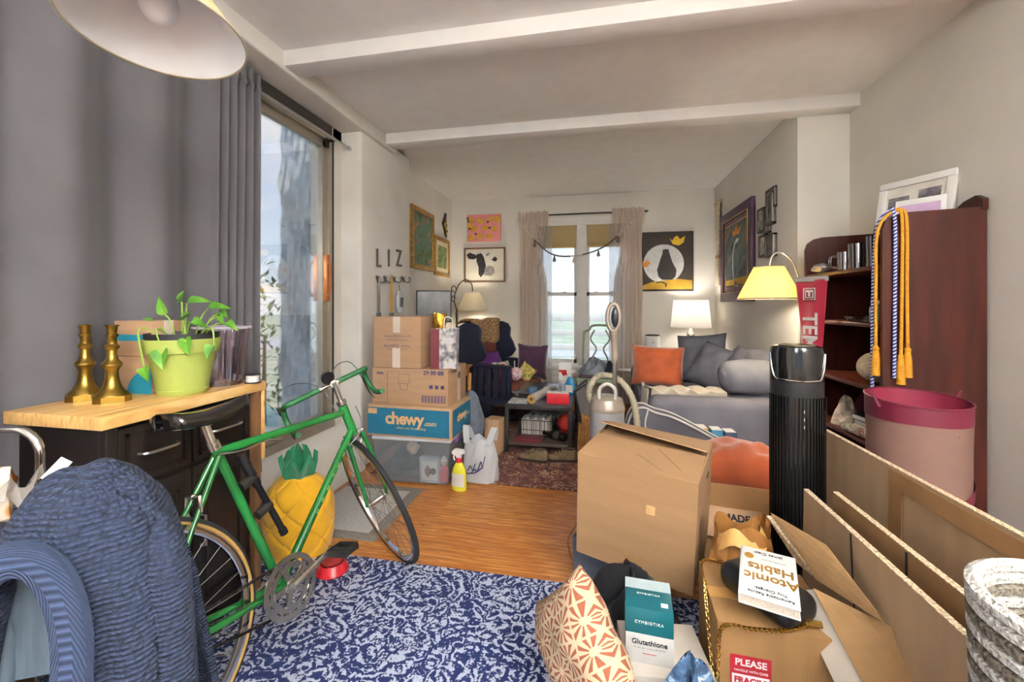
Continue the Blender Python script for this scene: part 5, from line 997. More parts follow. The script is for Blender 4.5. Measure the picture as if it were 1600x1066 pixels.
# beside the table: frames and paper bags
t = thing('leaning_frame', 'black framed picture leaning against the coffee table end', 'picture frame', (-.065, 4.22, .011), (R(-12), 0, R(78))); frame(t, .42, .52, .02, .02, black, mat('grey_print', '8c8890', rough=.5, var=.1))
t = thing('plain_frame', 'dark framed print leaning behind the black framed picture', 'picture frame', (-.04, 4.60, .011), (R(-14), 0, R(80))); frame(t, .4, .5, .02, .02, gun, mat('lilac_print', 'a59aa5', rough=.5, var=.1))
bagm = mat('brown_paper', 'a9773f', rough=.8, var=.15, vs=10, bump=.6, bs=30)
pbl = ('touching the coffee table leg', 'second from the coffee table leg', 'third from the coffee table leg', 'third from the vacuum', 'second from the vacuum', 'nearest the vacuum canister')
for k in range(6):
    t = thing('folded_paper_bag', 'folded brown paper bag beside the coffee table, ' + pbl[k], 'paper bag', (-.13 + .036 * k, 3.66 - .022 * k, .012), (R(-5), R(4 - 2 * k), R(10)), 'paper bags beside the coffee table')
    g = G(); hh = .31 + .04 * ((k * 2) % 3); n_ = 5
    pts = [(-.034, 0), (.034, 0), (.038, hh)] + [(.038 - .076 * (i + .5) / n_, hh - (.024 if i % 2 else -.004)) for i in range(n_)] + [(-.038, hh)]
    g.prism(pts, -.005, .005, 'y').build('bag', bagm, t, sm=0)
    G().lathe([(0, 0), (.012, 0), (.012, .0012), (0, .0012)], 14, T(0, -.0052, hh - .065) @ RX(R(90)), sx=1.3).build('handle_cut', mat('dark_cut', '3a2412', rough=.9), t)
    for x in (-.012, .016): G().sheet([(x - .012, -.0056, .02), (x, -.013, .02), (x + .004, -.013, hh - .1), (x - .012, -.0056, hh - .1)], .001).build('crease', bagm, t, sm=0)
# ================================================================ GREEN CHAIR BY THE WINDOW
sage = mat('sage_paint', '8d9a7e', rough=.5, var=.08)
gc = thing('sage_side_chair', 'sage green painted side chair with open shaped back before the window', 'chair', (.02, 5.32, .011), R(-6)); hw = .215
G().box(-hw - .02, hw + .02, -.24, .2, .40, .45, bev=.008).build('seat_rail', sage, gc); G().box(-hw, hw, -.23, .19, .45, .49, bev=.018, seg=3).build('seat_pad', mat('mauve_pad', '5d4456', rough=.8), gc)
for s_ in (-1, 1):
    G().tube([(s_ * (hw - .01), -.22, 0), (s_ * (hw), -.22, .2), (s_ * hw, -.22, .41)], [.013, .018, .02], 8).build('leg', sage, gc)
    G().tube(spline([(s_ * (hw - .02), .24, 0), (s_ * (hw - .01), .19, .42), (s_ * hw, .215, .75), (s_ * (hw - .01), .24, .98)], 4), .014, 8).build('back_post', sage, gc)
    G().tube(spline([(s_ * .05, .2, .50), (s_ * .10, .215, .62), (s_ * .045, .22, .76), (s_ * .12, .23, .88), (s_ * .07, .24, 1.0)], 5), .011, 8).build('splat_scroll', sage, gc)
G().tube(spline([(-hw + .01, .24, .97), (-.14, .24, 1.0), (-.09, .24, 1.055), (.09, .24, 1.055), (.14, .24, 1.0), (hw - .01, .24, .97)], 4), .015, 8).build('crest_rail', sage, gc)
def heap(name, lb, cat, loc, r, m_, seed, rz=0):
    rnd = random.Random(seed); k = [rnd.uniform(0, 6) for _ in range(5)]
    o = G().grid(lambda u, v: (r[0] * v * math.cos(6.2832 * u) * (1 + .12 * math.sin(3 * 6.2832 * u + k[0])), r[1] * v * math.sin(6.2832 * u) * (1 + .12 * math.sin(2 * 6.2832 * u + k[1])), max(.0, r[2] * (1 - v ** 2.2) * (1 + .30 * math.sin(4 * 6.2832 * u + 6 * v + k[2])) + .012 * math.sin(9 * 6.2832 * u + 11 * v) * (1 - v))), 48, 14, cu=True).build(name, m_, sm=80)
    o.location = loc; o.rotation_euler = (0, 0, rz); tag(o, lb, cat); return o
heap('grey_sweater', 'crumpled grey sweater heaped on the sage chair seat', 'sweater', (-.02, 5.25, .503), (.20, .17, .15), mat('grey_wool', '7d848d', rough=.95, var=.15, vs=20, bump=.5, bs=90), 31); heap('dark_scarf', 'dark blue garment under the vacuum handle on the sage chair seat', 'garment', (.16, 5.19, .503), (.08, .10, .12), mat('ink_wool', '262a38', rough=.95), 32)
# ================================================================ VACUUM
van = mat('champagne_plastic', 'a5988a', rough=.35, metal=.3, var=.05); pearl = mat('silver_canister', 'a9a9ac', rough=.3, metal=.4, var=.05)
vc = thing('canister_vacuum', 'silver upright canister vacuum with tall handle and curled hose behind the big carton', 'vacuum cleaner', (.07, 2.93, .011), R(0))
G().lathe([(0, .0), (.13, .0), (.135, .06), (.115, .10), (.115, .16)], 30).build('base', van, vc); G().lathe([(.112, .16), (.115, .62), (.11, .64), (.0, .64)], 32).build('canister', pearl, vc); G().lathe([(.116, .61), (.119, .62), (.116, .64), (.10, .69), (.06, .71), (0, .715)], 30).build('lid', van, vc)
G().tube(spline([(-.05, -.06, .68), (-.05, -.07, .76), (.0, -.075, .80), (.05, -.07, .76), (.05, -.06, .68)], 5), .012, 8).build('carry_handle', mat('pale_plastic', 'cfcac0', rough=.4), vc)
G().tube([(.06, .09, .1), (.055, .08, .95)], .016, 12).build('wand', steel, vc)
G().tube(spline([(.055, .08, .93), (.05, .07, 1.08), (.045, .06, 1.15)], 4), [.024, .022, .022, .022, .024, .027, .03, .032, .03], 12).build('grip', van, vc)
lp = [(.045 + .042 * math.sin(R(a)), .055, 1.235 - .095 * math.cos(R(a))) for a in range(0, 360, 20)]; G().tube(lp, .015, 10, closed=True).build('handle_loop', van, vc); G().ball((.055, .05, 1.235), (.026, .014, .07), 14, 10).build('control_panel', mat('dark_panel', '26282c', rough=.25), vc)
hs = spline([(-.08, .05, .58), (-.12, .08, .72), (-.05, .11, .82), (.08, .10, .80), (.17, .06, .68), (.20, .02, .48), (.19, -.02, .25), (.13, -.03, .12)], 12)
G().tube(hs, [.024 if i % 2 else .020 for i in range(len(hs))], 12).build('hose', mat('putty_hose', '9a917c', rough=.5), vc)
# ================================================================ SOFA against the right wall
sof = mat('grey_sofa_fabric', '6f6d75', rough=.9, var=.06, vs=6, bump=.25, bs=250)
sfa = thing('grey_sofa', 'grey fabric sofa along the far right wall', 'sofa', (0, 0, .011)); SX0, SX1, SY0, SY1 = .40, 1.47, 3.34, 5.25
G().box(SX0 + .04, SX1, SY0 + .05, SY1 - .05, .06, .32, bev=.03, seg=3).build('base', sof, sfa)
for y in (SY0 + .1, SY1 - .1):
    for x in (SX0 + .12, SX1 - .1): G().box(x - .025, x + .025, y - .025, y + .025, 0, .07).build('foot', ebony, sfa, sm=0)
for y0, y1 in ((SY0, SY0 + .30), (SY1 - .26, SY1)): G().box(SX0, SX1, y0, y1, .07, .62, bev=.07, seg=5).build('arm', sof, sfa)
G().box(SX1 - .24, SX1, SY0 + .2, SY1 - .2, .3, .78, bev=.07, seg=5).build('back', sof, sfa)
for y0, y1 in ((SY0 + .31, 4.31), (4.32, SY1 - .27)): G().box(SX0 + .01, SX1 - .25, y0, y1, .32, .47, bev=.045, seg=4).build('seat_cushion', sof, sfa)
slate = mat('slate_linen', '63646f', rough=.9, var=.10, vs=5, bump=.25, bs=200); slate2 = mat('slate_linen_light', '77777f', rough=.9, var=.10, vs=5, bump=.25, bs=200)
orange = mat('orange_velvet', 'b5552a', rough=.75, var=.14, vs=5, sheen=.5, bump=.3, bs=12)
cushion('orange_velvet_cushion', 'orange velvet cushion standing at the far end of the sofa seat', 'cushion', (.62, 4.58, .70), (R(78), R(2), R(-6)), .52, .42, .19, orange, 41, wr=.006)
cushion('slate_back_cushion', 'slate grey back cushion in the far sofa corner beside the orange cushion', 'cushion', (1.05, 4.62, .79), (R(74), R(-6), R(-32)), .50, .50, .2, slate, 42, wr=.008)
cushion('slate_slouched_cushion', 'slate grey cushion slouched in front of the corner cushion on the sofa', 'cushion', (1.11, 4.24, .735), (R(56), R(14), R(-48)), .50, .46, .2, slate, 43, wr=.008)
cushion('wide_grey_cushion', 'pale grey cushion leaning on the sofa back behind the rolled bolster', 'cushion', (1.27, 4.0, .77), (R(58), 0, R(-70)), .5, .44, .18, slate2, 44, wr=.008)
t = thing('rolled_bolster', 'fat grey bolster cushion lying across the near sofa arm', 'cushion', (1.165, 3.60, .634), R(12))
G().grid(lambda u, v: (-.21 + .42 * v, .15 * math.cos(6.2832 * u) * (1 - .55 * abs(2 * v - 1) ** 7) * (1 + .03 * math.sin(14 * v + 9 * u)), .135 + .133 * math.sin(6.2832 * u) * (1 - .55 * abs(2 * v - 1) ** 7) * (1 + .03 * math.sin(11 * v + 12 * u))), 36, 22, cu=True).build('body', slate2, t, sm=80)
for s_ in (-1, 1): G().ball((s_ * .205, 0, .135), (.02, .07, .062), 18, 8).build('end_cap', slate2, t)
tw = thing('ivory_satin_throw', 'ivory satin throw draped over the near sofa arm and seat', 'throw', (.0, 0, 0)); sat = mat('ivory_satin', 'cbbfa9', rough=.35, var=.06, vs=4, sheen=.3)
def throwf(u, v):
    x = .405 + .55 * u; k = [(3.52, .50), (3.47, .645), (3.56, .662), (3.66, .64), (3.72, .515), (3.95, .50)]; q = v * 5; i = min(int(q), 4); f = q - i
    y = k[i][0] * (1 - f) + k[i + 1][0] * f; z = k[i][1] * (1 - f) + k[i + 1][1] * f
    return (x + .02 * math.sin(9 * v), y, z + .016 + .014 * math.sin(26 * u + 5 * v) * (1 - .3 * u) + .008 * math.sin(13 * v + 21 * u))
k_ = [(3.50, .634), (3.56, .64), (3.64, .615), (3.70, .50)]
o = G().grid(throwf, 46, 34).build('cloth', sat, tw, sm=80)
G().grid(lambda u, v: (.40 - .02 * v + .012 * math.sin(22 * u), 3.50 + .36 * u, .655 - .36 * v + .01 * math.sin(17 * u)), 24, 12).build('hanging_end', sat, tw, sm=80)
for q in tw.children: q.modifiers.new('thick', 'SOLIDIFY').thickness = .006
# end table, lamp, purifier in the corner
et = thing('end_table', 'small dark end table in the corner behind the sofa', 'end table', (.98, 5.54, .0)); G().box(-.37, .46, -.24, .26, .57, .60, bev=.004).build('top', walnut, et)
for x in (-.34, .43):
    for y in (-.21, .23): G().box(x - .02, x + .02, y - .02, y + .02, 0, .57).build('leg', walnut, et, sm=0)
lm = thing('table_lamp', 'table lamp with white drum shade and silvered bulbous base behind the sofa', 'table lamp', (1.14, 5.54, .601))
merc = mat('mercury_glass', 'b5aa98', rough=.2, metal=.85, var=.2, vs=14)
G().lathe([(0, 0), (.08, 0), (.085, .01), (.05, .03), (.10, .09), (.11, .14), (.085, .20), (.035, .26), (.03, .30), (.05, .34), (.045, .38), (.02, .42), (.012, .50), (0, .50)], 28).build('base', merc, lm)
G().shell([(.235, .455), (.20, .79), (.197, .79), (.232, .455), (.235, .455)], 40).build('shade', mat('white_drum', 'eeebe6', rough=.8, transl=.4, var=.01), lm); G().ball((0, 0, .60), .03).build('bulb', mat('lit_bulb', 'fff4e0', emit=3, var=0), lm); G().tube([(0, 0, .62), (0, 0, .80)], .004, 6).build('harp', steel, lm)
l = bpy.data.lights.new('table_bulb', 'POINT'); l.energy = TABLE_W; l.shadow_soft_size = .06; l.color = (1, .93, .84); lo = bpy.data.objects.new('table_bulb', l); COL.objects.link(lo); lo.parent = lm; lo.location = (0, 0, .67)
ap = thing('air_purifier', 'small white cylindrical air purifier with dark top on the end table', 'air purifier', (.68, 5.48, .601)); G().lathe([(0, 0), (.085, 0), (.09, .01), (.09, .34), (.085, .35)], 28).build('body', paper, ap); G().lathe([(.085, .345), (.085, .36), (.07, .365), (0, .36)], 28).build('top_grille', black, ap); G().lathe([(.0, 0), (.006, 0), (.006, .001), (0, .001)], 10, T(0, -.0905, .27) @ RX(R(90))).build('light', ink, ap)
# ================================================================ clutter in front of the sofa
mesh_g = mat('grey_mesh', '5d5b64', rough=.7, var=.05, alpha=.93); pip = mat('white_piping', 'd6d3d0', rough=.6)
pc = thing('mesh_laundry_sorter', 'grey mesh carry bag with white piping slumped before the sofa arm', 'mesh bag', (0, 3.07, .0))
prf = [(.20, 0), (.205, .42), (.25, .58), (.32, .615), (.40, .585), (.52, .555), (.66, .49), (.80, .415), (.90, .36), (.97, .26), (.99, 0)]
P2 = [(p_.x, p_.z) for p_ in spline([(a_, 0, b_) for a_, b_ in prf], 4)]
G().prism(P2, .0, .13, 'y').build('panel', mesh_g, pc, sm=50)
for y in (-.004, .134): G().tube([(a_, y, b_) for a_, b_ in P2], .008, 6).build('piping', pip, pc)
G().tube(spline([(.35, -.006, .60), (.33, -.02, .5), (.36, -.012, .38), (.37, -.008, .2)], 5), .007, 6).build('seam_piping', pip, pc)
bxo = thing('small_open_carton', 'open kraft carton with raised flaps under the orange cushion', 'box', (.715, 2.265, .0), R(-8)); a, c_, h = .19, .14, .38
kin = mat('kraft_inside', 'b58a5c', rough=.85, var=.05)
for q in ([(-a, -c_, 0), (a, -c_, 0), (a, -c_, h), (-a, -c_, h)], [(-a, c_, 0), (a, c_, 0), (a, c_, h), (-a, c_, h)], [(-a, -c_, 0), (-a, c_, 0), (-a, c_, h), (-a, -c_, h)], [(a, -c_, 0), (a, c_, 0), (a, c_, h), (a, -c_, h)]): G().sheet(q, .005).build('side_wall', kin, bxo, sm=0)
G().box(-a, a, -c_, c_, .0, .006).build('bottom', kin, bxo, sm=0); G().sheet([(-a, -c_, h), (-a, c_, h), (-a - .03, c_, h + .10), (-a - .03, -c_, h + .10)], .004).build('flap', kin, bxo, sm=0); G().sheet([(-a, c_ + .004, h), (a, c_ + .004, h), (a, c_ + .03, h - .12), (-a, c_ + .03, h - .12)], .004).build('flap', kin, bxo, sm=0); G().sheet([(-a, -c_, h), (a, -c_, h), (a, -c_ - .05, h - .12), (-a, -c_ - .05, h - .12)], .004).build('flap', kraft, bxo, sm=0)
fa = math.atan2(.05, .12)
for k, wd_ in enumerate(('MADE', 'LESS')):
    d_ = .04 + .045 * k; text(wd_, .042, ink, bxo, (-.06, -c_ - .0035 - d_ * math.sin(fa), h + .001 - d_ * math.cos(fa)), (R(90) - fa, 0, 0), bold=.0015)
st = thing('stacked_carton', 'closed kraft carton standing behind the small open carton', 'box', (.83, 2.60, .0), R(4)); G().box(-.20, .20, -.13, .13, 0, .28, bev=.003).build('carton', kraft2, st); G().box(-.05, .0, -.1305, .1305, .0, .281).build('tape', tape, st, sm=0)
cushion('orange_floor_cushion', 'orange velvet cushion lying flat on the cartons beside the tower fan', 'cushion', (.80, 2.62, .418), (R(4), R(2), R(-8)), .46, .38, .25, orange, 45, wr=.008)
for i, (x, c, lb) in enumerate(((.72, 'c9973a', 'yellow book standing before the sofa'), (.82, '3a7a9a', 'blue book standing before the sofa beside the yellow book'), (.91, '35415a', 'dark blue book standing before the sofa beside the blue book'))):
    t = thing('hardback_book', lb, 'book', (x + .02, 3.275, .011), (0, 0, R(2)), 'books standing before the sofa'); G().box(-.04, .04, -.05, .05, 0, .44 - .01 * i, bev=.003).build('cover', mat('bookcl_%d' % i, c, rough=.5), t); G().box(-.034, .034, -.047, .051, .43 - .01 * i, .4415 - .01 * i).build('pages', paper, t, sm=0)
# ================================================================ BOOKCASE against the near right wall
mah = mat('mahogany', '3b1811', rough=.35, var=.22, vs=3, stretch=(6, 6, 1)); mah_h = mat('mahogany_shelf', '4a2015', rough=.3, var=.2, vs=3, stretch=(6, 1, 6))
BX0, BX1, BY0, BY1 = 1.40, 1.835, 2.43, 3.24; BZ = 1.79
bc = thing('bookcase', 'dark mahogany open bookcase against the near right wall', 'bookcase', (0, 0, 0))
side = [(BX0, 0), (BX1, 0), (BX1, BZ + .015), (BX0 + .10, BZ), (BX0 + .05, BZ - .012), (BX0 + .015, BZ - .04), (BX0, BZ - .085)]
for y in (BY0, BY1 - .022): G().prism(side, y, y + .022, 'y').build('side_panel', mah, bc, sm=0)
G().box(BX1 - .012, BX1 - .001, BY0 + .022, BY1 - .022, .05, BZ - .02).build('back_panel', mah, bc, sm=0)
cr_ = [(BY0 - .01, BZ), (BY0 - .01, BZ + .05), (BY0 + .03, BZ + .075), (BY0 + .10, BZ + .06), (BY0 + .18, BZ + .015), (BY0 + .26, BZ + .0), (BY0 + .40, BZ - .005), (BY1 - .26, BZ), (BY1 - .1, BZ + .06), (BY1 - .02, BZ + .07), (BY1, BZ)]
G().prism(cr_, BX1 - .025, BX1 - .002, 'x').build('crest', mah, bc, sm=30)
shz = [1.535, 1.235, .90, .60, .30, .06]
for z in shz: G().box(BX0 + .004, BX1 - .012, BY0 + .022, BY1 - .022, z - .022, z, bev=.003).build('shelf', mah_h, bc)
# graduation cords
cordw = custom('blue_white_cord', lambda n: n.ramp(n.n('ShaderNodeTexWave', {'Vector': n.coord(rot=(0, R(35), 0)), 'Scale': 22.0}, bands_direction='Z').outputs[0], [(.4, '1d2f7a'), (.6, 'c9cfe0')], True), rough=.7)
cgold = mat('gold_cord', 'c98a1c', rough=.6, var=.12, vs=60, bump=.5, bs=200); cblue = mat('royal_tassel', '1d3fa0', rough=.7, var=.2, vs=90)
def cord(lb, m_, mt, pts, ends):
    t = thing('honor_cord', lb, 'cord', tuple(pts[0])); o_ = Vector(pts[0])
    G().tube([q - o_ for q in spline(pts, 8)], .0075, 8).build('rope', m_, t)
    for e_ in ends:
        e_ = Vector(e_) - o_; G().ball(e_, .015, 10, 6).build('knot', mt, t); G().tube([e_ + Vector((0, 0, -.005)), e_ + Vector((0, 0, -.05)), e_ + Vector((0, 0, -.135))], [.012, .017, .019], 10).build('tassel', mt, t)
    return t
yO = BY0 - .012; yI = BY0 - .012; xi = BX0 - .012
def P(px, py, Y): return at(px, py, Y=Y)
za = BZ - .01
cord('blue and white twisted honor cord hung over the bookcase corner', cordw, cblue, [Vector((BX0 - .012, BY0 + .06, .84)), Vector((BX0 - .012, BY0 + .055, 1.3)), Vector((BX0 - .010, BY0 + .035, BZ - .10)), Vector((BX0 + .03, BY0 + .02, BZ + .004)), Vector((BX0 + .045, BY0 - .012, BZ - .03)), Vector((BX0 + .045, BY0 - .013, 1.3)), Vector((BX0 + .043, BY0 - .013, .97))], [(BX0 - .012, BY0 + .06, .83)])
cord('gold honor cord hung over the bookcase corner beside the striped cord', cgold, cgold, [Vector((BX0 - .012, BY0 + .03, 1.12)), Vector((BX0 - .012, BY0 + .03, 1.45)), Vector((BX0 - .008, BY0 + .022, BZ - .08)), Vector((BX0 + .05, BY0 + .0, BZ + .008)), Vector((BX0 + .075, BY0 - .013, BZ - .03)), Vector((BX0 + .075, BY0 - .013, 1.4)), Vector((BX0 + .07, BY0 - .014, 1.08))], [(BX0 - .012, BY0 + .03, 1.11), (BX0 + .07, BY0 - .014, 1.075)])
cord('second gold honor cord strand hung on the bookcase side panel', cgold, cgold, [Vector((BX0 + .06, BY0 + .0, BZ + .012)), Vector((BX0 + .093, BY0 - .014, BZ - .03)), Vector((BX0 + .096, BY0 - .014, 1.4)), Vector((BX0 + .098, BY0 - .015, 1.12))], [(BX0 + .098, BY0 - .015, 1.11)])
# pennant
felt = mat('cherry_felt', '9c1c33', rough=.85, var=.06, sheen=.3); feltw = mat('white_felt', 'dcd8d4', rough=.85)
pn_ = thing('college_pennant', 'cherry red felt pennant with white letters hanging from the bookcase end', 'pennant', (BX0 - .07, 2.98, 1.49), (0, 0, R(-58)))
G().grid(lambda u, v: ((u - .5) * (.20 - .13 * v), -.006 + .010 * math.sin(u * 6 + v * 3), -.75 * v), 12, 24).build('felt', felt, pn_, sm=80); pn_.children[0].modifiers.new('t', 'SOLIDIFY').thickness = .002
G().box(-.105, .105, -.012, -.002, -.012, .02, bev=.003).build('header_strip', mat('grey_strip', '9c9a98', rough=.7), pn_)
text('TEMPLE', .125, feltw, pn_, (.0, -.024, -.42), (R(90), R(90), 0), bold=.003)
for k, s_ in enumerate((.07, .045)): G().tube([(-s_ / 2, -.024, -.09 - s_ / 2), (s_ / 2, -.024, -.09 - s_ / 2), (s_ / 2, -.024, -.09 + s_ / 2), (-s_ / 2, -.024, -.09 + s_ / 2)], .004, 4, closed=True).build('emblem_square', feltw, pn_, sm=0)
G().box(-.006, .006, -.026, -.022, -.105, -.07).box(-.02, .02, -.026, -.022, -.078, -.07).build('emblem_t', feltw, pn_, sm=0)
# things on the top shelf
def glass_cup(lb, loc, r, h, m_, handle=True, name='glass_mug'):
    t = thing(name, lb, 'mug' if handle else 'glass', loc, R(160)); G().shell([(0, .006), (r * .92, .006), (r, h), (r * .94, h), (r * .86, .014), (0, .014)], 24).build('cup', m_, t)
    if handle: G().tube(spline([(r * .95, 0, h * .8), (r + .03, 0, h * .75), (r + .03, 0, h * .3), (r * .93, 0, h * .2)], 5), .006, 8).build('handle', m_, t)
    return t
gl1 = glass('cup_glass', (.9, .9, .92, 1), .6); smoke = glass('smoke_glass', (.55, .5, .52, 1), .6)
glass_cup('clear glass mug with handle on the bookcase top shelf', (1.50, 2.95, 1.536), .042, .12, gl1); glass_cup('smoky glass tumbler on the top shelf between the glass mug and the cords', (1.49, 2.80, 1.536), .05, .15, smoke, False, 'glass_tumbler'); glass_cup('smoky glass tumbler on the top shelf behind the hanging cords', (1.49, 2.64, 1.536), .045, .17, smoke, False, 'glass_tumbler')
lump('silver_ribbon', 'crumpled silver ribbon on the bookcase end above the pennant', 'ribbon', (1.44, 3.11, 1.536), (.04, .07, .035), mat('silver_ribbon', 'b0aeb2', rough=.25, metal=.6), 51)
t = thing('multi_photo_frame', 'large white multi photo frame leaning at the wall above the bookcase', 'picture frame', (1.70, 2.82, 1.536), (R(-10), 0, R(-62))); frame(t, .36, .52, .04, .025, white, mat('cream_mat', 'd9d4c8', rough=.8)); t.location = (1.70, 2.74, 1.536)
for x, z in ((-.125, .29), (.02, .31), (-.125, .08), (.02, .09)): G().box(x, x + .10, -.0185, -.012, z, z + .13).build('photo', mat('grey_photo', '77747a', rough=.4, var=.4, vs=20), t, sm=0)
t = thing('pink_card', 'white card with a lilac print propped before the white frame', 'card', (1.63, 2.56, 1.536), (R(-8), R(0), R(-48))); G().box(-.10, .10, -.003, 0, 0, .36, bev=.001).build('card', paper, t); G().box(-.08, .08, -.0045, -.002, .06, .33).build('print', mat('lilac_panel', 'c3a5c4', rough=.6), t, sm=0); G().lathe([(0, 0), (.02, 0), (.02, .001), (0, .001)], 14, T(.03, -.0046, .26) @ RX(R(90))).build('seal', mat('plum_seal', '6d4a78', rough=.6), t)
# shelf 2: jar and dish
t = thing('green_jar', 'small green glass jar on the second bookcase shelf', 'jar', (1.48, 2.60, 1.236)); G().lathe([(0, 0), (.035, 0), (.04, .01), (.04, .08), (.03, .095), (.03, .11), (0, .11)], 20).build('jar', mat('sea_glass', '5a7a72', rough=.15), t); G().lathe([(.033, .1), (.033, .12), (0, .12)], 18).build('lid', steel, t)
t = thing('glass_dish', 'shallow clear glass dish beside the green jar', 'dish', (1.47, 2.75, 1.236)); G().lathe([(0, .003), (.05, .003), (.07, .03), (.066, .03), (.048, .008), (0, .008)], 24).build('dish', gl1, t)
# shelf 3: knitted pumpkin
t = thing('plush_pumpkin', 'cream knitted pumpkin on the third bookcase shelf', 'pumpkin', (1.56, 2.68, .901), R(10)); crm = mat('cream_knit', 'c9b89c', rough=.95, var=.1, vs=30, bump=.7, bs=80)
G().grid(lambda u, v: ((.125 * (1 + .10 * abs(math.sin(4 * 6.2832 * u)) - .06) * math.sin(math.pi * v) ** .7) * math.cos(6.2832 * u), (.125 * (1 + .10 * abs(math.sin(4 * 6.2832 * u)) - .06) * math.sin(math.pi * v) ** .7) * math.sin(6.2832 * u), .085 - .085 * math.cos(math.pi * v) - .03 * (max(0, v - .8) * 5) ** 2), 64, 20, cu=True).build('body', crm, t, sm=80); G().tube(spline([(0, 0, .135), (.005, 0, .17), (.02, .005, .20)], 4), [.02, .018, .017, .016, .015, .015, .016, .018, .016], 10).build('stalk', mat('stalk_knit', 'a58f70', rough=.95), t)
# shelf 4: books, rolled paper, scarf
for i, (c, dx, w_, lb) in enumerate((('c9c4ba', 0, .20, 'pale book at the bottom of the pile on the fourth bookcase shelf'), ('4a3a30', .01, .19, 'dark brown book in the middle of the pile on the fourth shelf'), ('20242a', .0, .18, 'black book on top of the pile on the fourth shelf'))):
    t = thing('shelf_book', lb, 'book', (1.585 + dx, 2.72, .601 + .031 * i), R(-4 + 5 * i), 'books piled on the fourth shelf'); G().box(-w_ / 2, w_ / 2, -.13, .13, 0, .03, bev=.003).build('cover', mat('shelfbook_%d' % i, c, rough=.5), t); G().box(-w_ / 2 - .0005, w_ / 2 - .012, -.127, .127, .004, .026).build('pages', paper, t, sm=0)
t = thing('rolled_print', 'rolled paper print lying at the front edge of the fourth shelf', 'paper roll', (1.432, 2.66, .601), R(4)); G().lathe([(.018, -.14), (.026, -.14), (.026, .14), (.018, .14), (.018, -.14)], 20, T(0, 0, .027) @ RX(R(90))).build('roll', custom('printed_roll', paintfn([(.35, '5d5650'), (.5, 'b5aa9a'), (.7, 'd8d0c4')], 22), rough=.6), t); G().shell([(.0265, .02), (.0265, .03)], 20, T(0, 0, .027) @ RX(R(90))).build('band', redc, t)
heap('lace_scarf', 'cream lace scarf heaped on the fourth shelf beside the books', 'scarf', (1.51, 2.96, .601), (.08, .08, .13), mat('lace_cream', 'b5a494', rough=.95, var=.25, vs=30, bump=.8, bs=60), 53)
heap('maroon_hat', 'maroon felt hat on the fourth shelf beside the lace scarf', 'hat', (1.70, 3.07, .601), (.09, .11, .2), mat('maroon_felt', '5a1f30', rough=.9), 54)
# ================================================================ READING LAMP, lit
rl = thing('reading_lamp', 'lit floor lamp with bent arm and yellow cone shade beside the bookcase', 'floor lamp', (1.385, 3.36, .0))
satin = mat('satin_nickel', 'c2bdb0', rough=.3, metal=.9)
rl.location = (1.40, 3.285, 0)
G().lathe([(0, 0), (.045, 0), (.045, .02), (.012, .03), (0, .03)], 24).build('base', satin, rl); G().tube([(0, 0, .02), (0, 0, 1.36)], .008, 10).build('pole', satin, rl)
G().tube(spline([(0, 0, 1.34), (-.005, 0, 1.46), (-.05, 0, 1.62), (-.12, 0, 1.70), (-.18, 0, 1.68), (-.205, 0, 1.60)], 8), .0075, 10).build('arm', satin, rl)
ym = mat('yellow_shade', 'efdfae', rough=.7, var=.02, transl=.45)
G().shell([(.095, 1.60), (.20, 1.375), (.197, 1.375), (.092, 1.60)], 44, c=(-.205, 0, 0)).build('shade', ym, rl); G().shell([(.199, 1.372), (.2015, 1.376), (.199, 1.38)], 44, c=(-.205, 0, 0)).build('rim', satin, rl); G().shell([(.094, 1.597), (.097, 1.602), (.094, 1.605)], 44, c=(-.205, 0, 0)).build('rim', satin, rl); G().ball((-.205, 0, 1.47), (.028, .028, .035)).build('bulb', mat('lit_bulb', 'fff4e0'), rl); G().lathe([(.016, 1.505), (.018, 1.56), (.008, 1.60)], 14, c=(-.205, 0, 0)).build('socket', satin, rl)
l = bpy.data.lights.new('reading_bulb', 'POINT'); l.energy = LAMP_W; l.shadow_soft_size = .035; l.color = (1, .88, .68); lo = bpy.data.objects.new('reading_bulb', l); COL.objects.link(lo); lo.parent = rl; lo.location = (-.205, 0, 1.43)
# ================================================================ POP-UP HAMPER
hp = thing('popup_hamper', 'pale pink pop up laundry hamper with maroon bands before the bookcase', 'hamper', (1.365, 2.15, 0.0)); hm = mat('pink_nylon', '82665c', rough=.6, var=.06, vs=6, transl=.25, bump=.4, bs=9); mrn = mat('maroon_band', '5c142a', rough=.5, var=.08)
HR, HH = .172, .925
G().shell([(HR, .0), (HR * 1.01, .2), (HR * .985, .45), (HR * 1.0, .60), (HR * .985, .75), (HR, HH - .07)], 48, wob=lambda q, z: 1 + .012 * math.sin(5 * q + 14 * z)).lathe([(0, .003), (HR, .003)], 40).build('nylon', hm, hp, sm=80)
G().grid(lambda u, v: (HR * 1.012 * math.cos(6.2832 * u), HR * 1.012 * math.sin(6.2832 * u), HH - .085 + (.085 + .012 * math.sin(6.2832 * u)) * v), 48, 3, cu=True).build('top_band', mrn, hp, sm=80); G().grid(lambda u, v: (HR * .985 * math.cos(6.2832 * u), HR * .985 * math.sin(6.2832 * u), HH - .12 + (.12 + .012 * math.sin(6.2832 * u)) * v), 48, 3, cu=True).build('lining', mat('maroon_lining', '7d2038', rough=.6), hp, sm=80)
G().grid(lambda u, v: (HR * 1.02 * math.cos(6.2832 * u), HR * 1.02 * math.sin(6.2832 * u), .52 + .07 * math.sin(6.2832 * u + 1.0) + .05 * v), 48, 2, cu=True).build('spiral_band', mrn, hp, sm=80)
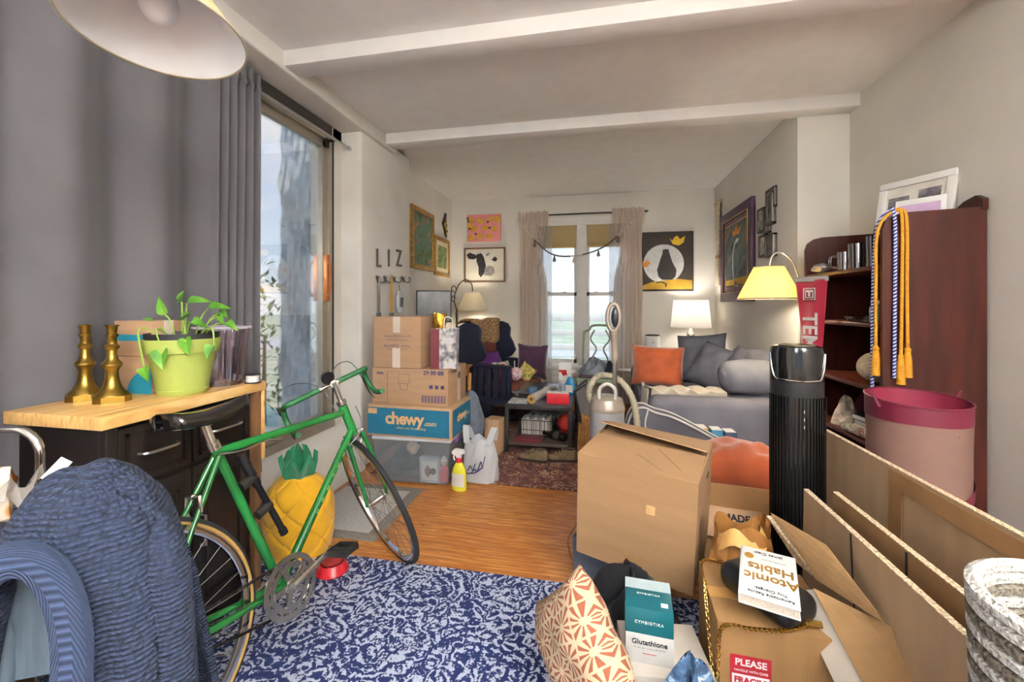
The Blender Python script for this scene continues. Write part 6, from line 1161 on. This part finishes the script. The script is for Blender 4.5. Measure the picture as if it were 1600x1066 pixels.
G().tube([(HR * 1.01 * math.cos(R(a)), HR * 1.01 * math.sin(R(a)), HH + .012 * math.sin(R(a))) for a in range(0, 360, 10)], .005, 6, closed=True).build('wire_rim', mrn, hp)
for q in (R(10), R(190)): G().tube(spline([(HR * math.cos(q), HR * math.sin(q), HH), (HR * 1.1 * math.cos(q), HR * 1.1 * math.sin(q), HH + .03), (HR * 1.12 * math.cos(q + .2), HR * 1.12 * math.sin(q + .2), HH - .03)], 4), .006, 6).build('handle', mrn, hp)
# ================================================================ TOWER FAN
tf = thing('tower_fan', 'tall glossy black tower fan with silver trim standing among the cartons', 'fan', (.805, 1.93, 0), R(-12)); gb_ = mat('gloss_black', '0b0b0c', rough=.12, var=0, spec=.6); mb = mat('matte_black', '111113', rough=.45, var=0)
FH = 1.165; fr_ = .094
G().lathe([(0, 0), (.14, 0), (.14, .015), (.06, .03), (.06, .05), (0, .05)], 32).build('base', gb_, tf); G().lathe([(fr_ * .92, .05), (fr_, .07), (fr_, FH - .14), (0, FH - .14)], 40, sy=.9).build('body', mb, tf); G().lathe([(fr_ * 1.0, FH - .14), (fr_ * 1.01, FH - .03), (fr_ * .95, FH - .005), (fr_ * .8, FH), (0, FH)], 40, sy=.9).build('head', gb_, tf)
for k in range(22):
    q = R(-170 + 160 * k / 21); x, y = fr_ * math.cos(q), fr_ * .9 * math.sin(q); G().box(-.0022, .0022, -.006, .002, .10, FH - .20, M=T(x, y, 0) @ RZ(q + R(90))).build('grille_bar', gb_, tf, sm=0)
tr = [(fr_ * 1.03 * math.cos(R(a)), fr_ * .93 * math.sin(R(a)), z) for a, z in ((-168, FH - .03), (-165, FH - .06), (-158, FH - .10), (-148, FH - .128), (-130, FH - .132), (-90, FH - .134), (-60, FH - .132), (-45, FH - .128), (-32, FH - .10), (-22, FH - .06), (-15, FH - .03))]
G().tube(spline(tr, 4), .0028, 6).build('silver_trim', chrome, tf); G().shell([(.058, FH + .0005), (.066, FH + .0005), (.066, FH + .004), (.058, FH + .004)], 36, sy=.9).build('top_ring', mat('gold_ring', '8c8068', rough=.3, metal=.8), tf); G().shell([(.024, FH + .0005), (.03, FH + .0005), (.03, FH + .003)], 24, sy=.9).build('dial', mat('gold_ring', '8c8068'), tf)
for k in range(3): G().box(-.003, .003, -.0012, .0, 0, .012, M=T(fr_ * 1.005 * math.cos(R(-85)), -fr_ * .905, FH - .32 + .03 * k)).build('indicator', paper, tf, sm=0)
# ================================================================ BIG CARTON, on a grey tote and a black bag
bigb = mat('carton_brown', '957452', rough=.85, var=.05, vs=3, bump=.12, bs=40, stretch=(1, 1, 6))
bb = thing('big_moving_carton', 'large plain kraft carton tilted on bags in the middle of the room', 'box', (.212, 2.017, .24), Euler((.095, .059, -.356)).to_matrix().to_euler()[:]); a, c_, h = .24, .209, .459
for q in ([(-a, -c_, 0), (a, -c_, 0), (a, -c_, h), (-a, -c_, h)], [(a, c_, 0), (-a, c_, 0), (-a, c_, h), (a, c_, h)], [(-a, c_, 0), (-a, -c_, 0), (-a, -c_, h), (-a, c_, h)], [(a, -c_, 0), (a, c_, 0), (a, c_, h), (a, -c_, h)]): G().sheet(q, .006).build('side_wall', bigb, bb, sm=0)
G().box(-a, a, -c_, c_, -.003, .004).build('bottom', bigb, bb, sm=0)
G().sheet([(-a, -c_, h), (a, -c_, h), (a - .004, .03, h + .004), (-a + .004, .03, h + .0)], .005, 4, 2, -.004).build('top_flap', bigb, bb, sm=0)
G().sheet([(-a + .01, c_, h), (a, c_, h), (a + .003, .02, h + .03), (-a - .0, .04, h + .055)], .005, 6, 2, .006).build('top_flap', bigb, bb, sm=0); G().box(-a + .01, a - .01, -c_ + .01, c_ - .01, h - .012, h - .006).build('inner_flap', mat('kraft_dark', '8a6a48', rough=.9), bb, sm=0)  # inner flap in a darker kraft tone

G().tube([(-.02, -c_ + .12, h + .003), (.10, -c_ + .02, h + .003)], .0016, 4).build('crease', mat('kraft_dark', '8a6a48'), bb); G().tube([(.05, .0, h + .005), (.17, -c_ + .06, h + .003)], .0016, 4).build('crease', mat('kraft_dark', '8a6a48'), bb)
G().box(.055, .09, -c_ - .0045, -c_ - .002, .28, .315, bev=.004, M=T(0, 0, 0)).build('torn_patch', mat('kraft_patch', 'd0aa78', rough=.8), bb); G().box(-.03, .03, -c_ - .0042, -c_ - .002, .0, .075).build('tape', mat('kraft_tape', '94704a', rough=.5), bb, sm=0)
G().lathe([(0, 0), (.018, 0), (.018, .002), (0, .002)], 16, T(a + .0025, .06, .37) @ RY(R(90)), sx=.6, sy=1.7).build('hand_hole', mat('hole_dark', '17120d', rough=.9), bb)
tt = thing('grey_felt_tote', 'grey felt storage tote with thin leather strap under the big carton', 'tote', (.13, 2.12, 0.011), R(-22)); gf = mat('grey_felt', '5a6170', rough=.95, var=.08, vs=30)
tapered(G(), .20, .15, 0, .205, .95, .008).build('tub', gf, tt, sm=0); G().tube(spline([(-.205, -.10, .24), (-.25, -.10, .14), (-.225, -.09, .05), (-.205, -.08, .2)], 6), .004, 6).build('strap', mat('tan_leather', '7a5a3c', rough=.6), tt); G().tube(spline([(-.20, .0, .24), (-.24, .0, .32), (-.23, .05, .40), (-.20, .08, .25)], 6), .004, 6).build('strap', mat('tan_leather', '7a5a3c'), tt)
heap('black_bag', 'slumped black nylon bag on the rug in front of the big carton', 'bag', (.125, 1.68, .012), (.255, .15, .25), mat('black_nylon', '18181b', rough=.45, var=.2, vs=8, bump=.5, bs=14), 61, R(-18))
heap('black_backpack', 'black leather bag squeezed between the big carton and the paper bag', 'bag', (.54, 1.93, .0115), (.09, .12, .29), mat('black_leather', '141416', rough=.35, var=.1), 62)
# ================================================================ NEAR CLUTTER
def lattice(n):
    "rust star lattice on cream"
    co = n.coord((13, 13, 13)); v = n.n('ShaderNodeTexVoronoi', {'Vector': co, 'Scale': 1.0, 'Randomness': .25}, voronoi_dimensions='2D'); d = n.n('ShaderNodeVectorMath', {0: co, 1: v.outputs['Position']}, operation='SUBTRACT').outputs[0]
    sp2 = n.n('ShaderNodeSeparateXYZ', {0: d}); ang = n.math('ARCTAN2', sp2.outputs[1], sp2.outputs[0]); s_ = n.math('SINE', n.math('MULTIPLY', ang, 11.0)); e_ = n.n('ShaderNodeTexVoronoi', {'Vector': co, 'Scale': 1.0, 'Randomness': .25}, voronoi_dimensions='2D', feature='DISTANCE_TO_EDGE').outputs[0]
    m_ = n.math('MULTIPLY', n.math('GREATER_THAN', s_, .15), n.math('GREATER_THAN', v.outputs['Distance'], .13)); m_ = n.math('MULTIPLY', m_, n.math('GREATER_THAN', e_, .04))
    return n.mix(m_, lin('c0ac8e'), lin('80452f'))
lat = custom('rust_lattice', lattice, rough=.9)
cushion('lattice_cushion', 'cream cushion with rust star lattice print leaning on the black bag', 'cushion', (-.045, 1.30, .268), (R(90), R(43), R(-52)), .385, .385, .17, lat, 71, wr=.005)
# supplement boxes on a white box
wb = thing('white_shoe_box', 'plain white box lying on the rug under the supplement boxes', 'box', (.195, 1.36, .012), R(6)); G().box(-.115, .125, -.10, .11, 0, .26, bev=.003).build('carton', mat('offwhite_card', 'c4bdb2', rough=.7, var=.03), wb); G().box(-.117, .127, -.102, .112, .20, .262, bev=.002).build('lid', mat('offwhite_card', 'c4bdb2'), wb); 

tb = thing('supplement_box', 'white supplement box with black lettering under the teal supplement box', 'box', (.155, 1.345, .2745), R(-3)); G().box(-.068, .068, -.05, .09, 0, .085, bev=.002).build('carton', mat('white_card', 'c9c9c6', rough=.5), tb)
text('Glutathione', .021, ink, tb, (0, -.0506, .062), FRONT, bold=.0004); fake_lines(tb, 0, -.0504, .046, .09, .004, ink, 5); G().box(-.02, .02, -.0506, -.0498, .029, .0305).build('red_rule', redc, tb, sm=0)
tq = thing('teal_supplement_box', 'dark teal supplement box on top of the white supplement box', 'box', (.155, 1.345, .3598), R(-4)); G().box(-.068, .068, -.05, .09, 0, .075, bev=.002).build('carton', mat('teal_card', '10515a', rough=.4, var=.03), tq); G().box(-.0685, .0685, .04, .0905, .0, .0755).build('pale_end', mat('pale_card', 'aebec2', rough=.5), tq, sm=0)
text('CYMBIOTIKA', .012, paper, tq, (0, -.0506, .035), FRONT, space=1.2); text('CYMBIOTIKA', .010, paper, tq, (0, .018, .0757), (0, 0, 0), space=1.2); G().box(.035, .055, -.03, -.012, .0748, .0756).build('white_label', paper, tq, sm=0)
tie = custom('indigo_tie_dye', paintfn([(.35, '1f2f45'), (.48, '34506e'), (.56, '5a7690'), (.60, 'b9c2ca'), (.7, 'd2d4d6')], 24), rough=.9)
heap('tie_dye_cloth', 'indigo and white tie dyed cloth heaped before the white box', 'cloth', (.235, 1.145, .012), (.14, .085, .33), tie, 72, R(10))
# carton with fragile sticker, chain purse, pouch and book
FX0, FX1, FY0, FY1, FZ = .345, .66, 1.285, 1.58, .42
fb = thing('fragile_carton', 'kraft carton with red FRAGILE sticker and a gold chain on it', 'box', ((FX0 + FX1) / 2, (FY0 + FY1) / 2, .0115), R(-3)); a, c_ = (FX1 - FX0) / 2, (FY1 - FY0) / 2
G().box(-a, a, -c_, c_, 0, FZ, bev=.004).build('carton', mat('carton_tan', '8a683f', rough=.8, var=.06, vs=3, bump=.15, bs=40, stretch=(6, 1, 1)), fb); G().box(-a - .0008, a + .0008, -.04, .01, FZ - .12, FZ + .001).build('tape', mat('shiny_tape', 'b5884f', rough=.12), fb, sm=0)
G().box(-.125, -.02, -c_ - .001, -c_ + .002, .195, .335).build('sticker', mat('sticker_red', 'a8202c', rough=.4), fb, sm=0)
text('PLEASE', .026, paper, fb, (-.072, -c_ - .0012, .315), FRONT, bold=.0006); text('HANDLE WITH CARE', .009, paper, fb, (-.072, -c_ - .0012, .293), FRONT); G().box(-.12, -.025, -c_ - .0014, -c_ - .0008, .25, .282).build('sticker_panel', paper, fb, sm=0); text('FRAGILE', .023, mat('sticker_red', 'a8202c'), fb, (-.072, -c_ - .0016, .266), FRONT, bold=.001)
goldc = mat('gold_chain', 'b08d48', rough=.25, metal=.95)
cpu = thing('chain_purse', 'black leather purse with gold chain strap lying on the fragile carton', 'purse', (.50, 1.40, FZ + .0125), R(-58))
G().box(-.12, .12, -.072, .072, 0, .082, bev=.036, seg=5).build('pouch', mat('black_leather', '141416'), cpu, sm=80)
bpy.context.view_layer.update(); Mi = (Matrix.Translation(cpu.location) @ RZ(R(-58))).inverted()
FZ += .0115
cpath = spline([Vector(v) for v in ((.58, 1.31, FZ + .012), (.50, 1.276, FZ + .010), (.42, 1.268, FZ + .008), (.345, 1.265, FZ + .006), (.332, 1.262, FZ - .08), (.330, 1.262, FZ - .25))], 12) + spline([Vector(v) for v in ((.330, 1.30, FZ - .2), (.334, 1.42, FZ + .006), (.36, 1.565, FZ + .010), (.43, 1.575, FZ + .010))], 12)
lk = None
acc = 0
for i in range(len(cpath) - 1):
    if (cpath[i + 1] - cpath[i]).length > .15: continue
    n_ = max(1, round((cpath[i + 1] - cpath[i]).length / .009))
    for j in range(n_):
        p_ = cpath[i].lerp(cpath[i + 1], j / n_); q_ = (cpath[i + 1] - cpath[i]).to_track_quat('Y', 'Z').to_matrix().to_4x4(); acc += 1
        M = Mi @ T(*p_) @ q_ @ RY(R(45 if acc % 2 else -45))
        if lk is None: lk = G().tube([(.0042 * math.cos(R(a_)), .0075 * math.sin(R(a_)), 0) for a_ in range(0, 360, 45)], .0018, 4, closed=True).build('chain_link', goldc, cpu); lk.matrix_local = M
        else: inst(lk, cpu, M)
cl_ = G().tube([Mi @ Vector(v) for v in ((.57, 1.315, FZ + .014), (.61, 1.31, FZ + .016))], .009, 8).build('clasp', goldc, cpu)
bo = thing('self_help_book', 'pale book with gold title lettering lying upside down on the black purse', 'book', (0, 0, 0), 0)
q0, q1, q2, q3 = at(1143, 852, Z=.545), at(1229, 874, Z=.545), at(1262, 968, Z=.515), at(1178, 942, Z=.515)
ex_ = ((q1 - q0) + (q2 - q3)).normalized(); ey_ = ((q0 - q3) + (q1 - q2)); ey_ = (ey_ - ex_ * ey_.dot(ex_)).normalized(); ez_ = ex_.cross(ey_); cc = (q0 + q1 + q2 + q3) / 4 + Vector((0, 0, .012))
bw_, bh_ = .145, .215
bo.matrix_world = Matrix((( ex_.x, ey_.x, ez_.x, cc.x), (ex_.y, ey_.y, ez_.y, cc.y), (ex_.z, ey_.z, ez_.z, cc.z), (0, 0, 0, 1)))
bcv = mat('book_cover', 'd2d4d2', rough=.5, var=.02); G().box(-bw_ / 2, bw_ / 2, -bh_ / 2, bh_ / 2, -.003, 0, bev=.0008).box(-bw_ / 2, bw_ / 2, -bh_ / 2, bh_ / 2, -.030, -.027, bev=.0008).box(-bw_ / 2 - .001, -bw_ / 2 + .004, -bh_ / 2, bh_ / 2, -.030, 0, bev=.001).build('cover', bcv, bo); G().box(-bw_ / 2 + .003, bw_ / 2 - .004, -bh_ / 2 + .003, bh_ / 2 - .003, -.027, -.003).build('pages', mat('page_edges', 'd9cfbd', rough=.9, var=.1, vs=200), bo, sm=0)
gf_ = mat('gold_foil_print', 'b8893a', rough=.3, metal=.6); RT = (0, 0, R(180))
text('Atomic', .046, gf_, bo, (.006, -.022, .0004), RT, bold=.0008); text('Habits', .046, gf_, bo, (.006, .022, .0004), RT, bold=.0008); text('James Clear', .016, ink, bo, (.0, .088, .0004), RT); text('Tiny Changes,', .014, ink, bo, (.005, -.068, .0004), RT); text('Remarkable Results', .014, ink, bo, (.005, -.086, .0004), RT)
G().lathe([(0, 0), (.013, 0), (.013, .0006), (0, .0006)], 20, T(-.05, .066, .0002)).build('gold_seal', gf_, bo); fake_lines(bo, .02, .062, .0004, .07, .004, ink, 9, 'top')
# crumpled paper bag
pg = thing('crumpled_paper_bag', 'tall crumpled brown paper bag behind the fragile carton', 'paper bag', (.515, 1.70, .0115), R(20))
def crum(u, v):
    q = 6.2832 * u; r = 1 + .08 * math.sin(3 * q + 6 * v) + .05 * math.sin(7 * q - 9 * v) + .035 * math.sin(13 * q + 17 * v); tp_ = 1 - .35 * max(0, v - .6)
    return (.115 * r * tp_ * math.cos(q) + .05 * max(0, v - .5), .085 * r * tp_ * math.sin(q), (.50 + .03 * math.sin(3 * q + 1) * v ** 4) * v)
G().grid(crum, 40, 22, cu=True).build('bag', mat('crumpled_kraft', '8a5c2a', rough=.6, var=.15, vs=6, bump=.8, bs=14), pg, sm=30)
G().grid(lambda u, v: ((.07 + .02 * v) * math.cos(3.6 * u + .2), -.075 * math.sin(3.6 * u + .2) - .02 * v, .50 + .022 * math.sin(13 * u) - .05 * v), 18, 4).build('torn_rim', mat('paper_torn', 'c99a5a', rough=.7), pg, sm=30)
# ---------------------------------------------------------------- flattened cartons along the bookcase
flatc = mat('flat_cardboard', 'a58a6a', rough=.85, var=.05, vs=2.5, bump=.12, bs=40, stretch=(1, 6, 1)); flatd = mat('flat_cardboard_dark', '8a6a45', rough=.85, var=.06, vs=2.5, bump=.12, bs=40, stretch=(1, 6, 1)); corr = mat('corrugated_edge', 'c2ab8c', rough=.95, var=.35, vs=160)
def flat(lb, x0, x1, y0, y1, z0, z1, m_, lean=.0, name='flattened_carton'):
    t = thing(name, lb, 'cardboard', (0, 0, 0), 0, 'flattened cartons standing in a row')
    for k in (0, .010): G().sheet([(x0 + k, y0, 0.012), (x0 + k, y1, 0.012), (x1 + k, y1, z1), (x1 + k, y0, z0)], .005, 6, 1).build('panel', m_, t, sm=0)
    G().sheet([(x1 - .003, y0, z0), (x1 - .003, y1, z1), (x1 + .013, y1, z1 + .001), (x1 + .013, y0, z0 + .001)], .003, 8, 1).build('top_edge', corr, t, sm=0); return t
f1 = flat('largest flattened carton with brown tape standing before the hamper', .955, .96, .90, 2.04, .80, .795, flatc)
G().sheet([(.9505, .90, .735), (.9505, 1.62, .735), (.9525, 1.62, .79), (.9525, .90, .79)], .002).build('tape', mat('kraft_tape', '94704a'), f1, sm=0); G().sheet([(.9495, 1.56, .4), (.9495, 1.62, .4), (.9525, 1.62, .74), (.9525, 1.56, .74)], .002).build('tape', mat('kraft_tape', '94704a'), f1, sm=0)
f2 = flat('flattened carton sheet standing between the largest sheet and the slit sheet', .82, .81, .92, 1.66, .68, .68, flatd); G().box(.804, .8065, 1.30, 1.306, .5, .675).build('slit', mat('hole_dark', '17120d'), f2, sm=0)
f3 = flat('flattened carton sheet with a dark slit beside the tower fan', .74, .748, .93, 1.73, .645, .655, flatc); G().sheet([(.738, 1.40, .40), (.738, 1.406, .40), (.7425, 1.436, .648), (.7425, 1.43, .648)], .002).build('slit', mat('hole_dark', '17120d'), f3, sm=0)
oc = thing('open_flap_carton', 'open kraft carton with slanting loose flaps beside the book', 'box', (0, 0, 0))
def q4(*c): return [at(px, py, Z=z) for px, py, z in c]
G().sheet(q4((1205, 802, .60), (1290, 851, .60), (1384, 975, .52), (1281, 909, .50)), .007, 3, 3).build('flap', flatd, oc, sm=0)
G().sheet(q4((1198, 806, .585), (1212, 806, .595), (1283, 912, .495), (1245, 880, .49)), .004).build('flap_edge', corr, oc, sm=0)
G().sheet(q4((1271, 920, .50), (1397, 983, .50), (1500, 1120, .40), (1375, 1120, .38)), .007, 3, 3).build('flap', flatd, oc, sm=0)
G().sheet(q4((1237, 924, .46), (1272, 922, .495), (1372, 1110, .38), (1325, 1110, .34)), .005).build('flap', mat('grey_inner_card', 'b3aa9c', rough=.9, var=.06), oc, sm=0)
G().box(.655, .725, .90, 1.25, .012, .36).build('body', flatd, oc, sm=0)
# crochet basket
ropm = custom('rope_crochet', lambda n: (n.ramp(n.n('ShaderNodeTexWave', {'Vector': n.coord(), 'Scale': 16.0, 'Distortion': 1.0}, bands_direction='Z').outputs[0], [(.3, '5d564c'), (.55, '9c968c'), (.8, 'cbc7c0')]), n.n('ShaderNodeTexVoronoi', {'Vector': n.coord(), 'Scale': 60.0}).outputs[0], 1.0), rough=.95)
kb_ = thing('crochet_basket', 'grey and white crochet rope basket beside the flattened cartons', 'basket', (.70, .73, .0), R(20)); rows = 17
cw, cg = mat('white_rope', 'c4c0b8', rough=.95, var=.25, vs=160, bump=1, bs=120), mat('taupe_rope', '6d6559', rough=.95, var=.3, vs=160, bump=1, bs=120)
for k in range(rows):
    z = .58 + .0195 * k; r_ = .125 + .0006 * k; pts = []
    for a_ in range(0, 360, 6):
        w__ = 1 + .02 * math.sin(R(a_) * 30 + k * 3.1416); pts.append((r_ * w__ * math.cos(R(a_)), r_ * w__ * math.sin(R(a_)), z + .004 * math.sin(R(a_) * 30)))
    G().tube(pts, .0112, 6, closed=True).build('rope_row', cw if k % 2 or k == rows - 1 else cg, kb_)
G().lathe([(0, .57), (.12, .57), (.12, .58), (0, .58)], 30).build('bottom', cg, kb_)
sto = thing('step_stool', 'small dark step stool carrying the crochet basket', 'stool', (.70, .73, .0), R(20)); G().box(-.15, .15, -.13, .13, .54, .568, bev=.005).build('seat', ebony, sto)
for x in (-.12, .12):
    for y in (-.1, .1): G().box(x - .015, x + .015, y - .015, y + .015, .0, .54).build('leg', ebony, sto, sm=0)
